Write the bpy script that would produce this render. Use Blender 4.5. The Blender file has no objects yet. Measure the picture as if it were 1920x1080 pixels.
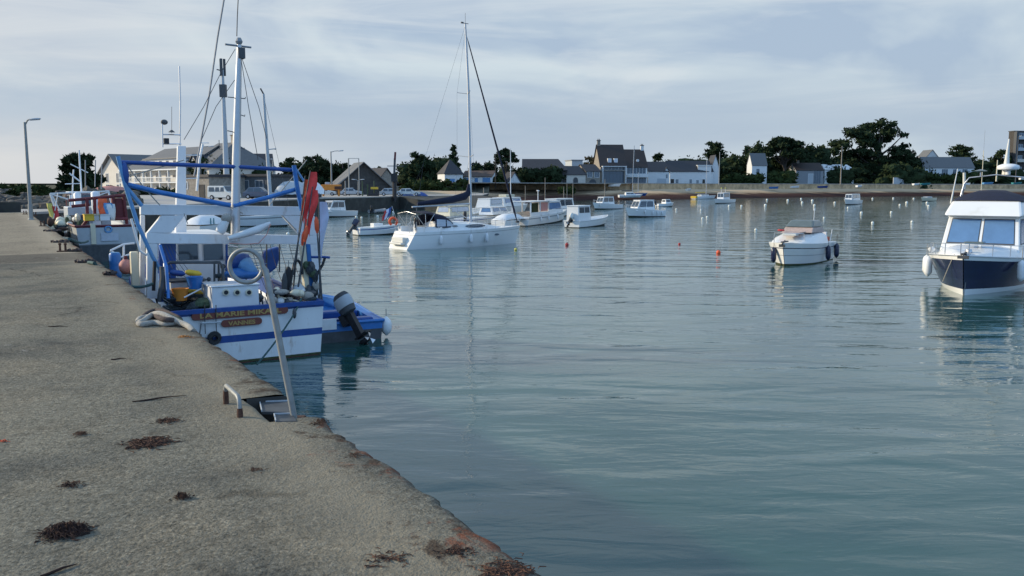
import bpy, math, random
import numpy as np
from mathutils import Vector, Matrix
R = math.radians
random.seed(7)
scene = bpy.context.scene
col = scene.collection
# ---------------------------------------------------------------- camera
CAMZ = 4.0
PITCH = math.atan(190/1600)
cam_d = bpy.data.cameras.new('camera'); cam = bpy.data.objects.new('camera', cam_d); col.objects.link(cam)
cam.location = (0, 0, CAMZ); cam.rotation_euler = (math.pi/2-PITCH, 0, 0)
cam_d.sensor_width = 36; cam_d.lens = 36*1600/1920
cam_d.clip_start = 0.1; cam_d.clip_end = 20000
scene.camera = cam
# ---------------------------------------------------------------- light
SUN_AZ = math.atan2(0.16, -1.0)      # direction towards the sun, from +X counter-clockwise
SUN_EL = R(21)
sdir = Vector((math.cos(SUN_EL)*math.cos(SUN_AZ), math.cos(SUN_EL)*math.sin(SUN_AZ), math.sin(SUN_EL)))
sl = bpy.data.lights.new('sun', 'SUN'); sl.energy = 4.6; sl.angle = R(2.0); sl.color = (1.0, 0.87, 0.66)
so = bpy.data.objects.new('sun', sl); col.objects.link(so)
so.rotation_euler = (-sdir).to_track_quat('-Z', 'Y').to_euler()
scene.view_settings.view_transform = 'Standard'; scene.view_settings.look = 'None'
scene.view_settings.exposure = 0.0; scene.view_settings.gamma = 1.0
w = bpy.data.worlds.new("World"); scene.world = w; w.use_nodes = True
nt = w.node_tree; nt.nodes.clear()
def N(t, tree=None, **kw):
    n = (tree or nt).nodes.new(t)
    for k, v in kw.items(): setattr(n, k, v)
    return n
def ramp(tree, src, stops):
    n = tree.nodes.new('ShaderNodeValToRGB'); e = n.color_ramp.elements
    while len(e) < len(stops): e.new(0.5)
    for i, (p, c) in enumerate(stops):
        e[i].position = p; e[i].color = (c, c, c, 1) if not hasattr(c, '__len__') else (*c, 1)
    tree.links.new(src, n.inputs[0]); return n.outputs[0]
def mixc(tree, f, a, b, bt='MIX'):
    n = tree.nodes.new('ShaderNodeMix'); n.data_type = 'RGBA'; n.blend_type = bt
    for sock, v in ((0, f), (6, a), (7, b)):
        if hasattr(v, 'links') or hasattr(v, 'is_linked'): tree.links.new(v, n.inputs[sock])
        elif sock == 0: n.inputs[0].default_value = v
        else: n.inputs[sock].default_value = (*v, 1)
    return n.outputs[2]
tc = N('ShaderNodeTexCoord'); L = nt.links.new
sky = N('ShaderNodeTexSky', sky_type='NISHITA', sun_disc=False)
sky.sun_elevation = SUN_EL; sky.sun_rotation = math.pi/2 - SUN_AZ
sky.air_density = 1.2; sky.dust_density = 2.0
def cloudnoise(scale, z, det, rough, dist=0.4, rot=0.0, loc=(0, 0, 0)):
    m = N('ShaderNodeMapping'); m.inputs['Scale'].default_value = (1, 1, z); m.inputs['Rotation'].default_value = (0, rot, 0)
    m.inputs['Location'].default_value = loc
    L(tc.outputs['Generated'], m.inputs[0])
    n = N('ShaderNodeTexNoise'); n.inputs['Scale'].default_value = scale; n.inputs['Detail'].default_value = det
    n.inputs['Roughness'].default_value = rough; n.inputs['Distortion'].default_value = dist
    L(m.outputs[0], n.inputs['Vector']); return n.outputs['Fac']
n1 = cloudnoise(2.1, 3.4, 5, 0.5, 1.1, R(22), (0.3, 0.1, 0.0))
n2 = cloudnoise(3.0, 8.0, 7, 0.6, 0.9, R(-10), (1.7, 0.4, 0.2))
cl = mixc(nt, ramp(nt, n1, [(0.40, 0.0), (0.58, 1.0)]), (4.35, 5.5, 7.05), (6.6, 7.6, 8.3))
cl = mixc(nt, ramp(nt, n2, [(0.46, 0.0), (0.66, 0.6)]), cl, (7.4, 8.0, 8.5))
# brighter veil towards the sun and near the horizon under the cloud sheet
dp = N('ShaderNodeVectorMath', operation='DOT_PRODUCT'); dp.inputs[1].default_value = tuple(sdir)
L(tc.outputs['Generated'], dp.inputs[0])
glow = ramp(nt, dp.outputs['Value'], [(0.35, 0.0), (0.95, 0.8)])
cl = mixc(nt, glow, cl, (7.3, 7.2, 7.3))
BAND = True
sx = N('ShaderNodeSeparateXYZ'); L(tc.outputs['Generated'], sx.inputs[0])
wav = N('ShaderNodeMath', operation='MULTIPLY_ADD'); wav.inputs[1].default_value = 0.07; L(n2, wav.inputs[0])
L(sx.outputs['Z'], wav.inputs[2])
cl = mixc(nt, ramp(nt, wav.outputs[0], [(0.060, 0.0), (0.095, 0.8), (0.120, 0.75), (0.165, 0.0)]), cl, (4.3, 5.4, 6.85))
hz = ramp(nt, wav.outputs[0], [(0.045, 0.85), (0.085, 0.55), (0.115, 0.0)])
dl = N('ShaderNodeMath', operation='MULTIPLY'); L(hz, dl.inputs[0])
L(ramp(nt, dp.outputs['Value'], [(0.2, 0.0), (0.7, 1.0)]), dl.inputs[1])
cl = mixc(nt, dl.outputs[0], cl, (7.4, 7.5, 7.7))
allc = mixc(nt, 0.88, sky.outputs[0], cl)
# higher sky (above the frame) is the darker body of the cloud sheet
allc = mixc(nt, ramp(nt, sx.outputs['Z'], [(0.23, 0.0), (0.52, 0.75)]), allc, (2.9, 4.4, 6.4))
# the sheet opens to clear blue sky behind the viewer
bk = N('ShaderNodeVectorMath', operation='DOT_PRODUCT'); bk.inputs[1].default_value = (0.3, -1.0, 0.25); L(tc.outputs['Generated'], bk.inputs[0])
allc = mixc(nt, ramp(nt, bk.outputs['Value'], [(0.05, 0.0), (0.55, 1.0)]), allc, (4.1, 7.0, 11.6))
bg = N('ShaderNodeBackground'); bg.inputs['Strength'].default_value = 0.1
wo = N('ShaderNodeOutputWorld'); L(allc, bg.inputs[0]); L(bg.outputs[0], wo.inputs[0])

# ---------------------------------------------------------------- helpers
def ray(px, py):
    u = (px-960)/1600; v = (540-py)/1600; c, s = math.cos(PITCH), math.sin(PITCH)
    return Vector((u, c+v*s, -s+v*c))
def P(px, py, z=0.0):
    d = ray(px, py); t = (z-CAMZ)/d.z; return Vector((d.x*t, d.y*t, z))
def at(px, py, Y):
    d = ray(px, py); t = Y/d.y; return Vector((d.x*t, Y, CAMZ+d.z*t))
def tag(o, label=None, cat=None, group=None, kind=None):
    if label: o['label'] = label
    if cat: o['category'] = cat
    if group: o['group'] = group
    if kind: o['kind'] = kind
    return o
def empty(name, loc=(0, 0, 0), rz=0.0, label=None, cat=None, group=None):
    o = bpy.data.objects.new(name, None); col.objects.link(o)
    o.location = loc; o.rotation_euler = (0, 0, rz); o.empty_display_size = 0.2
    return tag(o, label, cat, group)

def mat(name, color, rough=0.6, metal=0.0, var=0.12, scale=3.0, bump=0.0, bscale=40.0, dirt=None, dscale=2.0, dlo=0.5, dhi=0.7, spec=None, coat=0.0, stretch=(1, 1, 1), emit=None):
    m = bpy.data.materials.new(name); m.use_nodes = True; t = m.node_tree; b = t.nodes['Principled BSDF']
    tcn = t.nodes.new('ShaderNodeTexCoord'); mp = t.nodes.new('ShaderNodeMapping'); mp.inputs['Scale'].default_value = stretch
    t.links.new(tcn.outputs['Object'], mp.inputs[0])
    nz = t.nodes.new('ShaderNodeTexNoise'); nz.inputs['Scale'].default_value = scale; nz.inputs['Detail'].default_value = 6; nz.inputs['Roughness'].default_value = 0.65
    t.links.new(mp.outputs[0], nz.inputs['Vector'])
    lo = tuple(c*(1-var) for c in color); hi = tuple(min(1, c*(1+var)) for c in color)
    out = ramp(t, nz.outputs['Fac'], [(0.3, lo), (0.7, hi)])
    if dirt:
        n2 = t.nodes.new('ShaderNodeTexNoise'); n2.inputs['Scale'].default_value = dscale; n2.inputs['Detail'].default_value = 8; n2.inputs['Roughness'].default_value = 0.7
        t.links.new(mp.outputs[0], n2.inputs['Vector'])
        out = mixc(t, ramp(t, n2.outputs['Fac'], [(dlo, 0.0), (dhi, 1.0)]), out, dirt)
    t.links.new(out, b.inputs['Base Color'])
    b.inputs['Roughness'].default_value = rough; b.inputs['Metallic'].default_value = metal
    if spec is not None: b.inputs['Specular IOR Level'].default_value = spec
    if coat: b.inputs['Coat Weight'].default_value = coat
    if bump:
        n3 = t.nodes.new('ShaderNodeTexNoise'); n3.inputs['Scale'].default_value = bscale; n3.inputs['Detail'].default_value = 5
        t.links.new(mp.outputs[0], n3.inputs['Vector'])
        bn = t.nodes.new('ShaderNodeBump'); bn.inputs['Strength'].default_value = bump; bn.inputs['Distance'].default_value = 0.02
        t.links.new(n3.outputs['Fac'], bn.inputs['Height']); t.links.new(bn.outputs[0], b.inputs['Normal'])
    return m
M = {}
def dm(k, *a, **kw): M[k] = mat(k, *a, **kw)
dm('white', (0.72, 0.73, 0.73), 0.38, var=0.04, scale=1.5, dirt=(0.50, 0.48, 0.42), dscale=1.6, dlo=0.55, dhi=0.85)
dm('gelcoat', (0.76, 0.76, 0.74), 0.25, var=0.03, scale=1.0, coat=0.2, dirt=(0.58, 0.57, 0.5), dscale=1.2, dlo=0.58, dhi=0.9)
dm('workwhite', (0.70, 0.71, 0.71), 0.5, var=0.06, scale=2.5, dirt=(0.40, 0.30, 0.22), dscale=3.5, dlo=0.58, dhi=0.78, stretch=(1, 1, 0.35), bump=0.15, bscale=12)
dm('offwhite', (0.62, 0.61, 0.56), 0.5, var=0.08)
dm('cream', (0.66, 0.60, 0.44), 0.5, var=0.06)
dm('blue', (0.010, 0.060, 0.25), 0.4, var=0.15, scale=4, dirt=(0.05, 0.10, 0.28), dscale=5, dlo=0.55, dhi=0.8)
dm('midblue', (0.025, 0.15, 0.42), 0.4, var=0.15, scale=4, dirt=(0.12, 0.24, 0.5), dscale=5, dlo=0.55, dhi=0.8)
dm('skyblue', (0.11, 0.28, 0.50), 0.45, var=0.15, scale=3)
dm('navy', (0.008, 0.012, 0.045), 0.22, var=0.2, coat=0.3)
dm('navycloth', (0.008, 0.012, 0.032), 0.85, var=0.3, scale=8, bump=0.3)
dm('antifoul', (0.10, 0.018, 0.012), 0.8, var=0.4, scale=6, dirt=(0.03, 0.03, 0.015), dlo=0.45, dhi=0.6)
dm('darkfoul', (0.02, 0.022, 0.018), 0.8, var=0.5, scale=6, dirt=(0.05, 0.06, 0.02))
dm('weedgreen', (0.05, 0.055, 0.02), 0.85, var=0.6, scale=9)
dm('red', (0.42, 0.03, 0.03), 0.55, var=0.2, scale=4)
dm('darkred', (0.13, 0.018, 0.022), 0.6, var=0.3, scale=4)
dm('orange', (0.72, 0.10, 0.03), 0.6, var=0.15, scale=4)
dm('yellow', (0.66, 0.42, 0.03), 0.6, var=0.2, scale=4)
dm('amber', (0.60, 0.22, 0.03), 0.6, var=0.2, scale=2)
dm('pink', (0.52, 0.22, 0.18), 0.7, var=0.15)
dm('green', (0.05, 0.18, 0.10), 0.7, var=0.2)
dm('teal', (0.03, 0.20, 0.22), 0.6, var=0.2)
dm('black', (0.014, 0.014, 0.016), 0.5, var=0.3)
dm('rubber', (0.02, 0.02, 0.022), 0.8, var=0.3, bump=0.3)
dm('darkgrey', (0.06, 0.065, 0.07), 0.6, var=0.3, scale=5)
dm('grey', (0.24, 0.25, 0.26), 0.6, var=0.15, scale=3)
dm('greypaint', (0.42, 0.45, 0.47), 0.5, var=0.08, scale=2, dirt=(0.30, 0.27, 0.22), dlo=0.55, dhi=0.8)
dm('steel', (0.55, 0.56, 0.57), 0.35, metal=0.9, var=0.1)
dm('galv', (0.27, 0.28, 0.27), 0.55, metal=0.35, var=0.18, scale=14, dirt=(0.28, 0.25, 0.2), dscale=9, dlo=0.55, dhi=0.75)
dm('rust', (0.075, 0.035, 0.022), 0.9, var=0.5, scale=25, bump=0.5, bscale=80)
dm('alu', (0.50, 0.51, 0.52), 0.4, metal=0.6, var=0.06)
dm('glass', (0.05, 0.07, 0.09), 0.06, var=0.1, spec=0.8)
dm('blueglass', (0.10, 0.20, 0.36), 0.08, var=0.15, scale=1.2, spec=0.9)
dm('greyglass', (0.11, 0.14, 0.14), 0.15, var=0.15, spec=0.6)
dm('clearvinyl', (0.42, 0.46, 0.52), 0.15, var=0.15, spec=0.8)
dm('rope', (0.34, 0.32, 0.28), 0.9, var=0.25, scale=30, bump=0.6, bscale=90)
dm('darkrope', (0.07, 0.05, 0.045), 0.9, var=0.5, scale=30, bump=0.6, bscale=90)
dm('greenrope', (0.04, 0.09, 0.09), 0.9, var=0.3, scale=30)
dm('wire', (0.06, 0.06, 0.065), 0.5, var=0.2)
dm('net', (0.035, 0.045, 0.05), 0.95, var=0.6, scale=12, bump=0.8, bscale=30)
dm('netgreen', (0.06, 0.09, 0.05), 0.95, var=0.6, scale=12, bump=0.8, bscale=30)
dm('varnish', (0.16, 0.035, 0.02), 0.35, var=0.3, scale=6, stretch=(1, 6, 6))
dm('gold', (0.40, 0.26, 0.08), 0.5, var=0.15)
dm('teak', (0.44, 0.33, 0.28), 0.7, var=0.2, scale=8)
dm('weed', (0.030, 0.012, 0.008), 0.9, var=0.6, scale=20)
dm('weedrust', (0.10, 0.045, 0.025), 0.9, var=0.5, scale=20)
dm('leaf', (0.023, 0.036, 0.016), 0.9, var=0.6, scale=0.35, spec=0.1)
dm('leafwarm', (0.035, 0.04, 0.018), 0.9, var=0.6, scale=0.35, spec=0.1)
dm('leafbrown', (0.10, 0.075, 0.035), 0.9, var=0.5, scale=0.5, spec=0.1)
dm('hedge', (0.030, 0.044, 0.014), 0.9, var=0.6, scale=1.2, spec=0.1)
dm('bark', (0.06, 0.05, 0.042), 0.9, var=0.4, scale=3, bump=0.5)
dm('render', (0.66, 0.67, 0.66), 0.85, var=0.05, scale=0.6, dirt=(0.5, 0.48, 0.43), dscale=0.5, dlo=0.55, dhi=0.85)
dm('rendercream', (0.60, 0.55, 0.47), 0.85, var=0.07, scale=0.6)
dm('stone', (0.26, 0.23, 0.19), 0.9, var=0.35, scale=2.5, bump=0.5, bscale=8)
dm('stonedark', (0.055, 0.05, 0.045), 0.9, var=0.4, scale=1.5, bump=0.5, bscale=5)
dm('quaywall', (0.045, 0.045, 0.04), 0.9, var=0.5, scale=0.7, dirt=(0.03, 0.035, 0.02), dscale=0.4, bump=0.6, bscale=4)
dm('slate', (0.030, 0.030, 0.036), 0.6, var=0.25, scale=1.5, stretch=(1, 1, 5))
dm('slatewarm', (0.034, 0.024, 0.021), 0.7, var=0.25, scale=1.5, stretch=(1, 1, 5))
dm('slatelight', (0.12, 0.12, 0.12), 0.55, var=0.15, scale=1.5, stretch=(1, 1, 5))
dm('tile', (0.09, 0.062, 0.05), 0.8, var=0.2, scale=1.5)
dm('concrete', (0.36, 0.34, 0.31), 0.85, var=0.12, scale=1.0, bump=0.2)
dm('shutterblue', (0.10, 0.24, 0.45), 0.6, var=0.1)
dm('rock', (0.115, 0.10, 0.08), 0.95, var=0.5, scale=1.2, bump=0.8, bscale=4)
dm('buoywhite', (0.74, 0.74, 0.66), 0.5, var=0.06)
dm('buoyyellow', (0.55, 0.50, 0.12), 0.6, var=0.15)
dm('bloodflag', (0.78, 0.06, 0.05), 0.8, var=0.2, scale=6)
dm('orangeflag', (0.80, 0.14, 0.05), 0.8, var=0.2, scale=6)
dm('whiteflag', (0.55, 0.58, 0.72), 0.8, var=0.1, scale=6)
dm('carwhite', (0.62, 0.62, 0.58), 0.25, var=0.03, coat=0.5)
dm('cargrey', (0.09, 0.11, 0.15), 0.25, var=0.05, coat=0.5)

class MB:
    def __init__(s): s.v = []; s.f = []; s.m = []; s.mats = []
    def mi(s, m):
        m = M[m] if isinstance(m, str) else m
        if m not in s.mats: s.mats.append(m)
        return s.mats.index(m)
    def add(s, vs, fs, m='white'):
        o = len(s.v); s.v += [tuple(v) for v in vs]; k = s.mi(m)
        for f in fs: s.f.append([o+i for i in f]); s.m.append(k)
        return s
    def box(s, x0, x1, y0, y1, z0, z1, m='white'):
        vs = [(x, y, z) for z in (z0, z1) for y in (y0, y1) for x in (x0, x1)]
        return s.add(vs, [(0, 2, 3, 1), (4, 5, 7, 6), (0, 1, 5, 4), (2, 6, 7, 3), (0, 4, 6, 2), (1, 3, 7, 5)], m)
    def hexa(s, b, t, m='white'):
        b = list(b); t = list(t); n = len(b)
        fs = [tuple(range(n))[::-1], tuple(range(n, 2*n))]+[(i, (i+1) % n, n+(i+1) % n, n+i) for i in range(n)]
        return s.add(b+t, fs, m)
    def prism(s, poly, vec, m='white'):
        vec = Vector(vec); return s.hexa([Vector(p) for p in poly], [Vector(p)+vec for p in poly], m)
    def beam(s, p0, p1, wd, ht, m='white', up=(0, 0, 1)):
        p0 = Vector(p0); p1 = Vector(p1); d = (p1-p0).normalized(); u = Vector(up)
        if abs(d.dot(u)) > 0.98: u = Vector((1, 0, 0))
        a = d.cross(u).normalized()*wd/2; b = a.cross(d).normalized()*ht/2
        return s.hexa([p0-a-b, p0+a-b, p0+a+b, p0-a+b], [p1-a-b, p1+a-b, p1+a+b, p1-a+b], m)
    def tube(s, pts, r, m='white', n=8, closed=False):
        pts = [Vector(p) for p in pts]; K = len(pts); rs = r if hasattr(r, '__len__') else [r]*K
        ring = []; prev = None
        for i, p in enumerate(pts):
            d = (pts[(i+1) % K]-pts[i-1]) if closed else (pts[min(i+1, K-1)]-pts[max(i-1, 0)])
            if d.length < 1e-9: d = Vector((0, 0, 1))
            d.normalize()
            if prev is None:
                a = d.cross(Vector((0, 0, 1)) if abs(d.z) < 0.9 else Vector((1, 0, 0))).normalized()
            else:
                a = (prev-d*prev.dot(d))
                a = a.normalized() if a.length > 1e-6 else d.orthogonal().normalized()
            prev = a; b = d.cross(a)
            ring += [p+(a*math.cos(2*math.pi*j/n)+b*math.sin(2*math.pi*j/n))*rs[i] for j in range(n)]
        fs = []
        for i in range(K if closed else K-1):
            for j in range(n):
                i2 = (i+1) % K; fs.append((i*n+j, i*n+(j+1) % n, i2*n+(j+1) % n, i2*n+j))
        if not closed: fs += [tuple(range(n))[::-1], tuple(range((K-1)*n, K*n))]
        return s.add(ring, fs, m)
    def lathe(s, prof, c=(0, 0, 0), m='white', n=14, axis=(0, 0, 1)):
        c = Vector(c); ax = Vector(axis).normalized(); q = Vector((0, 0, 1)).rotation_difference(ax)
        vs = []; fs = []
        for (r, z) in prof:
            for j in range(n):
                a = 2*math.pi*j/n; vs.append(c+q @ Vector((r*math.cos(a), r*math.sin(a), z)))
        for i in range(len(prof)-1):
            for j in range(n): fs.append((i*n+j, i*n+(j+1) % n, (i+1)*n+(j+1) % n, (i+1)*n+j))
        fs += [tuple(range(n))[::-1], tuple(range((len(prof)-1)*n, len(prof)*n))]
        return s.add(vs, fs, m)
    def ball(s, c, r, m='white', n=12, k=7):
        rx, ry, rz = r if hasattr(r, '__len__') else (r, r, r); c = Vector(c); vs = [c+Vector((0, 0, -rz))]
        for i in range(1, k):
            t = math.pi*i/k-math.pi/2
            for j in range(n):
                a = 2*math.pi*j/n; vs.append(c+Vector((rx*math.cos(t)*math.cos(a), ry*math.cos(t)*math.sin(a), rz*math.sin(t))))
        vs.append(c+Vector((0, 0, rz))); fs = []
        for j in range(n): fs.append((0, 1+(j+1) % n, 1+j)); fs.append((len(vs)-1, 1+(k-2)*n+j, 1+(k-2)*n+(j+1) % n))
        for i in range(k-2):
            for j in range(n): fs.append((1+i*n+j, 1+i*n+(j+1) % n, 1+(i+1)*n+(j+1) % n, 1+(i+1)*n+j))
        return s.add(vs, fs, m)
    def grid(s, G, m='white', flip=False):
        a = len(G); b = len(G[0]); fs = []
        for i in range(a-1):
            for j in range(b-1):
                q = (i*b+j, i*b+j+1, (i+1)*b+j+1, (i+1)*b+j); fs.append(q[::-1] if flip else q)
        return s.add([p for r_ in G for p in r_], fs, m)
    def panel(s, Q, u0, u1, v0, v1, m='glass', th=0.02, off=0.0):
        bl, br, tr, tl = [Vector(q) for q in Q]
        def q(u, v): return bl*(1-u)*(1-v)+br*u*(1-v)+tr*u*v+tl*(1-u)*v
        n = (br-bl).cross(tl-bl).normalized()
        c = [q(u0, v0), q(u1, v0), q(u1, v1), q(u0, v1)]
        return s.hexa([p+n*(off-0.01) for p in c], [p+n*(off+th) for p in c], m)
    def build(s, name, parent=None, smooth=None, bevel=0.0, loc=None, rz=None):
        me = bpy.data.meshes.new(name); me.from_pydata(s.v, [], s.f)
        for m in s.mats: me.materials.append(m)
        me.polygons.foreach_set('material_index', s.m)
        if smooth is not None:
            me.polygons.foreach_set('use_smooth', [True]*len(s.f)); me.set_sharp_from_angle(angle=R(smooth))
        me.validate(); me.update()
        o = bpy.data.objects.new(name, me); col.objects.link(o)
        if parent is not None: o.parent = parent
        if loc is not None: o.location = loc
        if rz is not None: o.rotation_euler = (0, 0, rz)
        if bevel:
            b = o.modifiers.new('bevel', 'BEVEL'); b.width = bevel; b.segments = 2; b.limit_method = 'ANGLE'
        return o
def sag(p0, p1, d, n=12):
    p0 = Vector(p0); p1 = Vector(p1)
    return [p0.lerp(p1, i/n)-Vector((0, 0, d*4*(i/n)*(1-i/n))) for i in range(n+1)]
def arc(c, r, a0, a1, n=12, ax=(1, 0, 0), ay=(0, 0, 1)):
    c = Vector(c); ax = Vector(ax); ay = Vector(ay)
    return [c+ax*r*math.cos(a0+(a1-a0)*i/n)+ay*r*math.sin(a0+(a1-a0)*i/n) for i in range(n+1)]
def text(body, size, m, parent, name, loc, rot, extrude=0.006, width=None):
    cu = bpy.data.curves.new(name, 'FONT'); cu.body = body; cu.size = size; cu.extrude = extrude; cu.align_x = 'CENTER'; cu.align_y = 'CENTER'; cu.offset = 0.004
    tmp = bpy.data.objects.new('tmp', cu); col.objects.link(tmp); bpy.context.view_layer.update()
    me = bpy.data.meshes.new_from_object(tmp.evaluated_get(bpy.context.evaluated_depsgraph_get()))
    bpy.data.objects.remove(tmp); me.materials.clear(); me.materials.append(M[m])
    if width:
        xs = [v.co.x for v in me.vertices]; k = width/(max(xs)-min(xs))
        for v in me.vertices: v.co.x *= k
    o = bpy.data.objects.new(name, me); col.objects.link(o); o.parent = parent; o.location = loc; o.rotation_euler = rot
    return o
# ================================================================= setting
# ---- water
def water_mat():
    m = bpy.data.materials.new('sea_water'); m.use_nodes = True; t = m.node_tree; b = t.nodes['Principled BSDF']
    g = t.nodes.new('ShaderNodeNewGeometry')
    def nz(scale, sx, sy, det, rough, rot=0, dist=0.0):
        mp = t.nodes.new('ShaderNodeMapping'); mp.inputs['Scale'].default_value = (sx, sy, 1); mp.inputs['Rotation'].default_value = (0, 0, rot)
        t.links.new(g.outputs['Position'], mp.inputs[0])
        n = t.nodes.new('ShaderNodeTexNoise'); n.inputs['Scale'].default_value = scale; n.inputs['Detail'].default_value = det
        n.inputs['Roughness'].default_value = rough; n.inputs['Distortion'].default_value = dist
        t.links.new(mp.outputs[0], n.inputs['Vector']); return n.outputs['Fac']
    big = nz(0.16, 0.8, 1.5, 3, 0.5, R(12), 0.6)
    c = mixc(t, ramp(t, big, [(0.35, 0.0), (0.65, 1.0)]), (0.010, 0.056, 0.050), (0.026, 0.084, 0.072))
    t.links.new(c, b.inputs['Base Color'])
    b.inputs['Roughness'].default_value = 0.03; b.inputs['IOR'].default_value = 1.75
    h1 = nz(1.0, 0.45, 1.25, 3, 0.5, R(8), 0.9); h2 = nz(3.2, 0.5, 1.4, 3, 0.55, R(-6), 0.9); h3 = nz(8.0, 0.7, 1.3, 3, 0.6, R(14), 0.5)
    # calmer and rougher patches
    patch = ramp(t, nz(0.07, 0.5, 1.6, 3, 0.5, R(5), 0.4), [(0.35, 0.45), (0.65, 1.2)])
    def mul(a, k):
        n = t.nodes.new('ShaderNodeMath'); n.operation = 'MULTIPLY'; t.links.new(a, n.inputs[0])
        if isinstance(k, float): n.inputs[1].default_value = k
        else: t.links.new(k, n.inputs[1])
        return n.outputs[0]
    def add(a, b2):
        n = t.nodes.new('ShaderNodeMath'); n.operation = 'ADD'; t.links.new(a, n.inputs[0]); t.links.new(b2, n.inputs[1]); return n.outputs[0]
    h0 = nz(0.42, 0.5, 1.3, 2, 0.45, R(15), 0.7)
    h = add(add(add(mul(h1, WAVE[0]), mul(h0, 0.085)), mul(mul(h2, WAVE[1]), patch)), mul(mul(h3, WAVE[2]), patch))
    bn = t.nodes.new('ShaderNodeBump'); bn.inputs['Strength'].default_value = 1.0; bn.inputs['Distance'].default_value = 1.0
    t.links.new(h, bn.inputs['Height']); t.links.new(bn.outputs[0], b.inputs['Normal'])
    return m
WAVE = (0.022, 0.007, 0.0008)
mw = MB(); mw.add([(-9000, -3000, 0), (9000, -3000, 0), (9000, 9000, 0), (-9000, 9000, 0)], [(0, 1, 2, 3)], water_mat())
tag(mw.build('water'), 'calm grey-green harbour water with small ripples', kind='structure')

# ---- pier
PZ = 2.35
pa = P(1030, 1080, PZ); pb = P(400, 640, PZ)
pu = (pb-pa).normalized(); pn = Vector((-pu.y, pu.x, 0))      # along, inland
def PP(s, t, z=PZ): q = pa+pu*s+pn*t; return Vector((q.x, q.y, z))
def st(v): d = Vector(v)-pa; return d.dot(pu), d.dot(pn)
PEND = st(P(60, 398, PZ))[0]
S0, S1 = st(P(596, 779, PZ))[0], st(P(540, 737, PZ))[0]       # ladder recess along the edge
TD = st(P(466, 750, PZ))[1]
SJ = st(P(180, 487, PZ))[0]; SJ2 = st(P(165, 473, PZ))[0]      # cast joints across the deck
def pier_mat(name, base, dark, warm, k=1.0):
    m = bpy.data.materials.new(name); m.use_nodes = True; t = m.node_tree; b = t.nodes['Principled BSDF']
    g = t.nodes.new('ShaderNodeNewGeometry')
    def nz(scale, det=6, rough=0.6, dist=0.0, vec=None):
        n = t.nodes.new('ShaderNodeTexNoise'); n.inputs['Scale'].default_value = scale; n.inputs['Detail'].default_value = det
        n.inputs['Roughness'].default_value = rough; n.inputs['Distortion'].default_value = dist
        t.links.new(vec or g.outputs['Position'], n.inputs['Vector']); return n.outputs['Fac']
    c = mixc(t, ramp(t, nz(0.55, 5, 0.6, 0.5), [(0.36, 0.0), (0.64, 1.0)]), base, dark)
    c = mixc(t, ramp(t, nz(0.9, 4, 0.6, 0.3), [(0.48, 0.0), (0.7, 0.6)]), c, warm)
    c = mixc(t, ramp(t, nz(3.2, 6, 0.75, 0.6), [(0.50, 0.0), (0.68, 0.35)]), c, tuple(x*0.55 for x in dark))
    wv = t.nodes.new('ShaderNodeTexNoise'); wv.inputs['Scale'].default_value = 1.3; wv.inputs['Detail'].default_value = 5; t.links.new(g.outputs['Position'], wv.inputs['Vector'])
    wm = t.nodes.new('ShaderNodeVectorMath'); wm.operation = 'MULTIPLY_ADD'; wm.inputs[1].default_value = (0.9, 0.9, 0.9); t.links.new(wv.outputs['Color'], wm.inputs[0]); t.links.new(g.outputs['Position'], wm.inputs[2])
    vc = t.nodes.new('ShaderNodeTexVoronoi'); vc.feature = 'DISTANCE_TO_EDGE'; vc.inputs['Scale'].default_value = 0.42; t.links.new(wm.outputs[0], vc.inputs['Vector'])
    crk = ramp(t, vc.outputs['Distance'], [(0.0, 0.75), (0.006, 0.5), (0.014, 0.0)])
    cm = mixc(t, ramp(t, nz(0.7, 3, 0.5), [(0.47, 0.0), (0.56, 1.0)]), (0, 0, 0), crk)
    c = mixc(t, cm, c, (0.05, 0.042, 0.032))
    vo = t.nodes.new('ShaderNodeTexVoronoi'); vo.inputs['Scale'].default_value = 62; t.links.new(g.outputs['Position'], vo.inputs['Vector'])
    sp = t.nodes.new('ShaderNodeSeparateColor'); t.links.new(vo.outputs['Color'], sp.inputs[0])
    c = mixc(t, 0.6, c, ramp(t, sp.outputs[0], [(0.0, 0.30), (0.25, 0.78), (0.8, 1.05), (1.0, 1.6)]), 'MULTIPLY')
    grit = nz(22, 5, 0.8)
    c = mixc(t, 0.8, c, ramp(t, grit, [(0.30, 0.55), (0.5, 1.0), (0.72, 1.38)]), 'MULTIPLY')
    # rust and orange lichen in blotches, stronger along the edge
    dpn = t.nodes.new('ShaderNodeVectorMath'); dpn.operation = 'DOT_PRODUCT'; dpn.inputs[1].default_value = tuple(pn)
    sb = t.nodes.new('ShaderNodeVectorMath'); sb.operation = 'SUBTRACT'; sb.inputs[1].default_value = tuple(pa)
    t.links.new(g.outputs['Position'], sb.inputs[0]); t.links.new(sb.outputs[0], dpn.inputs[0])
    edge = ramp(t, dpn.outputs['Value'], [(0.0, 1.0), (0.12, 0.55), (0.5, 0.0)])
    c = mixc(t, ramp(t, dpn.outputs['Value'], [(0.0, 0.0), (0.10, 0.0), (0.35, 0.6), (0.95, 0.0)]), c, tuple(x*1.25 for x in warm), 'MIX')
    def mth(op, a, b2):
        n = t.nodes.new('ShaderNodeMath'); n.operation = op
        for i, v in enumerate((a, b2)):
            if isinstance(v, float): n.inputs[i].default_value = v
            else: t.links.new(v, n.inputs[i])
        return n.outputs[0]
    bl = nz(2.6, 7, 0.7, 0.4)
    c = mixc(t, ramp(t, mth('ADD', bl, mth('MULTIPLY', edge, 0.17)), [(0.63, 0.0), (0.72, 0.85)]), c, (0.055, 0.035, 0.024))
    bl2 = nz(1.7, 7, 0.75, 0.5)
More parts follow.
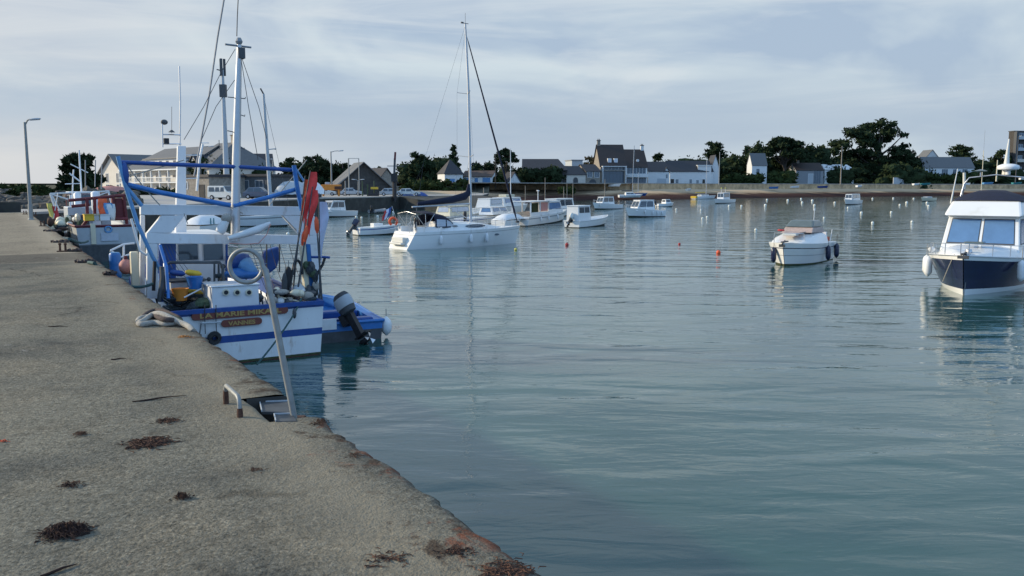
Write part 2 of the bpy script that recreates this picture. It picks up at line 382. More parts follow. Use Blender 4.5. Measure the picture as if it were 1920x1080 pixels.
    c = mixc(t, ramp(t, mth('ADD', bl2, mth('MULTIPLY', edge, 0.16)), [(0.66, 0.0), (0.74, 0.8)]), c, (0.20, 0.062, 0.03))
    c = mixc(t, ramp(t, nz(0.8, 8, 0.8, 0.8), [(0.645, 0.0), (0.70, 0.75)]), c, (0.42, 0.40, 0.36))
    t.links.new(c, b.inputs['Base Color']); b.inputs['Roughness'].default_value = 0.95; b.inputs['Specular IOR Level'].default_value = 0.15
    vd = ramp(t, vo.outputs['Distance'], [(0.0, 1.0), (0.6, 0.0)])
    hh = mth('ADD', mth('MULTIPLY', vd, 0.0035*k), mth('ADD', mth('MULTIPLY', grit, 0.020*k), mth('MULTIPLY', nz(5, 5, 0.7), 0.02*k)))
    bn = t.nodes.new('ShaderNodeBump'); bn.inputs['Strength'].default_value = 1.0; bn.inputs['Distance'].default_value = 1.0
    t.links.new(hh, bn.inputs['Height']); t.links.new(bn.outputs[0], b.inputs['Normal'])
    return m
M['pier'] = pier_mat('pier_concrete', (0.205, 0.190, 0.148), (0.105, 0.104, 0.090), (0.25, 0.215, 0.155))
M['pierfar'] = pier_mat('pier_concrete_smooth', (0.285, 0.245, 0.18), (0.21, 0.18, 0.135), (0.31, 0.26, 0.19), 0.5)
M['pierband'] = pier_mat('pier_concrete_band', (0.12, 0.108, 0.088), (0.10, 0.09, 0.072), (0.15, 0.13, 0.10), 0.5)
rr = random.Random(3)
def edge_pts(s0, s1, step):
    n = max(2, int((s1-s0)/step)); out = []
    for i in range(n+1):
        s = s0+(s1-s0)*i/n; j = (rr.random()-0.5)*0.034+0.012*math.sin(s*3.1)+0.008*math.sin(s*9.7+1)
        out.append((s, j))
    return out
PW = 7.5
def pier_slab(mb, s0, s1, t0, m, step=0.12):
    e = edge_pts(s0, s1, step); G = []
    for s, j in e:
        j = j if t0 == 0 else 0
        drop = 0.012+0.014*abs(math.sin(s*5.3))
        G.append([PP(s, PW), PP(s, t0+0.9 if t0 == 0 else t0+0.5), PP(s, t0+j+0.09), PP(s, t0+j+0.03, PZ-drop*0.35), PP(s, t0+j, PZ-drop-0.01), PP(s, t0+j-0.004, PZ-0.35), PP(s, t0-0.0+j*0.3, 1.2), PP(s, t0-0.02, -1.2)])
    mb.grid(G, m)
mb = MB()
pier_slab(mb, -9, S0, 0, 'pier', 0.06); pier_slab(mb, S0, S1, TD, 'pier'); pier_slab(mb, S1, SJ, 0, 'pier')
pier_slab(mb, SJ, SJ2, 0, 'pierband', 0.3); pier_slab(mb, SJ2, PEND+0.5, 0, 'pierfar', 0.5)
for s in (S0, S1):
    mb.grid([[PP(s, TD, PZ-0.004), PP(s, TD, -1.2)], [PP(s, 0.012, PZ-0.02), PP(s, 0.0, -1.2)]], 'stonedark', flip=(s == S0))
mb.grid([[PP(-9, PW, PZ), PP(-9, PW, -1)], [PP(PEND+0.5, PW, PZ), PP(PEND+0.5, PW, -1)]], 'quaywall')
tag(mb.build('pier', smooth=50), 'long weathered concrete pier with a ragged edge', kind='structure')

# ---- quay on the left and far shore
QC = Vector((-20.4, 152, 0))
q0 = PP(PEND+0.5, 0); q1 = Vector((-28.8, 128, 0))
ql = [Vector((q0.x, q0.y, 0)), Vector((-30.5, 100, 0)), q1, QC, Vector((-12, 163, 0))]
mb = MB(); qz = PZ-0.01
top = [(v.x, v.y, qz) for v in ql]; back = [(-420, 62, qz), (-420, 240, qz), (-6, 240, qz), (-6, 168, qz)]
poly = top+back[::-1]
mb.add(poly, [tuple(range(len(poly)))], 'concrete')
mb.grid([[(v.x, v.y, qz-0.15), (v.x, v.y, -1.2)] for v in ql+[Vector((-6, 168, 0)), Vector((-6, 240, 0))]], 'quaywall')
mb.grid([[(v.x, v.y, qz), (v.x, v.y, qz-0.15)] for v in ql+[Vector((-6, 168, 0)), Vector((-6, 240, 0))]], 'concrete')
tag(mb.build('quay'), 'long concrete quay behind the moored trawlers', kind='structure')
shore = [P(820, 388), P(880, 386), P(960, 384), P(1040, 378), P(1110, 375.5), P(1200, 374.5), P(1300, 373.5), P(1400, 371.2), P(1500, 370), P(1600, 368.8), P(1700, 368), P(1800, 367.3), P(1900, 366.8), P(2100, 365.6), P(2400, 364.5)]
shore = [Vector((-60, 190, 0))]+[Vector((p.x, p.y, 0)) for p in shore]
def offs(pts, d):
    out = []
    for i, p in enumerate(pts):
        a = pts[max(0, i-1)]; b2 = pts[min(len(pts)-1, i+1)]; t_ = (b2-a).normalized(); n_ = Vector((-t_.y, t_.x, 0)); out.append(p+n_*d)
    return out
def subdiv(pts, k):
    out = []
    for a, b2 in zip(pts[:-1], pts[1:]): out += [a.lerp(b2, i/k) for i in range(k)]
    return out+[pts[-1]]
shs = subdiv(shore, 8)
rows = [(-14, -1.6), (0.0, -0.05), (3, 0.45), (7, 1.0), (12, 1.7), (18, 2.5), (24, 3.0), (28, 3.1)]
rr = random.Random(11)
G = []
offsets = {d: offs(shs, d) for d, z in rows}
for i in range(len(shs)):
    f = min(1.0, max(0.25, (i-8)/30))
    G.append([(offsets[d][i].x+(rr.random()-.5)*1.2, offsets[d][i].y+(rr.random()-.5)*1.6*(d > -5), z+(rr.random()-0.5)*0.28*(0 < d < 26)) for d, z in rows])
mB = bpy.data.materials.new('beach'); mB.use_nodes = True; t = mB.node_tree; b = t.nodes['Principled BSDF']
g = t.nodes.new('ShaderNodeNewGeometry'); sz = t.nodes.new('ShaderNodeSeparateXYZ'); t.links.new(g.outputs['Position'], sz.inputs[0])
nn = t.nodes.new('ShaderNodeTexNoise'); nn.inputs['Scale'].default_value = 0.35; nn.inputs['Detail'].default_value = 8; nn.inputs['Roughness'].default_value = 0.7
mp = t.nodes.new('ShaderNodeMapping'); mp.inputs['Scale'].default_value = (0.35, 1, 1); t.links.new(g.outputs['Position'], mp.inputs[0]); t.links.new(mp.outputs[0], nn.inputs['Vector'])
ma = t.nodes.new('ShaderNodeMath'); ma.operation = 'MULTIPLY_ADD'; ma.inputs[1].default_value = 2.4; t.links.new(nn.outputs['Fac'], ma.inputs[0]); t.links.new(sz.outputs['Z'], ma.inputs[2])
sc_ = t.nodes.new('ShaderNodeMath'); sc_.operation = 'MULTIPLY'; sc_.inputs[1].default_value = 0.2; t.links.new(ma.outputs[0], sc_.inputs[0])
cb = ramp(t, sc_.outputs[0], [(0.26, (0.030, 0.014, 0.013)), (0.46, (0.060, 0.028, 0.022)), (0.52, (0.10, 0.06, 0.04)), (0.57, (0.26, 0.18, 0.11)), (0.66, (0.46, 0.34, 0.22)), (0.9, (0.55, 0.42, 0.28))])
t.links.new(cb, b.inputs['Base Color']); b.inputs['Roughness'].default_value = 0.95; b.inputs['Specular IOR Level'].default_value = 0.1
M['beach'] = mB
mb = MB(); mb.grid(G, 'beach'); tag(mb.build('beach', smooth=60), 'brown weed-covered foreshore below the sea wall', kind='structure')
# land behind: one sheet to the horizon
LZ = 4.85
wl = offs(shs, 26.5)
mb = MB()
lm = mat('ground_cover', (0.09, 0.085, 0.05), 0.95, var=0.5, scale=0.08, dirt=(0.16, 0.14, 0.11), dscale=0.05)
land = [(p.x, p.y, LZ) for p in offs(shs[12:], 26.6)]
far = [(9000, land[-1][1], LZ), (9000, 9000, LZ), (-9000, 9000, LZ), (-9000, 232, LZ), (land[0][0], 232, LZ)]
mb.add(land+far, [tuple(range(len(land)+len(far)))], lm)
tag(mb.build('ground'), 'flat land behind the harbour', kind='structure')
mb = MB(); mb.add([(-9000, 240, qz-0.05), (-6, 240, qz-0.05), (-6, 230.5, LZ), (-9000, 230.5, LZ)], [(0, 1, 2, 3)], lm)
mb.add([(-9000, 58, 2.0), (-420, 58, 2.0), (-420, 241, 2.0), (-9000, 241, 2.0)], [(0, 1, 2, 3)], lm)
mb.grid([[(-9000, 232, LZ), (-9000, 222, qz-0.01)], [(-6, 232, LZ), (-6, 222, qz-0.01)]], lm, flip=True)
tag(mb.build('hills'), 'low grassy bank behind the quay', kind='structure')
# sea walls
def wallstrip(mb, pts, z0, z1, th, m):
    a = pts; b2 = offs(pts, th)
    mb.grid([[(p.x, p.y, z0), (p.x, p.y, z1), (q.x, q.y, z1), (q.x, q.y, z0)] for p, q in zip(a, b2)], m, flip=True)
mwall = mat('sea_wall_stone', (0.50, 0.35, 0.20), 0.9, var=0.35, scale=0.5, dirt=(0.24, 0.17, 0.10), dscale=0.3, bump=0.6, bscale=3)
mb = MB(); wallstrip(mb, offs(shs[30:], 25.6), 1.8, LZ+0.2, 0.9, mwall); wallstrip(mb, offs(shs[30:], 25.5), LZ+0.2, LZ+0.42, 1.1, 'concrete')
tag(mb.build('sea_wall'), 'long pale brown stone sea wall above the beach on the right', 'wall')
mb = MB(); wallstrip(mb, offs(shs[10:31], 25.6), 1.2, LZ-0.9, 0.9, 'stone'); wallstrip(mb, offs(shs[10:31], 25.5), LZ-0.9, LZ-0.72, 1.1, 'concrete')
tag(mb.build('sea_wall'), 'greyer stone sea wall below the blue-shuttered house', 'wall')
# slipway
mb = MB()
a = [Vector((-20.4, 152, 0)), Vector((-12, 163, 0))]
mb.add([(-20, 152.3, 2.3), (-6, 168, 2.3), (8, 152, 0.0), (-3, 140, -0.1), (-20, 152.3, -1), (-6, 168, -1), (8, 152, -1), (-3, 140, -1)],
       [(0, 3, 2, 1), (0, 4, 7, 3), (3, 7, 6, 2), (2, 6, 5, 1)], 'quaywall')
tag(mb.build('slipway'), 'dark slipway running down from the quay corner', kind='structure')
# parapet at the landward end of the pier
mb = MB(); 
pA = PP(PEND+0.6, 0.4); pB = PP(PEND+0.6, 26)
d_ = (pB-pA).normalized(); n_ = Vector((-d_.y, d_.x, 0))
mb.hexa([(pA.x, pA.y, 1.9), (pB.x, pB.y, 1.9), (pB.x+n_.x*-.5, pB.y+n_.y*-.5, 1.9), (pA.x+n_.x*-.5, pA.y+n_.y*-.5, 1.9)],
        [(pA.x, pA.y, 3.02), (pB.x, pB.y, 3.02), (pB.x+n_.x*-.5, pB.y+n_.y*-.5, 3.02), (pA.x+n_.x*-.5, pA.y+n_.y*-.5, 3.02)], 'quaywall')
tag(mb.build('parapet_wall', bevel=0.03), 'low dark parapet wall closing the landward end of the pier', 'wall')
qlo = [Vector((q0.x+0.2, q0.y+0.8, 0)), Vector((-31.0, 78, 0)), Vector((-30.9, 99, 0))]
# rocks and scrub on the bank
rr = random.Random(5)
mb = MB()
for i in range(700):
    px = rr.uniform(-60, 260); Y = rr.uniform(64, 92); X = (px-960)/1600*Y; r_ = rr.uniform(0.22, 0.7)
    if X > -33.5: continue
    z = 2.3+rr.uniform(0, 0.9)*(Y-60)/22
    k = MB(); c = Vector((X, Y, z)); vs = []
    mb.ball(c, (r_*rr.uniform(.7, 1.3), r_*rr.uniform(.6, 1.1), r_*rr.uniform(.4, .8)), rr.choice(['rock', 'rock', 'rock', 'stonedark']), n=6, k=4)
for i in range(0, len(mb.v)): 
    x, y, z = mb.v[i]; mb.v[i] = (x+rr.uniform(-.12, .12), y+rr.uniform(-.12, .12), z+rr.uniform(-.1, .1))
tag(mb.build('rock_bank'), 'rubble of pale and dark rocks behind the parapet', kind='stuff')
# ================================================================= trees and shrubs
def leafcloud(lobes, n, size, rng, mname, name, parent, core=0.72, updir=0.0):
    vs = []; fs = []; tot = sum((l[3]*l[4]+l[3]*l[5]+l[4]*l[5]) for l in lobes)
    V = []
    for (cx, cy, cz, rx, ry, rz) in lobes:
        k = max(6, int(n*(rx*ry+rx*rz+ry*rz)/tot))
        d = rng.normal(size=(k, 3)); d /= np.linalg.norm(d, axis=1)[:, None]
        r = rng.uniform(0.66, 1.12, k)**1.0
        c = np.array([cx, cy, cz])+d*np.array([rx, ry, rz])*r[:, None]
        a = rng.normal(size=(k, 3))+d*updir; a /= np.linalg.norm(a, axis=1)[:, None]
        b = np.cross(a, rng.normal(size=(k, 3))); b /= np.linalg.norm(b, axis=1)[:, None]
        s = size*rng.uniform(0.5, 1.35, k)[:, None]
        V.append(np.stack([c-a*s*.5-b*s*.28, c-a*s*.2+b*s*.35, c+a*s*.9, c+a*s*.1-b*s*.38], 1).reshape(-1, 3))
    V = np.concatenate(V); q = len(V)//4
    mb = MB(); mb.v = [tuple(p) for p in V]; k = mb.mi(mname)
    mb.f = [[4*i, 4*i+1, 4*i+2, 4*i+3] for i in range(q)]; mb.m = [k]*q
    if core:
        for (cx, cy, cz, rx, ry, rz) in lobes:
            o = len(mb.v); mb.ball((cx, cy, cz), (rx*core, ry*core, rz*core), mname, n=7, k=5)
            for i in range(o, len(mb.v)):
                x, y, z = mb.v[i]; f = rng.uniform(0.72, 1.2); mb.v[i] = (cx+(x-cx)*f, cy+(y-cy)*f, cz+(z-cz)*f)
    return mb.build(name, parent)
wpts = [(960+1600*p.x/p.y, p.y) for p in offs(shs, 26.6)]
def wallY(px):
    for (a, ya), (b, yb) in zip(wpts[:-1], wpts[1:]):
        if a <= px <= b: return ya+(yb-ya)*(px-a)/(b-a)
    return 0
TREESEED = [100]
def tree(label, px, pyb, pyt, wpx, Y, style='round', m='leaf', cat='tree', name='tree', n=1500, group='trees behind the harbour', size=None):
    onland = px > 790 and 'shore' not in label and 'quay' not in label
    if onland: Y = wallY(px+wpx*.5)+1.5 if cat == 'hedge' else max(Y, wallY(px)+(17 if cat in ('tree', 'trees') and 'shrubbery' not in label else 4)+wpx/1600*Y*.35)
    TREESEED[0] += 1; rng = np.random.default_rng(TREESEED[0])
    base = at(px, pyb, Y); top = at(px, pyt, Y)
    if onland: base.z = LZ
    h = top.z-base.z; W = wpx/1600*Y; r = W/2
    t = empty(name, base, 0, label, cat, group); lobes = []
    sz = size or max(0.42, 0.0028*Y); n = int(n*1.7)
    limbs = []
    if style == 'round':
        lean_ = rng.uniform(-.2, .2); bumps = rng.uniform(.82, 1.0, 9)
        while len(lobes) < 52:
            u, v, f_ = rng.uniform(-1, 1), rng.uniform(-1, 1), rng.uniform(0.04, 1)
            top_ = (max(0, 1-abs(u-lean_*f_)**2.4)**.5)*bumps[int((u+1)*4.49)]
            if u*u+v*v > 1 or f_ > top_*math.sqrt(max(.1, 1-v*v*.7)): continue
            lr = r*rng.uniform(0.14, 0.24); lobes.append((u*(r-lr), v*(r-lr)*.8, f_*h*.97-lr*.55, lr*1.1, lr, lr*rng.uniform(.6, .9)))
        ud = 0.6; tk = 0.45
    elif style == 'hedge':
        for i in range(26):
            lr = h*rng.uniform(0.28, 0.5)
            lobes.append((rng.uniform(-1, 1)*(r-lr*.5), rng.uniform(-1, 1)*min(r, 3)*.5, rng.uniform(0.2, 0.97)*h-lr*.6, lr*1.3+r*.03, lr, lr))
        ud = 0.4; tk = 0.15
    elif style == 'cypress':       # irregular Monterey cypress: layered, pointed sprays
        for i in range(46):
            zf = rng.uniform(0.03, 0.95); pr = (1-abs(zf-0.45)**1.7*1.7); a = rng.uniform(0, 6.28); q = rng.uniform(0.1, 0.98)
            lr = r*rng.uniform(0.16, 0.32)
            lobes.append((math.cos(a)*(r-lr)*q*pr, math.sin(a)*(r-lr)*q*pr, zf*h, lr*1.25, lr, lr*0.42))
        ud = 1.2; tk = 0.3
    elif style == 'cedar':
        for i in range(14):
            zf = 0.2+0.75*i/13; pr = (1-zf)*.9+.18; a = i*2.4
            lr = r*pr*0.5
            lobes.append((math.cos(a)*lr*1.0, math.sin(a)*lr, zf*h, lr*1.1, lr, h*0.045))
        lobes.append((0, 0, h*.95, r*.12, r*.12, h*.07)); ud = 0.8; tk = 0.3
    elif style == 'umbrella':
        for i in range(40):
            a = rng.uniform(0, 6.28); q = rng.uniform(0.0, 0.86)**0.7
            lr = r*rng.uniform(0.16, 0.27)
            zf = 0.93-0.50*q**2.4*rng.uniform(.6, 1)-rng.uniform(0, .10)
            c_ = (math.cos(a)*r*q, math.sin(a)*r*q*.8, zf*h-lr*.5); lobes.append((*c_, lr*1.2, lr, lr*0.6)); 
            if i % 2 == 0: limbs.append(c_)
        ud = 0.5; tk = 0.2
    elif style == 'bigpine':
        xs_ = [-1, -.85, -.6, -.3, 0, .3, .52, .56, .7, .85, 1]; ts_ = [.48, .74, .92, 1.0, 1.03, 1.0, .88, .70, .68, .58, .34]
        while len(lobes) < 150:
            u, v, f_ = rng.uniform(-1, 1), rng.uniform(-1, 1), rng.uniform(0.05, 1)
            if f_ > np.interp(u, xs_, ts_)*(1-.25*v*v): continue
            if 0.0 < u < .34 and .42 < f_ < .70: continue
            if .34 <= u < .62 and .58 < f_ < .74: continue
            if -.1 < u < .2 and f_ < .4 and rng.uniform() < .7: continue
            lr = r*rng.uniform(0.08, 0.14); c_ = (u*(r-lr*.5), v*r*.35, f_*h*1.0-lr*.5); lobes.append((*c_, lr*1.25, lr, lr*.75))
            if len(lobes) % 4 == 0 and f_ > .4: limbs.append(c_)
        ud = 0.4; tk = 0.0
    leafcloud(lobes, n, sz, rng, m, 'crown', t, core=0.78 if style in ('round', 'hedge') else 0.7, updir=ud)
    tr = MB(); r0 = max(0.12, W*0.03)
    if style == 'hedge':
        for i in range(5): x = (i-2)/2.4*r; tr.tube([(0, 0, -0.3), (x*.5, 0, h*.15), (x+.1, 0, h*.5)], [0.09, 0.07, 0.03], 'bark', 5)
    else:
        lean = r*0.12
        tr.tube([(0, 0, -0.4), (lean*.3, 0, h*.25), (lean, 0.1, h*.5), (lean*.7, 0, h*.78)], [r0*1.3, r0, r0*.7, r0*.25], 'bark', 7)
        if not limbs: limbs = [l[:3] for l in lobes[::4]]
        for c_ in limbs[:16]:
            b0 = Vector((lean*.6, 0, h*rng.uniform(.22, .5))); c_ = Vector(c_); mid = b0.lerp(c_, .5)+Vector((0, 0, -h*.03))
            tr.tube([b0, mid, c_], [r0*.5, r0*.32, r0*.1], 'bark', 5)
    tr.build('trunk', t, smooth=60)
    return t
T = tree
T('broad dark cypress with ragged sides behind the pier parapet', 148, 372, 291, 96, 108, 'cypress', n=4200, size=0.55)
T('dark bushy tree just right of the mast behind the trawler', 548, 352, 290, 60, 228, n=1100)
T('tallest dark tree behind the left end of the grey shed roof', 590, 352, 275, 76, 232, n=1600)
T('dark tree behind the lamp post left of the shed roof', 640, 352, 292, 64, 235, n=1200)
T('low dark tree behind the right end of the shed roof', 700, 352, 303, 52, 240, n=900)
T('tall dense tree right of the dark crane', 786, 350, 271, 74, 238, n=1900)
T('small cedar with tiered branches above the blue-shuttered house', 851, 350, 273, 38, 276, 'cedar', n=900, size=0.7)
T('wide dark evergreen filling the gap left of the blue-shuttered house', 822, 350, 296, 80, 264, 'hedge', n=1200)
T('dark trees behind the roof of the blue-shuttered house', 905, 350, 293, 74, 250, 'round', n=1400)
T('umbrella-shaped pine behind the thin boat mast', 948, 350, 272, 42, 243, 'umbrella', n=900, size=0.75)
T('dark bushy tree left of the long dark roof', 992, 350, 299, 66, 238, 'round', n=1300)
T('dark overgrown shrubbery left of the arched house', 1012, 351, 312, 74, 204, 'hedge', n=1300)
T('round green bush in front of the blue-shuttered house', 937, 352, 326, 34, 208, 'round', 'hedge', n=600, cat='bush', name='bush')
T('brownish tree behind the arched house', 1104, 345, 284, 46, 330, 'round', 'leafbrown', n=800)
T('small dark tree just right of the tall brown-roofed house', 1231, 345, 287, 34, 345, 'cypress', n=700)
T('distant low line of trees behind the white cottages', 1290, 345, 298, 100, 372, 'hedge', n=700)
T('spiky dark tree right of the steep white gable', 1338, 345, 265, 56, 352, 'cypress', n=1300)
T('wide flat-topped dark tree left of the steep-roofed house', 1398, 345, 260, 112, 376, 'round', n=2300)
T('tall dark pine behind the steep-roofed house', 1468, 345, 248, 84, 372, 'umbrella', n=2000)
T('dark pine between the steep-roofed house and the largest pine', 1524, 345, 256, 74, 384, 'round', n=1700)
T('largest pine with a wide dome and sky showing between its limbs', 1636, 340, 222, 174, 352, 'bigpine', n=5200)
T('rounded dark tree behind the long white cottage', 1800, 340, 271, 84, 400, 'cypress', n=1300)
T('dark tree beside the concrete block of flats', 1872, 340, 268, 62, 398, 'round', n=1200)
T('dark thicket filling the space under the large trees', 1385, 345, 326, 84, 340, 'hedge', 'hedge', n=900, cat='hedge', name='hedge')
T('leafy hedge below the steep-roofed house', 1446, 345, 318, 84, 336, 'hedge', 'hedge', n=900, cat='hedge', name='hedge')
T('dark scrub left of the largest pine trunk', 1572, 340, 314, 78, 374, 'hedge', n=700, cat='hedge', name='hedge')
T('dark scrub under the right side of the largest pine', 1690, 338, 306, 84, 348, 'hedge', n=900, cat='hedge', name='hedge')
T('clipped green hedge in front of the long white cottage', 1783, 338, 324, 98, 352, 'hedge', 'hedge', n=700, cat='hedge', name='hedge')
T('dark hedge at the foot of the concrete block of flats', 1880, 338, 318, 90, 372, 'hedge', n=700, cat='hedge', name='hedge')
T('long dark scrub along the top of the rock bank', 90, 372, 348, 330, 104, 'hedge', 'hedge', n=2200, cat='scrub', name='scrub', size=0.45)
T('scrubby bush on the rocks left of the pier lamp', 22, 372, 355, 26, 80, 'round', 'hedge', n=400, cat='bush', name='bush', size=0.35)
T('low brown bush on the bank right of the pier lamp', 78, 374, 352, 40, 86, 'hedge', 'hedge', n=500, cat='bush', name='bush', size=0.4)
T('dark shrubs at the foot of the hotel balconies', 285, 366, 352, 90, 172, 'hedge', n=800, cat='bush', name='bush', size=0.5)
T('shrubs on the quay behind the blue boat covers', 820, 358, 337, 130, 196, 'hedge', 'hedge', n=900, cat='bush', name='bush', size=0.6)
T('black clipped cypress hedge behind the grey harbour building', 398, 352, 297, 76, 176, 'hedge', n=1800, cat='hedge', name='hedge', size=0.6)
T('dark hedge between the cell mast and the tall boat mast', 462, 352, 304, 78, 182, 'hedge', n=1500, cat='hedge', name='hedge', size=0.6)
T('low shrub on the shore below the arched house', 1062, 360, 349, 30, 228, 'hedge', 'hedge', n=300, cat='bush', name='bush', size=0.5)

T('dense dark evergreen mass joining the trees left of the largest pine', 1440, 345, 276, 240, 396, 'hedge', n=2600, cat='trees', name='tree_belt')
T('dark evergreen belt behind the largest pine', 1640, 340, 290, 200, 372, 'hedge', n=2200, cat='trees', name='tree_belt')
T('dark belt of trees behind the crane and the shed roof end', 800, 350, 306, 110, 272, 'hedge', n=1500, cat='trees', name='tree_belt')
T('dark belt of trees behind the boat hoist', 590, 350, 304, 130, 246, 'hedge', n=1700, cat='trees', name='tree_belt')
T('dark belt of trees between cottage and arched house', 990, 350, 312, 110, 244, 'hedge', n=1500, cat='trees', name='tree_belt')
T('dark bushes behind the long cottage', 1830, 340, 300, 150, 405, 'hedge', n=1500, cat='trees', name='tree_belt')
# ================================================================= buildings
def house(name, label, pL, YL, pR, YR, z0, evp, rdp, depth, wallm='render', roofm='slate', wins=(), chim=(), ridge='par', over=0.3, cat='house', hipL=0, hipR=0, group=None, flat=False, shut=None):
    if pL > 800: dY = max(0, wallY(pL)+7-YL, wallY(pR)+7-YR if pR < 2000 else 0); YL += dY; YR += dY; z0 = LZ-.1
    A = at(pL, 345, YL); B = at(pR, 345, YR); A.z = B.z = z0; d = B-A; Lx = d.length; rz = math.atan2(d.y, d.x); Ym = (YL+YR)/2
    ez = at(0, evp, Ym).z-z0; rzh = at(0, rdp, Ym+(depth/2 if ridge == 'par' else 0)).z-z0
    t = empty(name, A, rz, label, cat, group); D = depth
    w = MB()
    if flat: rzh = ez+0.02
    w.box(0, Lx, 0, D, -0.6, ez, wallm)
    if not flat:
        if ridge == 'par':
            if hipL == 0: w.prism([(0, 0, ez), (0, D, ez), (0, D/2, rzh-0.12)], (0.3, 0, 0), wallm)
            if hipR == 0: w.prism([(Lx-0.3, 0, ez), (Lx-0.3, D, ez), (Lx-0.3, D/2, rzh-0.12)], (0.3, 0, 0), wallm)
        else:
            w.prism([(0, 0, ez), (Lx, 0, ez), (Lx/2, 0, rzh-0.12)], (0, 0.3, 0), wallm); w.prism([(0, D-.3, ez), (Lx, D-.3, ez), (Lx/2, D-.3, rzh-0.12)], (0, 0.3, 0), wallm)
    wo = w.build('wall', t)
    r_ = MB(); th = 0.18
    if flat:
        r_.box(-over, Lx+over, -over, D+over, ez+0.003, ez+0.35, roofm)
    elif ridge == 'par':
        sl_ = (rzh-ez)/(D/2); e0 = ez-over*sl_+0.02
        for yA, yB in ((-over, D/2), (D+over, D/2)):
            b_ = [(-over, yA, e0), (Lx+over, yA, e0), (Lx+over-hipR, yB, rzh), (-over+hipL, yB, rzh)]
            if yA > 0: b_ = b_[::-1]
            r_.hexa(b_, [(x, y, z+th) for x, y, z in b_], roofm)
        if hipL: r_.add([(-over, -over, e0+th), (-over, D+over, e0+th), (-over+hipL, D/2, rzh+th)], [(2, 1, 0)], roofm)
        if hipR: r_.add([(Lx+over, -over, e0+th), (Lx+over, D+over, e0+th), (Lx+over-hipR, D/2, rzh+th)], [(0, 1, 2)], roofm)
    else:
        sl_ = (rzh-ez)/(Lx/2); e0 = ez-over*sl_+0.02
        for xA in (-over, Lx+over):
            b_ = [(xA, -over, e0), (Lx/2, -over, rzh), (Lx/2, D+over, rzh), (xA, D+over, e0)]
            if xA < 0: b_ = b_[::-1]
            r_.hexa(b_, [(x, y, z+th) for x, y, z in b_], roofm)
    ro = r_.build('roof', t)
    for c in chim:
        cm = MB(); x = c*Lx; cm.box(x-.55, x+.55, D/2-.4, D/2+.4, rzh-1.2, rzh+1.5, 'stone' if wallm != 'render' else 'render'); cm.box(x-.7, x+.7, D/2-.55, D/2+.55, rzh+1.503, rzh+1.7, 'slate')
        for q in (-.25, .25): cm.lathe([(.15, 0), (.12, .5)], (x+q, D/2, rzh+1.7), 'tile', 7)
        cm.build('chimney', ro)
    for wi in wins:
        u0, u1, v0, v1, kind = wi[:5]
        pn_ = 'door' if kind in ('door', 'garage') else 'window'
        fr = MB(); x0, x1, a0, a1 = u0*Lx, u1*Lx, v0*ez, v1*ez
        fc = wi[5] if len(wi) > 5 else 'render'; g_ = {'door': 'stonedark', 'garage': 'blueglass', 'arch': 'darkgrey', 'blue': 'shutterblue', 'big': 'glass', 'win': 'glass'}[kind]
        f = 0.12
        if kind == 'garage': g_ = 'greypaint'
        if kind == 'arch':
            cx = (x0+x1)/2; rr_ = (x1-x0)/2; pts = [(x0, -.05, a0), (x1, -.05, a0)]+[(cx+rr_*math.cos(q*math.pi/8), -.05, a1-rr_+rr_*math.sin(q*math.pi/8)) for q in range(9)]
            fr.prism(pts, (0, 0.1, 0), 'stone'); fo = fr.build(pn_, t)
            k = .85; pm = MB(); pm.prism([(cx+(x-cx)*k, -.07, z*.97) for x, y, z in pts], (0, .015, 0), 'darkgrey'); pm.build('pane', fo)
            continue
        fr.box(x0-f, x1+f, -.06, .04, a0-f, a0, fc); fr.box(x0-f, x1+f, -.06, .04, a1, a1+f, fc); fr.box(x0-f, x0, -.06, .04, a0, a1, fc); fr.box(x1, x1+f, -.06, .04, a0, a1, fc)
        nm = max(1, int((x1-x0)/1.3)) if kind in ('win', 'big') else 0
        for q in range(1, nm+1 if nm else 0):
            if nm > 0 and q < nm+1 and nm >= 1:
                xx = x0+(x1-x0)*q/(nm+1); fr.box(xx-.04, xx+.04, -.05, .03, a0, a1, fc)
        fo = fr.build(pn_, t); pm = MB(); pm.box(x0+.003, x1-.003, -.035, .03, a0+.003, a1-.003, g_); pm.build('pane' if pn_ == 'window' else 'door_leaf', fo)
    t['lx'] = Lx; t['ez'] = ez; t['rh'] = rzh
    return t
H = house
# --- hotel on the left
hz = 2.4
h1 = H('hotel', 'long cream balconied hotel with grey slate roofs and a cross gable', 236, 196, 345, 176, hz, 316, 279, 15, 'rendercream', 'slatelight', chim=(), over=0.8, hipL=5, hipR=0)
Lx, ez = h1['lx'], h1['ez']
def balcony(par, x0, x1, zf, ztop, n, deep=1.5, m='render'):
    b_ = MB(); b_.box(x0, x1, -deep, -0.003, zf-.2, zf, m); b_.box(x0, x1, -deep-.06, -deep+.04, zf+.9, zf+1.05, m)
    k = int((x1-x0)/.5)
    for i in range(k+1): x = x0+(x1-x0)*i/k; b_.box(x-.05, x+.05, -deep, -deep+.03, zf, zf+.9, m)
    b_.build('balcony', par)
    for i in range(n+1): p_ = MB(); x = x0+(x1-x0)*i/n; p_.box(x-.14, x+.14, -deep+.05, -deep+.33, zf, ztop, m); p_.build('balcony_post', par)
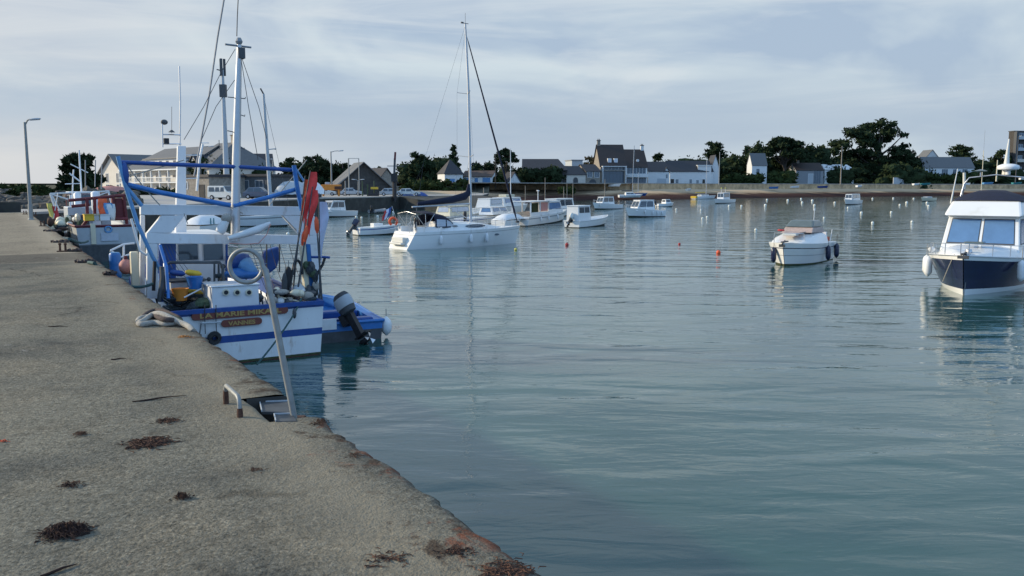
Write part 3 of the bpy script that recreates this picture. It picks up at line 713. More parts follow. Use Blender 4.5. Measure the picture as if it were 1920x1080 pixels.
def winrow(par, n, L0, L1, z0, z1, w=1.5, fc='render', y=0):
    for i in range(n):
        x = L0+(L1-L0)*(i+.5)/n; f = MB()
        f.box(x-w/2-.1, x+w/2+.1, y-.05, y+.04, z0-.1, z0, fc); f.box(x-w/2-.1, x+w/2+.1, y-.05, y+.04, z1, z1+.1, fc); f.box(x-w/2-.1, x-w/2, y-.05, y+.04, z0, z1, fc); f.box(x+w/2, x+w/2+.1, y-.05, y+.04, z0, z1, fc); f.box(x-.05, x+.05, y-.045, y+.03, z0, z1, fc)
        fo = f.build('window', par); g_ = MB(); g_.box(x-w/2, x+w/2, y-.03, y+.035, z0+.003, z1-.003, 'glass'); g_.build('pane', fo)
fl = ez/2.15
winrow(h1, 6, 0, Lx, .4, fl-.7, 1.8); winrow(h1, 6, 0, Lx, fl+.3, fl*2-.6, 1.8)
balcony(h1, 0, Lx, fl, fl*2-.1, 7)
balcony(h1, 0, Lx, .05, fl-.2, 7)
f_ = MB(); f_.box(-.3, Lx+.3, -1.6, -.01, fl*2-.1, fl*2+.15, 'render'); f_.build('balcony_canopy', h1)
d_ = MB(); Dm = MB()
sl_ = (h1['rh']-ez)/7.5
for x0, x1 in ((Lx*.28, Lx*.9),):
    y0 = 1.2; Dm.box(x0, x1, y0, y0+3.2, ez, ez+2.0, 'render'); Dm.box(x0-.3, x1+.3, y0-.5, y0+3.4, ez+2.003, ez+2.2, 'slatelight')
do = Dm.build('dormer', h1)
for i in range(6):
    x = Lx*.30+i*Lx*.58/5; g_ = MB(); g_.box(x-.2, x+1.0, y0-.04, y0+.05, ez+.5, ez+1.6, 'glass'); g_.build('window', do)
h2 = H('hotel', 'left gabled wing of the cream hotel with two large upper windows', 192, 205, 232, 197, hz, 321, 290, 13, 'rendercream', 'slatelight', over=0.8, ridge='perp', cat='hotel wing')
winrow(h2, 2, 0, h2['lx'], h2['ez']*.5, h2['ez']*.9, 1.5); winrow(h2, 2, 0, h2['lx'], .5, h2['ez']*.4, 1.5)
h3 = H('hotel', 'taller right wing of the hotel with a steep grey cross gable', 342, 180, 393, 172, hz, 313, 270, 15, 'rendercream', 'slatelight', over=0.6, hipR=4, hipL=2, chim=(.72,), cat='hotel wing')
winrow(h3, 3, 0, h3['lx'], h3['ez']*.55, h3['ez']*.85, 1.5); winrow(h3, 3, 0, h3['lx'], .5, h3['ez']*.4, 1.5)
Dm = MB(); x0 = h3['lx']*.25; e_ = h3['ez']; Dm.prism([(x0, .3, e_), (x0+3.6, .3, e_), (x0+3.6, .3, e_+.6), (x0+1.8, .3, e_+2.3), (x0, .3, e_+.6)], (0, 4, 0), 'rendercream')
for sgn in (0, 1):
    b_ = [(x0-.4, 0, e_+.4), (x0+1.8, 0, e_+2.5), (x0+1.8, 4.5, e_+2.5), (x0-.4, 4.5, e_+.4)] if sgn == 0 else [(x0+1.8, 0, e_+2.5), (x0+4.0, 0, e_+.4), (x0+4.0, 4.5, e_+.4), (x0+1.8, 4.5, e_+2.5)]
    Dm.hexa(b_, [(x, y, z+.15) for x, y, z in b_], 'slate')
do = Dm.build('dormer', h3); g_ = MB(); g_.box(x0+1.2, x0+2.4, .25, .33, e_+.2, e_+1.3, 'glass'); g_.build('window', do)
# --- buildings behind the quay
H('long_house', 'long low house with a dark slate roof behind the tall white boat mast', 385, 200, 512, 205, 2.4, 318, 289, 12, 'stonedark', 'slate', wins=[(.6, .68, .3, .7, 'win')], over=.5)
H('stone_building', 'small pale stone building left of the white van', 330, 128, 392, 124, 2.35, 332, 329, 8, 'stone', 'slate', flat=True, wins=[(.72, .85, .0, .6, 'door', 'stonedark'), (.2, .35, .45, .75, 'win')], cat='building')
H('harbour_building', 'low grey flat-roofed building behind the van and the grey car', 392, 132, 502, 128, 2.35, 331, 328, 8, 'darkgrey', 'slate', flat=True, wins=[(.08, .2, .1, .8, 'garage', 'grey'), (.30, .42, .1, .8, 'garage', 'grey'), (.55, .68, .35, .8, 'win', 'grey'), (.8, .92, .35, .8, 'win', 'grey')], cat='building')
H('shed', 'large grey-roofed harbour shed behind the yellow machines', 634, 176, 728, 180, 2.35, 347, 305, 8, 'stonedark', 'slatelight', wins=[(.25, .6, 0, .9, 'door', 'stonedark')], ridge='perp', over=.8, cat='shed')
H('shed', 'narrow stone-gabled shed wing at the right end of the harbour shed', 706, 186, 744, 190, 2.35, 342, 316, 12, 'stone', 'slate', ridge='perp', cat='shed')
# --- blue-shuttered house
H('cottage', 'tall square end of the blue-shuttered cottage with a pyramid slate roof', 834, 252, 868, 254, LZ-1.2, 325, 300, 7.5, 'render', 'slate', wins=[(.25, .55, .12, .5, 'blue')], hipL=3, hipR=3)
H('cottage', 'low white cottage wing with three blue shuttered doors', 868.6, 214, 922, 212, LZ-1.2, 331, 321, 6.5, 'render', 'tile', wins=[(.0, .22, .1, .8, 'blue'), (.40, .52, .05, .8, 'blue'), (.68, .95, .2, .85, 'blue')])
H('cottage', 'white gable end of a cottage right of the thin boat mast', 953, 206, 976, 210, LZ-1.2, 342, 323, 3, 'render', 'slate', wins=[(.0, .3, .1, .6, 'blue')], ridge='perp')
# --- row on the right of centre
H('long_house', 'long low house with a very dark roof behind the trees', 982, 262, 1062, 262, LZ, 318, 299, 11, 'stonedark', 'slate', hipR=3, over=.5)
H('arched_house', 'low pale house with two arched windows and a slate roof', 1038, 246, 1098, 252, LZ-.6, 327, 312, 9, 'rendercream', 'slate', wins=[(.22, .37, .0, .72, 'arch'), (.6, .76, .0, .72, 'arch')])
H('house', 'narrow stone house with a dark garage arch between two larger houses', 1098.6, 254, 1125, 256, LZ-.6, 321, 309, 9, 'stone', 'slate', wins=[(.12, .42, .55, .95, 'win', 'render'), (.62, .92, .55, .95, 'win', 'render'), (.15, .8, .0, .42, 'arch')])
H('villa', 'distant pale flat-roofed house above the arched house', 1072, 340, 1092, 341, LZ, 301, 299, 9, 'greypaint', 'grey', flat=True, chim=(), cat='house')
b1 = H('house', 'tall brown-roofed house with a glazed front and two white dormer windows', 1126, 268, 1173, 269, LZ-.4, 311, 272, 13, 'stone', 'slatewarm', wins=[(.02, .98, .78, .97, 'win', 'render'), (.08, .92, .08, .7, 'big', 'darkgrey')], chim=(.06,), over=.4)
e_ = b1['ez']
for u in (.3, .55):
    Dm = MB(); x = u*b1['lx']; Dm.box(x, x+1.3, .9, 3.2, e_+.9, e_+2.6, 'render'); do = Dm.build('dormer', b1); g_ = MB(); g_.box(x+.2, x+1.1, .86, .93, e_+1.2, e_+2.3, 'clearvinyl'); g_.build('window', do)
b_ = MB(); b_.box(.2, b1['lx']*.98, -2.2, -.003, e_-.35, e_-.1, 'render'); b_.box(.2, .5, -2.2, -1.9, 0, e_-.352, 'render'); b_.box(b1['lx']-.6, b1['lx']-.3, -2.2, -1.9, 0, e_-.352, 'render'); b_.build('porch', b1)
b2 = H('house', 'lower right half of the tall house with a white first-floor balcony', 1173.5, 268, 1213, 269, LZ-.4, 313, 281, 12, 'render', 'slatewarm', wins=[(.05, .93, .62, .95, 'big', 'render'), (.05, .93, .05, .35, 'big', 'darkgrey')], chim=(.95,), over=.3)
b_ = MB(); b_.box(0, b2['lx'], -1.4, -.003, b2['ez']*.42, b2['ez']*.54, 'render'); b_.box(0, b2['lx'], -1.4, -1.3, b2['ez']*.541, b2['ez']*.60, 'render'); b_.build('balcony', b2)
Dm = MB(); x = b2['lx']*.6; Dm.lathe([(.55, -.2), (.55, .1)], (x, 1.7, b2['ez']+2.3), 'render', 12, (0, -1, 0)); Dm.build('round_window', b2)
H('white_house', 'long low white house with a white garage door', 1215, 292, 1255, 294, LZ-.1, 321, 304, 9, 'render', 'slate', wins=[(.42, .85, .05, .45, 'garage')], hipL=0)
H('white_house', 'small white gabled dormer house between the two long white houses', 1245, 290, 1254, 290, LZ-.1, 322, 314, 5, 'render', 'slate', wins=[(.3, .7, .5, .8, 'win')], ridge='perp')
H('white_house', 'long white house with three small dark windows', 1255.6, 294, 1336, 297, LZ-.1, 321, 302, 9, 'render', 'slate', wins=[(.02, .10, .0, .42, 'door'), (.14, .2, .05, .4, 'win'), (.46, .51, .0, .4, 'win'), (.62, .67, .1, .35, 'win'), (.76, .82, .0, .4, 'door')])
H('white_house', 'bright white upper storey extension left of the steep gable', 1308, 300, 1333, 300, LZ-.1, 311, 309, 6, 'render', 'render', flat=True)
H('white_house', 'steep slate-roofed house with a narrow white gable', 1334, 296, 1347, 296, LZ-.1, 312, 291, 9, 'render', 'slate', ridge='perp')
H('steep_house', 'small steep grey-roofed white house deep among dark trees', 1409, 338, 1437, 340, LZ+.2, 309, 288, 4, 'render', 'slatelight', wins=[(.3, .5, .4, .8, 'win')], over=.2)
H('bungalow', 'low dark-roofed bungalow half hidden left of the largest pine', 1492, 345, 1543, 346, LZ-.2, 319, 306, 9, 'grey', 'slatewarm', wins=[(.45, .62, .05, .75, 'garage'), (.66, .9, .05, .95, 'big', 'grey')], chim=(.2,))
H('bungalow', 'low white bungalow seen through the trunk of the largest pine', 1546, 384, 1600, 392, LZ-.2, 318, 309, 9, 'render', 'render', wins=[(.3, .5, .1, .6, 'win')], hipL=3)
H('white_house', 'white house with a broad pale gable behind the long cottage', 1726, 445, 1764, 445, LZ, 304, 281, 10, 'render', 'slatelight', ridge='perp', wins=[(.0, .2, .3, .8, 'win')])
H('long_cottage', 'long white cottage with a grey slate roof and four dark windows', 1733, 358, 1825, 362, LZ-.2, 314, 295, 8, 'render', 'slatelight', wins=[(.08, .14, .2, .85, 'win', 'render'), (.34, .46, .2, .9, 'win', 'render'), (.57, .63, .2, .9, 'win', 'render'), (.76, .86, .2, .9, 'win', 'render')])
fb = H('flats', 'concrete block of flats with stacked balconies at the right edge', 1895, 366, 1990, 372, LZ-.2, 247, 245, 3.5, 'stonedark', 'darkgrey', flat=True, cat='block of flats')
for i in range(4):
    z = fb['ez']*(.22+.21*i); b_ = MB(); b_.box(1.5, fb['lx'], -1.6, -.003, z, z+1.5, ['rendercream', 'rendercream', 'greypaint', 'greypaint'][i]); b_.build('balcony', fb)
    winrow(fb, 5, 1.5, fb['lx'], z+1.7, z+3.3, 2.4)
b_ = MB(); b_.box(0, 1.4, -1.9, -.003, 0, fb['ez']-.1, 'darkgrey'); b_.build('stair_tower', fb)
# blank garden walls
for lab, pL, YL, pR, YR, z0, zt, m in [('pale garden wall panel under the right side of the largest pine', 1675, 398, 1695, 401, LZ, 333, 'greypaint')]:
    A = at(pL, 345, YL); B = at(pR, 345, YR); A.z = B.z = z0; h_ = at(0, zt, YL).z-z0; d = B-A
    mb = MB(); mb.box(0, d.length, 0, .3, -.3, h_, m); mb.box(-.05, d.length+.05, -.05, .35, h_+.003, h_+.1, 'concrete')
    tag(mb.build('garden_wall', loc=A, rz=math.atan2(d.y, d.x)), lab, 'wall')
# ================================================================= boats
def hullfn(L, B, fs, fb, tw=.85, full=.5, pw=2.3, low=.72, lowb=.30, rake=.12, sr=0.0, draft=.3, shp=1.7, q=.55):
    def f(s, tl):          # s 0 stern..1 bow ; tl 0 keel..1 sheer -> x, halfbeam, z
        sh = fs+(fb-fs)*s**shp
        z = -draft+tl*(sh+draft)
        b = B/2*((tw+(1-tw)*math.sin(math.pi/2*min(1, s/full))) if s < full else max(0.0, 1-((s-full)/(1-full))**pw))
        lo = low+(lowb-low)*s**1.5
        b *= lo+(1-lo)*max(0, tl)**q
        x = s*(L-rake*L*(1-tl))+sr*(1-s)**6*tl
        return x, max(b, 0.012), z
    return f
def hull(par, f, bands, mdeck='white', gun=.07, dk=.12, NS=22, name='hull', rail=None, railr=.035, inner=None, deckname='deck'):
    """bands: list of (tl_top, material) from the keel up"""
    tls = [0]; ms = []
    prev = 0
    for tt, m in bands:
        n = max(1, int((tt-prev)/.16)); 
        for i in range(n): tls.append(prev+(tt-prev)*(i+1)/n); ms.append(m)
        prev = tt
    mb = MB(); ss = [1-(1-i/NS)**1.25 for i in range(NS+1)]
    for sd in (1, -1):
        for j, m in enumerate(ms):
            G = [[(lambda r_: (r_[0], sd*r_[1], r_[2]))(f(s, tls[j+k])) for k in (0, 1)] for s in ss]
            mb.grid(G, m, flip=(sd == -1))
    mb.grid([[(lambda r_: (r_[0], sd*r_[1], r_[2]))(f(s, 0)) for sd in (-1, 1)] for s in ss], ms[0])
    for j, m in enumerate(ms):
        a = f(0, tls[j]); b_ = f(0, tls[j+1]); mb.add([(a[0], a[1], a[2]), (a[0], -a[1], a[2]), (b_[0], -b_[1], b_[2]), (b_[0], b_[1], b_[2])], [(0, 1, 2, 3)], m)
    # gunwale, inside, deck
    def sh(s): return f(s, 1)
    for sd in (1, -1):
        G = []
        for s in ss:
            x, b_, z = sh(s); bi = max(0.004, b_-gun); x2 = min(x, sh(1)[0]-gun*1.2)
            G.append([(x, sd*b_, z), (x2, sd*bi, z), (x2, sd*bi, z-dk)])
        mb.grid(G, inner or mdeck, flip=(sd == -1))
    a = sh(0); mb.add([(a[0], a[1], a[2]), (a[0], -a[1], a[2]), (a[0]+gun, -a[1]+gun, a[2]), (a[0]+gun, a[1]-gun, a[2])], [(0, 3, 2, 1)], inner or mdeck)
    mb.add([(a[0]+gun, a[1]-gun, a[2]), (a[0]+gun, -a[1]+gun, a[2]), (a[0]+gun, -a[1]+gun, a[2]-dk), (a[0]+gun, a[1]-gun, a[2]-dk)], [(0, 3, 2, 1)], inner or mdeck)
    ho = mb.build(name, par, smooth=40)
    d = MB(); G = []
    for s in ss:
        x, b_, z = sh(s); x = min(max(x, gun), sh(1)[0]-gun*1.2); bi = max(0.004, b_-gun-.002); G.append([(x, -bi, z-dk), (x, 0, z-dk+.02), (x, bi, z-dk)])
    d.grid(G, mdeck); d.build(deckname, par, smooth=40)
    if rail:
        r_ = MB(); 
        pts = [(lambda q: (q[0], q[1]+.01, q[2]-.03))(sh(s)) for s in ss]; pts2 = [(x, -y, z) for x, y, z in pts][::-1]
        r_.tube(pts+pts2[1:], railr, rail, 6); a = pts[0]; r_.tube([a, (a[0], -a[1], a[2])], railr, rail, 6); r_.build('rubbing_strake', ho, smooth=40)
    return ho
def cabin(par, x0, x1, wb, wt, z0, z1, fr=.4, br=.1, m='gelcoat', nf=2, ns=2, nb=1, v0=.42, v1=.88, glass='glass', over=.08, nose=0.0, name='cabin', roofm=None, rt=.06, glb=None):
    b_ = [(x0, wb/2, z0), (x0, -wb/2, z0), (x1, -wb/2*(1-nose), z0), (x1, wb/2*(1-nose), z0)]
    t_ = [(x0+br, wt/2, z1), (x0+br, -wt/2, z1), (x1-fr, -wt/2*(1-nose*.6), z1), (x1-fr, wt/2*(1-nose*.6), z1)]
    mb = MB(); mb.hexa(b_, t_, m); co = mb.build(name, par, bevel=.03)
    def wn(Q, n, a, m_=None):
        for i in range(n):
            u0 = a+(1-2*a)*i/n+.03; u1 = a+(1-2*a)*(i+1)/n-.03; w_ = MB()
            w_.panel(Q, u0-.012, u1+.012, v0-.03, v1+.03, 'darkgrey', .008); w_.panel(Q, u0, u1, v0, v1, m_ or glass, .016); w_.build('window', co)
    wn([b_[3], b_[2], t_[2], t_[3]][::-1] if False else [b_[2], b_[3], t_[3], t_[2]], nf, .04)
    wn([b_[0], b_[1], t_[1], t_[0]][::-1] if False else [b_[0], b_[1], t_[1], t_[0]], nb, .10, glb)
    wn([b_[3], b_[0], t_[0], t_[3]], ns, .06); wn([b_[1], b_[2], t_[2], t_[1]], ns, .06)
    rf = MB(); q = [Vector(p) for p in t_]; c = sum(q, Vector())/4
    e = [p+Vector(((over if p.x > c.x else -over), (over if p.y > c.y else -over), 0)) for p in q]
    rf.hexa([p+Vector((0, 0, .003)) for p in e], [p+Vector((0, 0, rt)) for p in q], roofm or m); rf.build('roof', co, bevel=.02)
    return co
def outboard(par, loc, rz=0, k=1.0, mc='black', ml='darkgrey', tilt=0.0, name='outboard_motor'):
    """loc: clamp point on the transom top; leg hangs aft (-x)"""
    mb = MB(); 
    pr = [(.09, -.03), (.15, .0), (.165, .12), (.17, .30), (.155, .40), (.12, .455), (.02, .47)]
    mb.lathe([(r*k, z*k) for r, z in pr], (-.18*k, 0, 0), mc, 10)
    for i in range(len(mb.v)): x, y, z = mb.v[i]; mb.v[i] = (-.18*k+(x+.18*k)*1.35, y*.85, z)
    mb.box(-.26*k, -.10*k, -.06*k, .06*k, -.62*k, .02*k, ml); mb.box(-.42*k, -.06*k, -.10*k, .10*k, -.60*k, -.57*k, ml)
    mb.box(-.08*k, .06*k, -.11*k, .11*k, -.22*k, .03*k, ml)
    mb.lathe([(.01*k, -.16*k), (.06*k, -.08*k), (.06*k, .10*k), (.03*k, .16*k)], (-.2*k, 0, -.72*k), ml, 8, (1, 0, 0)); mb.box(-.24*k, -.12*k, -.012*k, .012*k, -.95*k, -.70*k, ml)
    o = mb.build(name, par, smooth=40); o.location = loc; o.rotation_euler = (0, tilt, rz)
    p_ = MB()
    for i in range(3):
        a = i*2.094; p_.add([(-.37*k, .02*math.cos(a), -.72*k+.02*math.sin(a)), (-.39*k, .14*k*math.cos(a-.4), -.72*k+.14*k*math.sin(a-.4)), (-.35*k, .14*k*math.cos(a+.4), -.72*k+.14*k*math.sin(a+.4))], [(0, 1, 2), (2, 1, 0)], 'steel')
    p_.build('propeller', o)
    return o
def railing(par, f, s0, s1, h=.5, n=5, r=.014, both=True, name='guard_rail', mid=True, inset=.06, close=False):
    mb = MB(); allp = []
    for sd in ((1, -1) if both else (1,)):
        pts = []
        for i in range(n+1):
            x, b_, z = f(s0+(s1-s0)*i/n, 1); y = sd*max(0.03, b_-inset); x -= .04
            mb.tube([(x, y, z-.02), (x, y, z+h)], r, 'steel', 6); pts.append((x, y, z+h))
        allp.append(pts); mb.tube(pts, r, 'steel', 6)
        if mid: mb.tube([(x, y, z-h*.5) for x, y, z in pts], r*.7, 'steel', 5)
    if close: mb.tube([allp[0][-1], (allp[0][-1][0]+.15, 0, allp[0][-1][2]+.02), allp[1][-1]], r, 'steel', 6)
    return mb.build(name, par, smooth=40)
def fender(world, label, r=.11, l=.55, m='white', group='boat fenders', rope=.5, rm='rope'):
    t = empty('fender', world, 0, label, 'fender', group)
    mb = MB(); mb.lathe([(.02, -l/2-.05), (.05, -l/2-.02), (r*.8, -l/2+.05), (r, -l/2+.14), (r, l/2-.14), (r*.8, l/2-.05), (.05, l/2+.02), (.02, l/2+.05)], (0, 0, 0), m, 12); mb.build('fender_body', t, smooth=50)
    k = MB(); k.tube([(0, 0, l/2+.02), (0, 0, l/2+rope)], .012, rm, 5); k.build('rope', t)
    return t
def W(t, x, y, z):
    c, s = math.cos(t.rotation_euler.z), math.sin(t.rotation_euler.z); return Vector((t.location.x+c*x-s*y, t.location.y+s*x+c*y, t.location.z+z))
def boat_at(name, label, cat, stern, bow, group=None, zoff=0.0, L=None):
    a = P(*stern); b_ = P(*bow); d = b_-a
    t = empty(name, (a.x, a.y, zoff), math.atan2(d.y, d.x), label, cat, group); return t, (L or d.length)
def stdhull(t, L, B, fs, fb, hm='gelcoat', bottom='darkfoul', stripe=None, rail=None, dk=.12, railr=.035, **kw):
    f = hullfn(L, B, fs, fb, **kw); dr = kw.get('draft', .3); w_ = dr/(fs+dr)
    bands = [(w_*.95, bottom), (w_+.06, bottom if bottom == 'darkfoul' else bottom)]
    if stripe: bands += [(.78, hm), (.86, stripe), (1, hm)]
    else: bands += [(1, hm)]
    hull(t, f, bands, mdeck='gelcoat', rail=rail, railr=railr, dk=dk)
    return f

# ---------------------------------------------------------------- sailing yacht
yt, YL_ = boat_at('sailing_yacht', 'white sailing yacht with navy sprayhood and furled sails, nearest yacht', 'yacht', (741, 467), (968, 455.5))
YL_ += .35; YB = 3.3
yf = hullfn(YL_, YB, 1.10, 1.25, tw=.80, full=.45, pw=2.1, low=.70, lowb=.25, rake=.055, sr=.75, draft=.35, q=.4)
hull(yt, yf, [(.22, 'navy'), (.30, 'gelcoat'), (.855, 'gelcoat'), (.875, 'grey'), (1, 'gelcoat')], dk=.02, gun=.05)
def ycoach():
    G = []
    for i in range(13):
        u = i/12; x = 2.9+u*5.4; wd = (1.05+.10*math.sin(u*3.14))*(1-u**3*.75); hh = .55*(1-u**2.2)+.03
        z = yf(x/YL_, 1)[2]-.02
        G.append([(x, -wd, z), (x, -wd*.93, z+hh*.75), (x, -wd*.6, z+hh), (x, 0, z+hh*1.08), (x, wd*.6, z+hh), (x, wd*.93, z+hh*.75), (x, wd, z)])
    mb = MB(); mb.grid(G, 'gelcoat', flip=True); g0 = G[0]; mb.add(g0, [tuple(range(7))], 'gelcoat')
    c = mb.build('coachroof', yt, smooth=50)
    for sd in (-1, 1):   # long oval saloon window, small port, hull port
        for (xa, xb, zz, hh_) in ((4.75, 6.55, .34, .12), (3.75, 4.15, .36, .06)):
            w_ = MB(); N_ = 14; pts = []
            for j in range(N_):
                a = 2*math.pi*j/N_; x = (xa+xb)/2+(xb-xa)/2*math.cos(a); u = (x-2.9)/5.4; wd = (1.05+.10*math.sin(u*3.14))*(1-u**3*.75)
                pts.append((x, sd*(wd*.965+.03), yf(x/YL_, 1)[2]+zz*(1-u*.35)-.06+hh_*math.sin(a)))
            w_.prism(pts if sd < 0 else pts[::-1], (0, -sd*.05, 0), 'glass'); w_.build('window', c)
    for sd in (-1, 1):
        w_ = MB(); x = 7.25; q = yf(x/YL_, .72); pts = [(x+.22*math.cos(a*math.pi/5), sd*(q[1]+.015), q[2]+.07*math.sin(a*math.pi/5)) for a in range(10)]
        w_.prism(pts if sd < 0 else pts[::-1], (0, -sd*.03, 0), 'glass'); w_.build('porthole', yt)
ycoach()
# cockpit coamings and scooped transom steps
mb = MB(); mb.box(.9, 2.9, .75, 1.15, 1.05, 1.42, 'gelcoat'); mb.box(.9, 2.9, -1.15, -.75, 1.05, 1.42, 'gelcoat'); mb.build('cockpit_coaming', yt, bevel=.05)
mb = MB(); mb.box(-.02, .45, -.75, .75, .30, .42, 'offwhite'); mb.box(.15, .7, -.7, .7, .423, .75, 'offwhite'); mb.build('transom_step', yt, bevel=.03)
mb = MB(); mb.tube(arc((1.4, 0, 1.75), .38, 0, 2*math.pi, 18, (0, 1, 0), (0, 0, 1)), .02, 'steel', 6); mb.beam((1.5, 0, 1.1), (1.5, 0, 1.75), .1, .14, 'gelcoat'); mb.build('steering_wheel', yt)
# sprayhood
G = []; Gs = []
for i, (x, hh, wd) in enumerate([(2.35, .98, 1.15), (2.7, 1.02, 1.15), (3.15, .98, 1.12), (3.6, .72, 1.05), (4.0, .42, .95)]):
    G.append([(x, -wd, 1.32), (x, -wd, 1.22+hh*.55), (x, -wd*.8, 1.22+hh*.92), (x, 0, 1.25+hh), (x, wd*.8, 1.22+hh*.92), (x, wd, 1.22+hh*.55), (x, wd, 1.32)])
mb = MB(); mb.grid(G, 'navycloth', flip=True); mb.v += []; so_ = mb.build('sprayhood', yt, smooth=50); so_.modifiers.new('solid', 'SOLIDIFY').thickness = .02
for sd in (-1, 1):
    w_ = MB(); 
    w_.prism([(2.45, sd*1.185, 1.42), (3.15, sd*1.165, 1.42), (3.15, sd*1.155, 1.85), (2.45, sd*1.185, 1.9)][::-1 if sd > 0 else 1], (0, -sd*.015, 0), 'clearvinyl')
    w_.prism([(3.25, sd*1.15, 1.42), (3.9, sd*1.03, 1.42), (3.55, sd*1.10, 1.72), (3.25, sd*1.14, 1.84)][::-1 if sd > 0 else 1], (0, -sd*.015, 0), 'clearvinyl'); w_.build('window', so_)
# bimini frame with stretched canvas sides
mb = MB()
for x in (.9, 1.6, 2.3):
    mb.tube([(1.6, -1.2, 1.35), (x, -1.15, 2.25), (x, 0, 2.4), (x, 1.15, 2.25), (1.6, 1.2, 1.35)], .018, 'steel', 6)
mb.build('bimini_frame', yt)
mb = MB(); mb.grid([[(x, y, 2.27+.13*(1-abs(y)/1.15)) for y in (-1.15, -.6, 0, .6, 1.15)] for x in (1.35, 1.7, 2.1, 2.3)], 'navycloth'); b_ = mb.build('bimini_cover', yt); b_.modifiers.new('solid', 'SOLIDIFY').thickness = .03
# mast, spreaders, rigging
MX = 5.95; mz = 1.7; MT = 14.75
mb = MB(); mb.tube([(MX, 0, 1.55), (MX-.04, 0, 6), (MX-.15, 0, 11), (MX-.35, 0, MT)], [.095, .095, .085, .06], 'alu', 10); mo = mb.build('mast', yt, smooth=50)
mb = MB()
for z, wd in ((6.0, .95), (10.2, .75)):
    xx = MX-.04-(z-6)*.03
    for sd in (-1, 1): mb.tube([(xx, 0, z), (xx-.35, sd*wd, z+.12)], .028, 'alu', 6)
mb.build('spreader', mo)
mb = MB(); mb.tube([(MX-.35, 0, MT), (MX-.35, 0, MT+.7)], .012, 'wire', 5); mb.tube([(MX-.55, 0, MT+.03), (MX-.1, 0, MT+.03)], .02, 'wire', 5); mb.box(MX-.7, MX-.5, -.03, .03, MT, MT+.1, 'wire'); mb.lathe([(.15, 0), (.15, .03)], (MX+.12, 0, 5.5), 'darkgrey', 8); mb.build('masthead_gear', mo)
mb = MB()
for sd in (-1, 1):
    mb.tube([(MX-.3, 0, MT-.1), (MX-.55, sd*.75, 10.3), (MX-.45, sd*.95, 6.1), (MX-.4, sd*1.4, 1.3)], .006, 'wire', 4)
    mb.tube([(MX-.04, 0, 6), (MX-.5, sd*1.38, 1.3)], .006, 'wire', 4)
    mb.tube([(MX-.33, 0, MT-.05), (2.2, 0, 5.5), (.8, sd*1.1, 1.35)], .006, 'wire', 4)
mb.build('rigging', mo)
mb = MB(); top_ = Vector((MX-.22, 0, 13.9)); btm = Vector((YL_-.25, 0, 1.45)); d_ = btm-top_
mb.tube([top_, top_+d_*.04, top_+d_*.5, top_+d_*.93, btm], [.012, .035, .062, .075, .02], 'navycloth', 8); mb.lathe([(.12, 0), (.12, .14)], btm, 'black', 8); mb.build('furled_jib', yt, smooth=50)
mb = MB(); mb.tube([(MX-.1, 0, 2.85), (1.3, 0, 2.68)], .06, 'alu', 8); bo = mb.build('boom', yt, smooth=50)
mb = MB(); mb.tube([(MX-.14, 0, 4.2), (MX-.2, 0, 3.6), (MX-.5, 0, 3.33), (MX-1.6, 0, 3.12), (3.0, 0, 2.98), (1.7, 0, 2.86)], [.08, .2, .26, .23, .18, .11], 'navycloth', 10)
for i in range(len(mb.v)): x, y, z = mb.v[i]; mb.v[i] = (x, y*.7, z+.03*math.sin(x*5))
mb.build('sail_cover', bo, smooth=60)
mb = MB(); mb.tube([(1.6, 0, 2.68), (1.9, 0, 1.4)], .015, 'rope', 5); mb.tube([(3.9, 0, 2.75), (MX-.1, 0, 1.75)], .03, 'alu', 6); mb.build('mainsheet', bo)
railing(yt, yf, .60, .985, .55, 4, .012, close=True, name='bow_rail'); railing(yt, yf, .10, .58, .55, 4, .008, name='lifeline')
mb = MB(); mb.tube([(.9, -1.25, 1.1), (.85, -1.25, 1.75), (.55, -.9, 1.75)], .015, 'steel', 6); mb.tube([(.9, 1.25, 1.1), (.85, 1.25, 1.75), (.55, .9, 1.75)], .015, 'steel', 6); mb.tube([(.55, -.9, 1.05), (.55, -.9, 1.75)], .015, 'steel', 6); mb.tube([(.55, .9, 1.05), (.55, .9, 1.75)], .015, 'steel', 6); mb.build('stern_rail', yt)
# flag and the things hung on the stern rail
mb = MB(); mb.tube([(.7, .9, 1.7), (.35, .95, 2.75)], .014, 'steel', 5); fo = mb.build('flag_staff', yt)
mb = MB(); 
for k, mm in enumerate(('blue', 'whiteflag', 'red')):
    G = [[(.36+.10*j/3*.5-.03*k*j, .95+.05*math.sin(j*1.7+k), 2.72-.30*k*.55-.15*j-.0*i) for j in range(5)] for i in range(1)]
    x0 = .36; mb.grid([[(x0+.02*math.sin(v*2.5)-(k+u)*.20-.05*v, .95+.06*math.sin(v*2+k+u), 2.70-.16*v-(k+u)*.10) for v in range(5)] for u in (0, 1)], mm)
mb.build('flag', fo)
hb = MB(); hb.tube(arc((0, 0, 0), .24, math.pi*-.35, math.pi*1.35, 14, (0, 1, 0), (0, 0, 1)), .085, 'orange', 8)
hb = hb.build('horseshoe_buoy'); hb.location = W(yt, .62, 1.28, 1.72); hb.rotation_euler = (0, 0, yt.rotation_euler.z+.9); tag(hb, 'orange horseshoe lifebuoy on the stern rail of the nearest white yacht', 'lifebuoy')
ob = empty('outboard_motor', W(yt, .85, -1.1, 1.75), yt.rotation_euler.z+1.2, 'small black outboard clamped on the stern rail of the nearest yacht', 'outboard motor')
for c_ in [outboard(ob, (0, 0, 0), 0, .62)]: c_.name = 'motor_body'
for (s_, nm) in ((.24, 'nearest the stern'), (.48, 'amidships'), (.62, 'ahead of the mast')):
    q = yf(s_, .62); fender(W(yt, q[0], -q[1]-.12, q[2]), 'white fender on the side of the nearest yacht, '+nm, .12, .55)

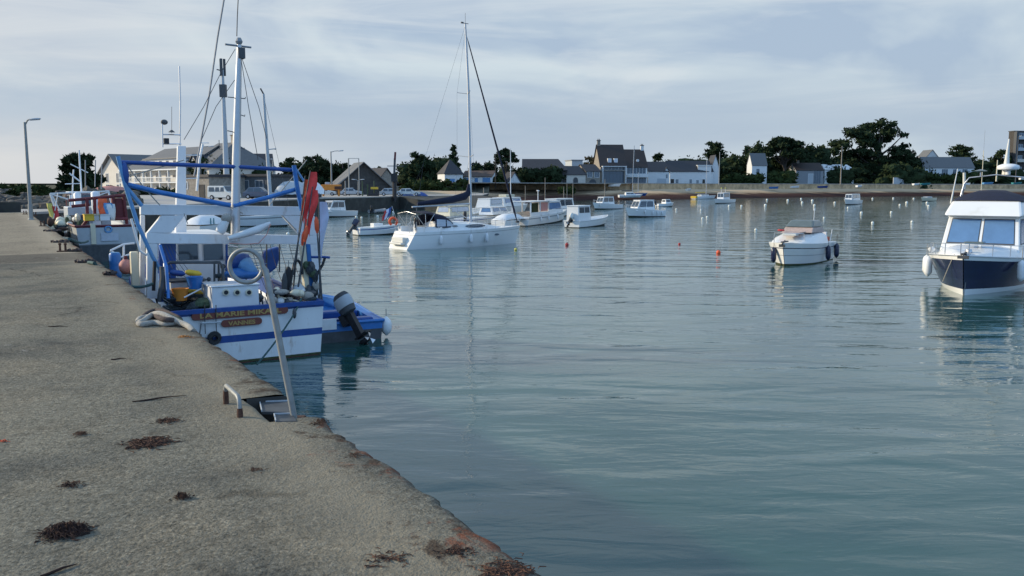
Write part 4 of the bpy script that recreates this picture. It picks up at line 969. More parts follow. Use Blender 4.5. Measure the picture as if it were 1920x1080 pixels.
# ---------------------------------------------------------------- big navy cruiser
ang = math.atan2(.8, .6)
stem = P(1807, 553); CL = 8.6
hd = Vector((-.60, -.80, 0)); root = stem-hd*(CL*.93)
ct = empty('motor_cruiser', (root.x, root.y, 0), math.atan2(hd.y, hd.x), 'large navy and white flybridge cruiser with black canvas and radar', 'motor cruiser')
ct.scale = (1, 1.2, 1)
cf = hullfn(CL, 3.2, 1.15, 1.52, tw=.92, full=.42, pw=2.6, low=.80, lowb=.30, rake=.07, draft=.35, q=.75)
hull(ct, cf, [(.17, 'cream'), (.31, 'gelcoat'), (.90, 'navy'), (1, 'gelcoat')], dk=.02, gun=.05, rail='steel', railr=.015)
# raised moulded foredeck
G = []
for i in range(10):
    u = i/9; x = 4.4+u*3.6; q = cf(x/CL, 1); wd = max(.05, q[1]-.28); hh = .42*(1-u**1.8)
    G.append([(x, -wd, q[2]-.02), (x, -wd*.88, q[2]+hh*.7), (x, -wd*.5, q[2]+hh), (x, 0, q[2]+hh*1.05), (x, wd*.5, q[2]+hh), (x, wd*.88, q[2]+hh*.7), (x, wd, q[2]-.02)])
mb = MB(); mb.grid(G, 'gelcoat', flip=True); fd = mb.build('foredeck', ct, smooth=50)
mb = MB(); mb.box(6.0, 6.5, -.28, .28, 1.80, 1.90, 'greyglass'); mb.build('hatch', fd, bevel=.02)
cb_ = cabin(ct, 1.2, 5.3, 2.5, 2.16, 1.35, 2.78, fr=.75, br=.0, m='gelcoat', nf=2, ns=2, nb=2, v0=.30, v1=.93, glass='blueglass', over=.03, nose=.06)
mb = MB()   # flybridge moulding
b_ = [(0.7, 1.28, 2.86), (.7, -1.28, 2.86), (4.95, -1.16, 2.84), (4.95, 1.16, 2.84)]; t_ = [(.9, 1.15, 3.38), (.9, -1.15, 3.38), (4.15, -1.02, 3.44), (4.15, 1.02, 3.44)]
mb.hexa(b_, t_, 'gelcoat'); fbo = mb.build('flybridge', ct, bevel=.08)
mb = MB()   # black canvas over the flybridge
G = [[(x, y, 3.43+hh*(1-(abs(y)/1.10)**3)) for y in (-1.10, -.85, -.4, 0, .4, .85, 1.10)] for x, hh in ((.85, .1), (1.6, .34), (2.6, .44), (3.6, .36), (4.2, .02))]
mb.grid(G, 'navycloth'); mb.build('canvas_cover', fbo, smooth=60)
mb = MB(); mb.box(3.62, 3.66, -.1, .12, 3.66, 3.72, 'white'); mb.build('cover_badge', fbo)
mb = MB()   # radar arch
for sd in (-1, 1):
    mb.tube([(2.1, sd*1.1, 3.3), (1.9, sd*1.0, 4.1), (1.85, sd*.85, 4.38), (1.85, 0, 4.5)], .03, 'steel', 8); mb.tube([(1.5, sd*1.1, 3.3), (1.75, sd*1.0, 4.1)], .025, 'steel', 8)
ar = mb.build('radar_arch', ct, smooth=50)
mb = MB(); mb.lathe([(.08, 4.5), (.08, 4.66), (.12, 4.68), (.33, 4.72), (.36, 4.80), (.33, 4.88), (.2, 4.94), (.02, 4.96)], (1.85, .35, 0), 'white', 16); mb.build('radar_dome', ar, smooth=50)
mb = MB(); mb.lathe([(.1, 0), (.22, .05), (.02, .12)], (1.85, -.5, 4.62), 'greyglass', 10); mb.tube([(1.85, -.5, 4.45), (1.85, -.5, 4.62)], .02, 'steel', 6); mb.build('antenna_puck', ar, smooth=50)
mb = MB(); mb.tube([(1.6, .25, 4.5), (1.5, .28, 6.0)], [.12, .02], 'offwhite', 8); mb.build('antenna_cone', ar, smooth=50)
mb = MB(); mb.tube([(3.6, -1.15, 3.3), (2.5, -1.15, 4.75)], [.03, .012], 'offwhite', 8); mb.build('whip_antenna', ct, smooth=50)
mb = MB(); mb.tube([(1.8, -1.0, 3.9), (1.85, -1.02, 4.6)], .05, 'offwhite', 8); mb.build('rod_holder', ct, smooth=50)
railing(ct, cf, .50, .975, .42, 5, .014, close=True, name='bow_rail', mid=False)
mb = MB()
for y0 in (.75, -.35): mb.tube([(4.62, y0, 1.98), (4.42, y0+.25, 2.35)], .012, 'black', 5)
mb.build('wiper', cb_)
mb = MB(); mb.box(7.7, 8.5, -.09, .09, 1.50, 1.57, 'steel'); mb.lathe([(.05, -.08), (.05, .08)], (8.5, 0, 1.54), 'black', 8, (0, 1, 0)); mb.beam((8.62, 0, 1.56), (7.95, 0, 1.60), .04, .05, 'darkgrey'); mb.beam((8.62, -.16, 1.45), (8.62, .16, 1.45), .05, .12, 'darkgrey'); mb.lathe([(.11, 0), (.09, .12)], (7.5, 0, 1.56), 'steel', 10); mb.build('anchor', ct, bevel=.01)
mb = MB(); mb.lathe([(.02, 0), (.10, .02), (.12, .12), (.02, .16)], (4.9, -1.45, 1.45), 'white', 8, (1, 0, 0)); mb.tube([(4.9, -1.2, 1.4), (4.9, -1.4, 1.45)], .02, 'steel', 5); mb.build('search_lamp', ct)
def worldobj(mb, name, label, cat, group=None, smooth=50): return tag(mb.build(name, smooth=smooth), label, cat, group)
mb = MB(); mb.tube(sag(W(ct, 8.35, .12, 1.5), W(ct, 8.05, .0, -.2), .0, 8), .022, 'rope', 6); worldobj(mb, 'mooring_rope', 'cream mooring rope hanging down the stem of the navy cruiser', 'rope')
mb = MB(); mb.tube(sag(W(ct, 8.1, -.38, 1.5), W(ct, 7.6, -.80, .42), -.03, 8), .020, 'rope', 6); worldobj(mb, 'mooring_rope', 'shorter cream rope left of the stem of the navy cruiser', 'rope')
for (s_, sd, dz, lab) in ((.52, -1, .55, 'farther white fender of the pair at the left of the navy cruiser'), (.76, -1, .45, 'outermost white fender at the left side of the navy cruiser'), (.74, 1, .45, 'large white fender on the navy cruiser at the right picture edge')):
    q = cf(s_, .95); fender(W(ct, q[0], sd*(q[1]*1.2+.14), q[2]-.42), lab, .15, .72)

# ---------------------------------------------------------------- grey hood cruiser
st_ = P(1469, 498.5); hd = Vector((-.55, -.835, 0)).normalized(); KL = 6.0; root = st_-hd*(KL*.95)
kt = empty('motor_cruiser', (root.x, root.y, 0), math.atan2(hd.y, hd.x), 'white sports cruiser with a smoked grey hatch and dark blue fenders', 'motor cruiser')
kf = hullfn(KL, 2.7, 1.0, 1.18, tw=.95, full=.35, pw=4.0, low=.80, lowb=.50, rake=.10, draft=.3, q=.8)
hull(kt, kf, [(.17, 'weedgreen'), (.26, 'weedgreen'), (.55, 'gelcoat'), (.57, 'grey'), (.80, 'gelcoat'), (.83, 'navy'), (1, 'gelcoat')], dk=.02, gun=.05)
G = []
for i in range(12):
    u = i/11; x = 1.6+u*3.6; q = kf(x/KL, 1); wd = max(.05, q[1]-.14); hh = .62*(1-u**1.7)
    G.append([(x, -wd, q[2]-.02), (x, -wd*.9, q[2]+hh*.6), (x, -wd*.6, q[2]+hh), (x, 0, q[2]+hh*1.05), (x, wd*.6, q[2]+hh), (x, wd*.9, q[2]+hh*.6), (x, wd, q[2]-.02)])
mb = MB(); mb.grid(G, 'gelcoat', flip=True); mb.add(G[0], [tuple(range(7))], 'gelcoat'); kd = mb.build('foredeck', kt, smooth=50)
mb = MB(); b_ = [(1.4, .92, 1.55), (1.4, -.92, 1.55), (3.45, -.80, 1.60), (3.45, .80, 1.60)]; t_ = [(1.5, .86, 1.82), (1.5, -.86, 1.82), (3.0, -.72, 1.86), (3.0, .72, 1.86)]; mb.hexa(b_, t_, 'teak')
mb.build('dash_panel', kt, bevel=.03)
mb = MB(); b_ = [(1.2, .86, 1.83), (1.2, -.86, 1.83), (3.1, -.74, 1.87), (3.1, .74, 1.87)]; t_ = [(1.5, .70, 2.2), (1.5, -.70, 2.2), (2.5, -.58, 2.22), (2.5, .58, 2.22)]; mb.hexa(b_, t_, 'greyglass'); mb.build('windscreen', kt, bevel=.08)
mb = MB(); mb.tube([(1.45, .35, 2.2), (1.4, .35, 2.75)], .015, 'white', 6); mb.lathe([(.05, 0), (.05, .1)], (1.4, .35, 2.72), 'white', 8); mb.build('stern_light', kt)
mb = MB(); mb.box(3.5, 4.7, -.5, .5, 1.62, 1.66, 'teak'); mb.box(4.3, 4.9, -.35, .35, 1.50, 1.60, 'offwhite'); mb.build('sun_pad', kt, bevel=.02)
mb = MB(); mb.tube([(4.9, -.78, 1.25), (4.9, -.75, 1.62), (5.5, -.35, 1.66), (5.75, 0, 1.68), (5.5, .35, 1.66), (4.9, .75, 1.62), (4.9, .78, 1.25)], .016, 'steel', 6)
mb.build('bow_rail', kt)
mb = MB(); mb.box(5.2, 6.12, -.07, .07, 1.20, 1.26, 'darkgrey'); mb.beam((6.1, -.15, 1.05), (6.1, .15, 1.05), .05, .14, 'darkgrey'); mb.beam((5.6, 0, 1.28), (6.15, 0, 1.1), .05, .05, 'darkgrey'); mb.build('anchor', kt)
mb = MB(); mb.box(.05, .25, .5, .75, 1.0, 1.5, 'white'); mb.tube([(.1, .95, 1.0), (.0, 1.0, 1.65)], .02, 'white', 6); mb.box(.5, 1.1, .7, 1.0, 1.05, 1.25, 'orange'); mb.build('cockpit_seat', kt, bevel=.03)
for (s_, sd, lab) in ((.93, -1, 'dark blue fender at the bow left of the smoked-hatch cruiser'), (.42, 1, 'dark blue fender amidships on the smoked-hatch cruiser'), (.08, 1, 'dark blue fender at the stern of the smoked-hatch cruiser')):
    q = kf(s_, .8); fender(W(kt, q[0], sd*(q[1]+.13), .52), lab, .14, .72, 'navy', rope=.55, rm='darkrope')
mb = MB(); mb.tube(arc((0, 0, 0), .14, 0, 6.28, 10, (1, 0, 0), (0, 1, 0)), .05, 'red', 6, True); o = mb.build('lifebuoy'); o.location = W(kt, 3.9, -.7, 1.72); tag(o, 'red ring on the foredeck of the smoked-hatch cruiser', 'lifebuoy')
# ---------------------------------------------------------------- mid-distance motor boats
def mfend(t, f, L, lst, lab, m='white', r=.1, l=.45):
    for s_, sd, where in lst:
        q = f(s_, .85); fender(W(t, q[0], sd*(q[1]+r+.02), max(.33, q[2]-.2)), lab+', '+where, r, l, m, rope=.35)
# B1 small open boat with dark outboard left of the yacht
t, L_ = boat_at('open_boat', 'small white open boat with a dark outboard behind the yacht stern', 'boat', (668, 441), (752, 438), L=None)
f = stdhull(t, L_, 1.8, .62, .85, stripe='blue', tw=.85, full=.45, draft=.25, dk=.30)
outboard(t, (0, 0, .70), 0, 1.25, 'navy', 'darkgrey', R(38))
mb = MB(); mb.box(L_*.35, L_*.55, -.35, .35, .3, .95, 'gelcoat'); mb.box(L_*.15, L_*.22, -.8, .8, .45, .52, 'gelcoat'); mb.build('console', t, bevel=.03)
# B2 white pilot boat near quay
t, L_ = boat_at('pilot_boat', 'white cabin boat moored in front of the dark quay face', 'boat', (661, 405), (603, 408))
f = stdhull(t, L_, 2.2, .75, 1.1, tw=.85, full=.45, dk=.2)
cabin(t, L_*.38, L_*.88, 1.7, 1.4, .7, 2.1, fr=.9, br=.1, v0=.45, nose=.3)
railing(t, f, .6, .97, .4, 3, .015, close=True, mid=False)
# B3 inflatable
t, L_ = boat_at('inflatable_dinghy', 'grey inflatable dinghy with an outboard beside the dark quay', 'dinghy', (697, 400), (722, 399))
mb = MB(); mb.tube([(0, .6, .3), (L_*.6, .6, .32), (L_*.9, .35, .42), (L_, 0, .48), (L_*.9, -.35, .42), (L_*.6, -.6, .32), (0, -.6, .3)], .22, 'grey', 8); mb.build('tube', t, smooth=50)
mb = MB(); mb.box(.05, .12, -.5, .5, .1, .6, 'darkgrey'); mb.box(.05, L_*.8, -.5, .5, .08, .14, 'darkgrey'); mb.box(L_*.35, L_*.5, -.55, .55, .45, .50, 'darkgrey'); mb.build('floorboards', t)
outboard(t, (0.05, 0, .65), 0, 1.0, 'black', 'black', R(20))
# cluster behind the yacht
t, L_ = boat_at('motor_boat', 'pale cabin boat with a cream canvas hood seen above the yacht deck', 'boat', (818, 421), (905, 414))
f = stdhull(t, L_, 2.4, .85, 1.15, tw=.88, full=.4, dk=.1, stripe='grey')
cabin(t, L_*.12, L_*.62, 1.9, 1.5, .85, 1.9, fr=.8, br=.35, m='cream', glass='clearvinyl', nf=2, ns=1, roofm='cream'); railing(t, f, .55, .97, .45, 4, .015, close=True)
t, L_ = boat_at('motor_boat', 'blue-grey hulled launch with a dark outboard behind the yacht bow', 'boat', (868, 424), (962, 414))
f = stdhull(t, L_, 2.3, .8, 1.15, tw=.88, full=.4, dk=.1, stripe='blue')
cabin(t, L_*.42, L_*.80, 1.7, 1.2, .95, 1.75, fr=.8, br=.1, glass='blueglass', nose=.2); outboard(t, (0, -.3, .9), 0, 1.2, 'black', 'black', R(10)); railing(t, f, .5, .97, .45, 4, .015, close=True)
t, L_ = boat_at('cabin_cruiser', 'white cruiser with a rounded stern hood behind the launch', 'boat', (900, 404), (990, 397))
f = stdhull(t, L_, 2.9, 1.0, 1.3, tw=.9, full=.4, dk=.1)
cabin(t, L_*.05, L_*.30, 2.3, 1.9, 1.0, 2.3, fr=.2, br=.5, m='render', nf=0, ns=1, nb=0, glass='clearvinyl'); cabin(t, L_*.33, L_*.78, 2.2, 1.7, 1.1, 2.35, fr=1.2, br=.2, glass='blueglass', nose=.2)
t, L_ = boat_at('cabin_cruiser', 'small white cruiser with a low flybridge between the cruiser and the open-backed cabin boat', 'boat', (922, 397), (985, 392.5))
f = stdhull(t, L_, 2.7, .9, 1.2, tw=.9, full=.4, dk=.1); cabin(t, L_*.25, L_*.75, 2.1, 1.6, 1.0, 2.2, fr=1.0, br=.2, glass='blueglass', nose=.2)
mb = MB(); mb.box(L_*.3, L_*.55, -.7, .7, 2.3, 2.7, 'cream'); mb.build('flybridge', t, bevel=.08)
mb = MB(); t2, L2 = boat_at('life_raft', '', '', (934, 414), (978, 411))
bpy.data.objects.remove(t2)
# wrapped white cover on a small tender behind the yacht bow
t, L_ = boat_at('covered_dinghy', 'dinghy under a bulging white cover behind the yacht bow', 'dinghy', (934, 427), (976, 424))
f = stdhull(t, L_, 1.9, .7, .8, tw=.9, full=.4, dk=.05)
G = [[(x, y*(.95-.3*(x/L_)**4), .72+.62*(1-(2*x/L_-1)**4)*(1-(abs(y)/1.0)**3)+.02*math.sin(x*9)*math.cos(y*7)) for y in (-.95, -.85, -.6, -.3, 0, .3, .6, .85, .95)] for x in [L_*i/12 for i in range(13)]]
mb = MB(); mb.grid(G, 'white'); mb.build('boat_cover', t, smooth=60)
# open-backed cabin boat
t, L_ = boat_at('cabin_boat', 'long white cabin boat with an open sunlit wheelhouse and orange curtain', 'boat', (972, 424), (1062, 413))
f = stdhull(t, L_, 2.6, .95, 1.35, stripe='grey', tw=.9, full=.45, dk=.12)
mb = MB(); Wd = 1.0; x0 = L_*.05; x1 = L_*.42; z0 = .9; z1 = 2.42
for x in (x0, x0+(x1-x0)*.48):
    for sd in (-1, 1): mb.box(x, x+.16, sd*Wd-.06, sd*Wd+.06, z0, z1, 'render')
mb.box(x1-.12, x1, -Wd, Wd, z0, z1, 'render'); mb.box(x0, x1, -Wd-.02, -Wd+.04, z0, z0+.45, 'render'); mb.box(x0, x1, Wd-.04, Wd+.02, z0, z0+.45, 'render'); wh = mb.build('wheelhouse', t)
mb = MB(); mb.box(x0-.15, x1+.2, -Wd-.12, Wd+.12, z1+.003, z1+.09, 'render'); mb.build('roof', wh, bevel=.02)
mb = MB(); mb.box(x0+.35, x0+(x1-x0)*.45, -Wd+.10, -Wd+.12, z0+.3, z1-.1, 'leafwarm'); mb.build('curtain', wh)
mb = MB(); mb.box(x0+(x1-x0)*.55, x1-.2, -Wd+.1, -Wd+.12, z0+.5, z1-.1, 'pink'); mb.build('curtain', wh)
cabin(t, x1+.01, L_*.78, 1.9, 1.55, 1.0, 2.38, fr=1.1, br=.0, nf=2, ns=1, nb=0, glass='blueglass', nose=.15, v0=.4)
mfend(t, f, L_, [(.2, -1, 'near the stern'), (.35, -1, 'amidships'), (.55, -1, 'forward')], 'white fender on the open-backed cabin boat')
mb = MB(); mb.lathe([(.04, 0), (.04, 1.0), (.16, 1.02), (.16, 1.12)], (x1, .3, 2.5), 'white', 8); mb.build('stern_light', t)
# cruiser behind it
t, L_ = boat_at('cabin_cruiser', 'white cruiser with a curved roof and three windows behind the open-backed boat', 'boat', (1075, 402), (1012, 409))
f = stdhull(t, L_, 2.6, 1.0, 1.3, tw=.9, full=.4, dk=.1); cabin(t, L_*.2, L_*.75, 2.2, 1.8, 1.0, 2.35, fr=.7, br=.3, nf=2, ns=2, nose=.2, v0=.35); 
# pilot-house fishing boat
t, L_ = boat_at('fishing_boat', 'white open fishing boat with an upright box wheelhouse and raised outboard', 'boat', (1072, 427), (1139, 421))
f = stdhull(t, L_, 2.1, .68, 1.05, tw=.85, full=.42, pw=2.4, dk=.30, rail='white', railr=.04)
cabin(t, L_*.02, L_*.36, 1.35, 1.25, .45, 2.1, fr=.25, br=.0, nf=2, ns=2, nb=0, v0=.62, v1=.9, m='white')
outboard(t, (-.05, 0, .75), 0, 1.3, 'offwhite', 'black', R(45)); 
mb = MB(); mb.tube([(L_*.2, .5, 2.15), (L_*.2, .5, 3.0)], .012, 'wire', 5); mb.build('antenna', t)
# small white cabin boat in front of the beach
t, L_ = boat_at('cabin_boat', 'white cabin boat pointing left below the tall brown-roofed house', 'boat', (1160, 391), (1111, 393))
f = stdhull(t, L_, 2.2, .8, 1.25, tw=.85, full=.42, dk=.15); cabin(t, L_*.32, L_*.78, 1.7, 1.35, .8, 2.15, fr=.8, br=.1, nf=2, ns=2, nose=.2); railing(t, f, .6, .97, .45, 3, .02, close=True, mid=False)
mfend(t, f, L_, [(.85, 1, 'at the bow')], 'pale fender on the left-pointing cabin boat', 'offwhite')
t, L_ = boat_at('cabin_boat', 'white cabin boat with two windscreens and fenders, in front of the beached yacht', 'boat', (1239, 405.5), (1172, 407.5))
f = stdhull(t, L_, 2.2, .85, 1.3, tw=.88, full=.42, dk=.15); cabin(t, L_*.30, L_*.80, 1.75, 1.4, .8, 2.2, fr=.8, br=.1, nf=2, ns=2, nose=.2); railing(t, f, .6, .97, .4, 3, .018, close=True, mid=False)
mfend(t, f, L_, [(.62, 1, 'nearest its bow'), (.42, 1, 'amidships'), (.28, 1, 'nearest its stern'), (.14, 1, 'at its stern corner')], 'white fender on the two-windscreen cabin boat')
t, L_ = boat_at('cabin_boat', 'tiny white cuddy boat with an outboard right of the two-windscreen boat', 'boat', (1230, 387.5), (1263, 387))
f = stdhull(t, L_, 1.9, .55, .85, tw=.88, full=.42, dk=.15); cabin(t, L_*.42, L_*.80, 1.4, 1.1, .6, 1.4, fr=.5, br=.1, nf=2, ns=1, nose=.2); outboard(t, (0, 0, .6), 0, 1.1, 'black', 'black', R(15))
t, L_ = boat_at('sailing_boat', 'small sailing boat with a yellow stern and a bare mast', 'sailing boat', (1300, 373.5), (1342, 372.5))
f = stdhull(t, L_, 2.2, .9, 1.1, tw=.85, full=.42, dk=.1, hm='white'); cabin(t, L_*.25, L_*.62, 1.5, 1.1, .95, 1.45, fr=.4, br=.1, nf=0, ns=2, nose=.2)
mb = MB(); q = f(.0, .9); mb.box(-.08, 1.1, -.95, .95, .25, .98, 'yellow'); mb.build('stern_panel', t, bevel=.05)
mb = MB(); mb.tube([(L_*.55, 0, 1.2), (L_*.55, 0, 13.5)], .09, 'alu', 6); mo = mb.build('mast', t); mb = MB(); mb.tube([(L_*.5, 0, 2.2), (L_*.1, 0, 2.1)], .12, 'yellow', 6); mb.build('boom', mo)
t, L_ = boat_at('fishing_boat', 'small white wheelhouse boat with two deck lamps in front of the yellow-sterned boat', 'boat', (1372, 380), (1338, 382))
f = stdhull(t, L_, 2.4, .85, 1.2, tw=.85, full=.42, dk=.15); cabin(t, L_*.30, L_*.66, 1.7, 1.5, .8, 2.5, fr=.3, br=.1, nf=2, ns=1, m='white', nose=.05)
mb = MB()
for y in (-.5, .5): mb.tube([(L_*.5, y, 2.5), (L_*.5, y, 3.6)], .04, 'white', 6); mb.lathe([(.12, 0), (.15, .2), (.05, .3)], (L_*.5, y, 3.5), 'buoyyellow', 8)
mb.build('deck_lamp', t)
t, L_ = boat_at('cabin_boat', 'white cabin boat alone in front of the largest pine', 'boat', (1609, 382), (1583, 384.5))
f = stdhull(t, L_, 2.3, .85, 1.3, tw=.88, full=.42, dk=.15); cabin(t, L_*.15, L_*.75, 1.8, 1.5, .9, 2.3, fr=.7, br=.1, nf=2, ns=2, nose=.15); railing(t, f, .6, .97, .4, 3, .02, close=True, mid=False)
t, L_ = boat_at('open_boat', 'cream open boat floating below the long white cottage', 'boat', (1750, 376.5), (1727, 378))
f = stdhull(t, L_, 2.1, .85, 1.2, hm='cream', tw=.85, full=.42, dk=.25); mb = MB(); mb.box(L_*.3, L_*.7, -.6, .6, .8, 1.25, 'greypaint'); mb.build('cuddy', t, bevel=.1)
t, L_ = boat_at('sailing_boat', 'white dinghy with a tall bare mast aground left of the navy cruiser', 'sailing boat', (1850, 366), (1824, 368))
f = stdhull(t, L_, 2.1, .9, 1.2, tw=.85, full=.42, dk=.2); mb = MB(); mb.tube([(L_*.45, 0, 1.0), (L_*.45, 0, 20)], .15, 'cream', 6); mb.tube([(L_*.45, 0, 20), (L_*.45, 0, 29)], .05, 'grey', 5); mb.build('mast', t)
# boats drawn up on the foreshore
def shore_boat(lab, px, py, Y, Lm, B, rz, hm, zz, cat='dinghy', name='beached_dinghy', deck=None, tip=0):
    c = at(px, py, Y); t = empty(name, c, rz, lab, cat); f = hullfn(Lm, B, .55, .75, draft=.2, tw=.8)
    hull(t, f, [(.4, hm), (1, hm)], mdeck=deck or hm, dk=.2); mb = MB(); mb.box(Lm*.3, Lm*.4, -B*.38, B*.38, .42, .47, 'offwhite'); mb.build('thwart', t)
    t.rotation_euler[0] = tip; return t
t = shore_boat('white and blue sailing yacht aground at the foot of the sea wall', 1160, 369, 262, 7.6, 2.6, .15, 'white', 0, 'sailing yacht', 'beached_yacht', 'white', .1)
f = None; cabin(t, 2, 5.2, 1.7, 1.2, .6, 1.3, fr=.8, br=.1, ns=2, nf=0, nb=0, m='white'); mb = MB(); mb.tube([(4.2, 0, .7), (4.2, 0, 15.5)], .1, 'alu', 6); mb.tube([(4.2, 0, 15), (7.4, 0, .8)], .02, 'wire', 4); mb.tube([(4.1, 0, 1.9), (.8, 0, 1.8)], .14, 'navycloth', 6); mb.build('mast', t)
t = shore_boat('small sailing boat with blue cover beside the beached yacht', 1178, 366, 266, 6.0, 2.2, 0.0, 'blue', 0, 'sailing boat', 'beached_yacht', 'greypaint')
mb = MB(); mb.tube([(3, 0, .7), (3, 0, 7)], .08, 'alu', 6); mb.build('mast', t)
shore_boat('pale dinghy upside against the sea wall above the beached yacht', 1140, 348.5, 285, 4.5, 1.7, .2, 'white', 0)
shore_boat('pale dinghy lying on the beach above the yellow-sterned boat', 1288, 357, 300, 3.6, 1.5, 1.0, 'offwhite', 0)
shore_boat('blue dinghy on the beach below the hedge of the steep-roofed house', 1443, 353, 343, 3.8, 1.8, .1, 'midblue', 0, deck='blue')
shore_boat('white upturned dinghy right of the blue dinghy', 1483, 351.5, 344, 4.0, 1.6, .3, 'white', 0)
shore_boat('dark blue dinghy below the bungalow on the beach', 1533, 351.5, 350, 4.2, 1.7, -.1, 'blue', 0, deck='navy')
shore_boat('small white dinghy on the beach under the largest pine', 1606, 350, 356, 3.4, 1.6, .5, 'white', 0)
shore_boat('white dinghy beside the teal dinghy on the beach', 1712, 346.5, 370, 3.6, 1.9, .3, 'white', 0)
shore_boat('teal dinghy beside a white dinghy below the long cottage', 1727, 346, 371, 4.4, 1.8, .1, 'teal', 0, deck='teal')
shore_boat('white dinghy on the beach right of the long cottage', 1807, 346, 378, 3.4, 1.6, .2, 'white', 0)
shore_boat('light blue covered dinghy left of the radar arch', 1843, 344.5, 378, 5.0, 2.2, .1, 'skyblue', 0, deck='skyblue')
shore_boat('teal dinghy seen under the radar arch', 1898, 344.5, 378, 4.6, 2.0, .1, 'teal', 0, deck='teal')

# ---------------------------------------------------------------- mooring buoys
def buoy(px, py, d, m, lab, kind='ball', group='white mooring buoys'):
    c = P(px, py); t = empty('mooring_buoy', c, 0, lab, 'buoy', group if group else None); mb = MB()
    if kind == 'ball': d *= .72; mb.ball((0, 0, d*.22), (d/2, d/2, d/2), m, 12, 8)
    else: mb.lathe([(d*.2, -.1), (d*.42, .05), (d*.5, d*.6), (d*.42, d*1.3), (d*.2, d*1.7), (d*.08, d*1.75)], (0, 0, 0), m, 12)
    mb.build('float', t, smooth=60)
    k = MB(); k.tube(arc((0, 0, d*.72 if kind == 'ball' else d*1.75), d*.13, 0, 2*math.pi, 10), d*.03, 'darkgrey', 5, True); k.tube([(0, 0, -.4), (0, 0, -.1)], d*.06, 'darkrope', 5); k.build('mooring_ring', t, smooth=60)
    return t
WB = 'small white mooring buoy far out near the brown foreshore'
for px, py, d in [(1438, 375.5, .85), (1477, 376.5, .9), (1502, 373.5, .8), (1504, 380.5, .8), (1523, 377, .9), (1527, 386, .7), (1435, 386, .8), (1390, 387, .6), (1367, 387, .65), (1565, 381, .75), (1636, 373, .8), (1675, 372.5, .8), (1713, 373, .75), (1700, 381, .85), (1687, 385, .6), (1738, 381, .75), (1741, 387, .65), (1314, 395, .4), (1268, 393, .45), (1590, 390, .5)]:
    buoy(px, py, d, 'buoywhite', WB, group='small white buoys near the foreshore')
buoy(1317, 410.5, .42, 'buoywhite', 'left one of two touching white buoys between cuddy boat and smoked-hatch cruiser'); buoy(1326, 408, .42, 'buoywhite', 'right one of two touching white buoys between cuddy boat and smoked-hatch cruiser')
buoy(1417, 432, .36, 'buoywhite', 'upright pale buoy just left of the smoked-hatch cruiser')
buoy(1615, 400, .55, 'buoywhite', 'tall white buoy directly below the lone white cabin boat'); buoy(1671, 399, .50, 'buoywhite', 'white buoy midway between the lone cabin boat and the cream boat')
buoy(1636, 419, .42, 'buoywhite', 'large white buoy right of the smoked-hatch cruiser'); buoy(1710, 417, .42, 'buoywhite', 'white ball buoy above the fenders of the navy cruiser'); buoy(1545, 409, .35, 'buoywhite', 'faint white buoy just above the smoked-hatch cruiser')
for px, py, d, l in [(668, 408, .45, 'leftmost of the white buoys left of the open boat'), (678, 409, .4, 'white buoy just right of the leftmost pair buoy'), (708, 407, .5, 'white buoy below the grey inflatable'), (737, 399, .5, 'white buoy right of the grey inflatable'), (727, 403, .4, 'white buoy between the inflatable and the yacht flag')]:
    buoy(px, py, d, 'buoywhite', l)
buoy(1063, 460, .34, 'red', 'red ball buoy below the box-wheelhouse fishing boat', group='red mooring buoys'); buoy(1347, 475, .38, 'orange', 'largest orange-red ball buoy, left of the smoked-hatch cruiser', group='red mooring buoys')
buoy(1274, 458.5, .24, 'red', 'smallest dark red buoy in open water', group='red mooring buoys'); buoy(967, 469, .28, 'buoyyellow', 'single yellow buoy under the bow of the nearest yacht', group=None)
buoy(1153, 420, .18, 'darkgrey', 'tiny dark float right of the box-wheelhouse fishing boat', group=None)
buoy(540, 440, .4, 'buoywhite', 'white float behind the flags of the blue trawler')

# ---------------------------------------------------------------- poles, lamps, masts on land
def pole(name, lab, cat, px, pyb, pyt, Y, r=.12, m='galv', z0=None, extra=None, taper=.6):
    b_ = at(px, pyb, Y); tp = at(px, pyt, Y); t = empty(name, b_, 0, lab, cat); h = tp.z-b_.z
    mb = MB(); mb.tube([(0, 0, -.5), (0, 0, h*.5), (0, 0, h)], [r, r*(1+taper)/2, r*taper], m, 8); mb.build('pole', t, smooth=50); return t, h
def lampheads(t, h, dirs, arm=1.2, r=.05, k=1.0):
    for dx, dy in dirs:
        mb = MB(); mb.tube([(0, 0, h-.15), (dx*arm*.5, dy*arm*.5, h+.08), (dx*arm, dy*arm, h+.15)], r, 'galv', 6); mb.build('lamp_arm', t, smooth=50)
        d = Vector((dx, dy, 0)).normalized(); rz = math.atan2(dy, dx)
        mb = MB(); mb.ball((0, 0, 0), (.42*k, .16*k, .08*k), 'greypaint', 10, 6); mb.box(-.3*k, .3*k, -.11*k, .11*k, -.07*k, -.05*k, 'clearvinyl')
        o = mb.build('lamp_head', t, smooth=50); o.location = (dx*arm+d.x*.3*k, dy*arm+d.y*.3*k, h+.15); o.rotation_euler = (0, -.08, rz)
t, h = pole('street_lamp', 'tall bluish lamp post standing on the pier edge', 'street lamp', 58.5, 413, 229, 43, .10, 'galv', taper=.6); lampheads(t, h, [(1, .1)], .25, .04, .75)
mb = MB(); mb.lathe([(.16, -.02), (.16, .05), (.11, .10), (.11, .8)], (0, 0, 0), 'galv', 10); mb.build('base', t)
t, h = pole('street_lamp', 'lamp post standing left of the shed roof', 'street lamp', 622, 352, 284, 182, .20); lampheads(t, h, [(1, 0)], 1.6, .08, 1.6)
t, h = pole('street_lamp', 'thin lamp post beside the tall boat mast', 'street lamp', 513, 352, 300, 170, .15); lampheads(t, h, [(0, -1)], .3, .08, 1.3)
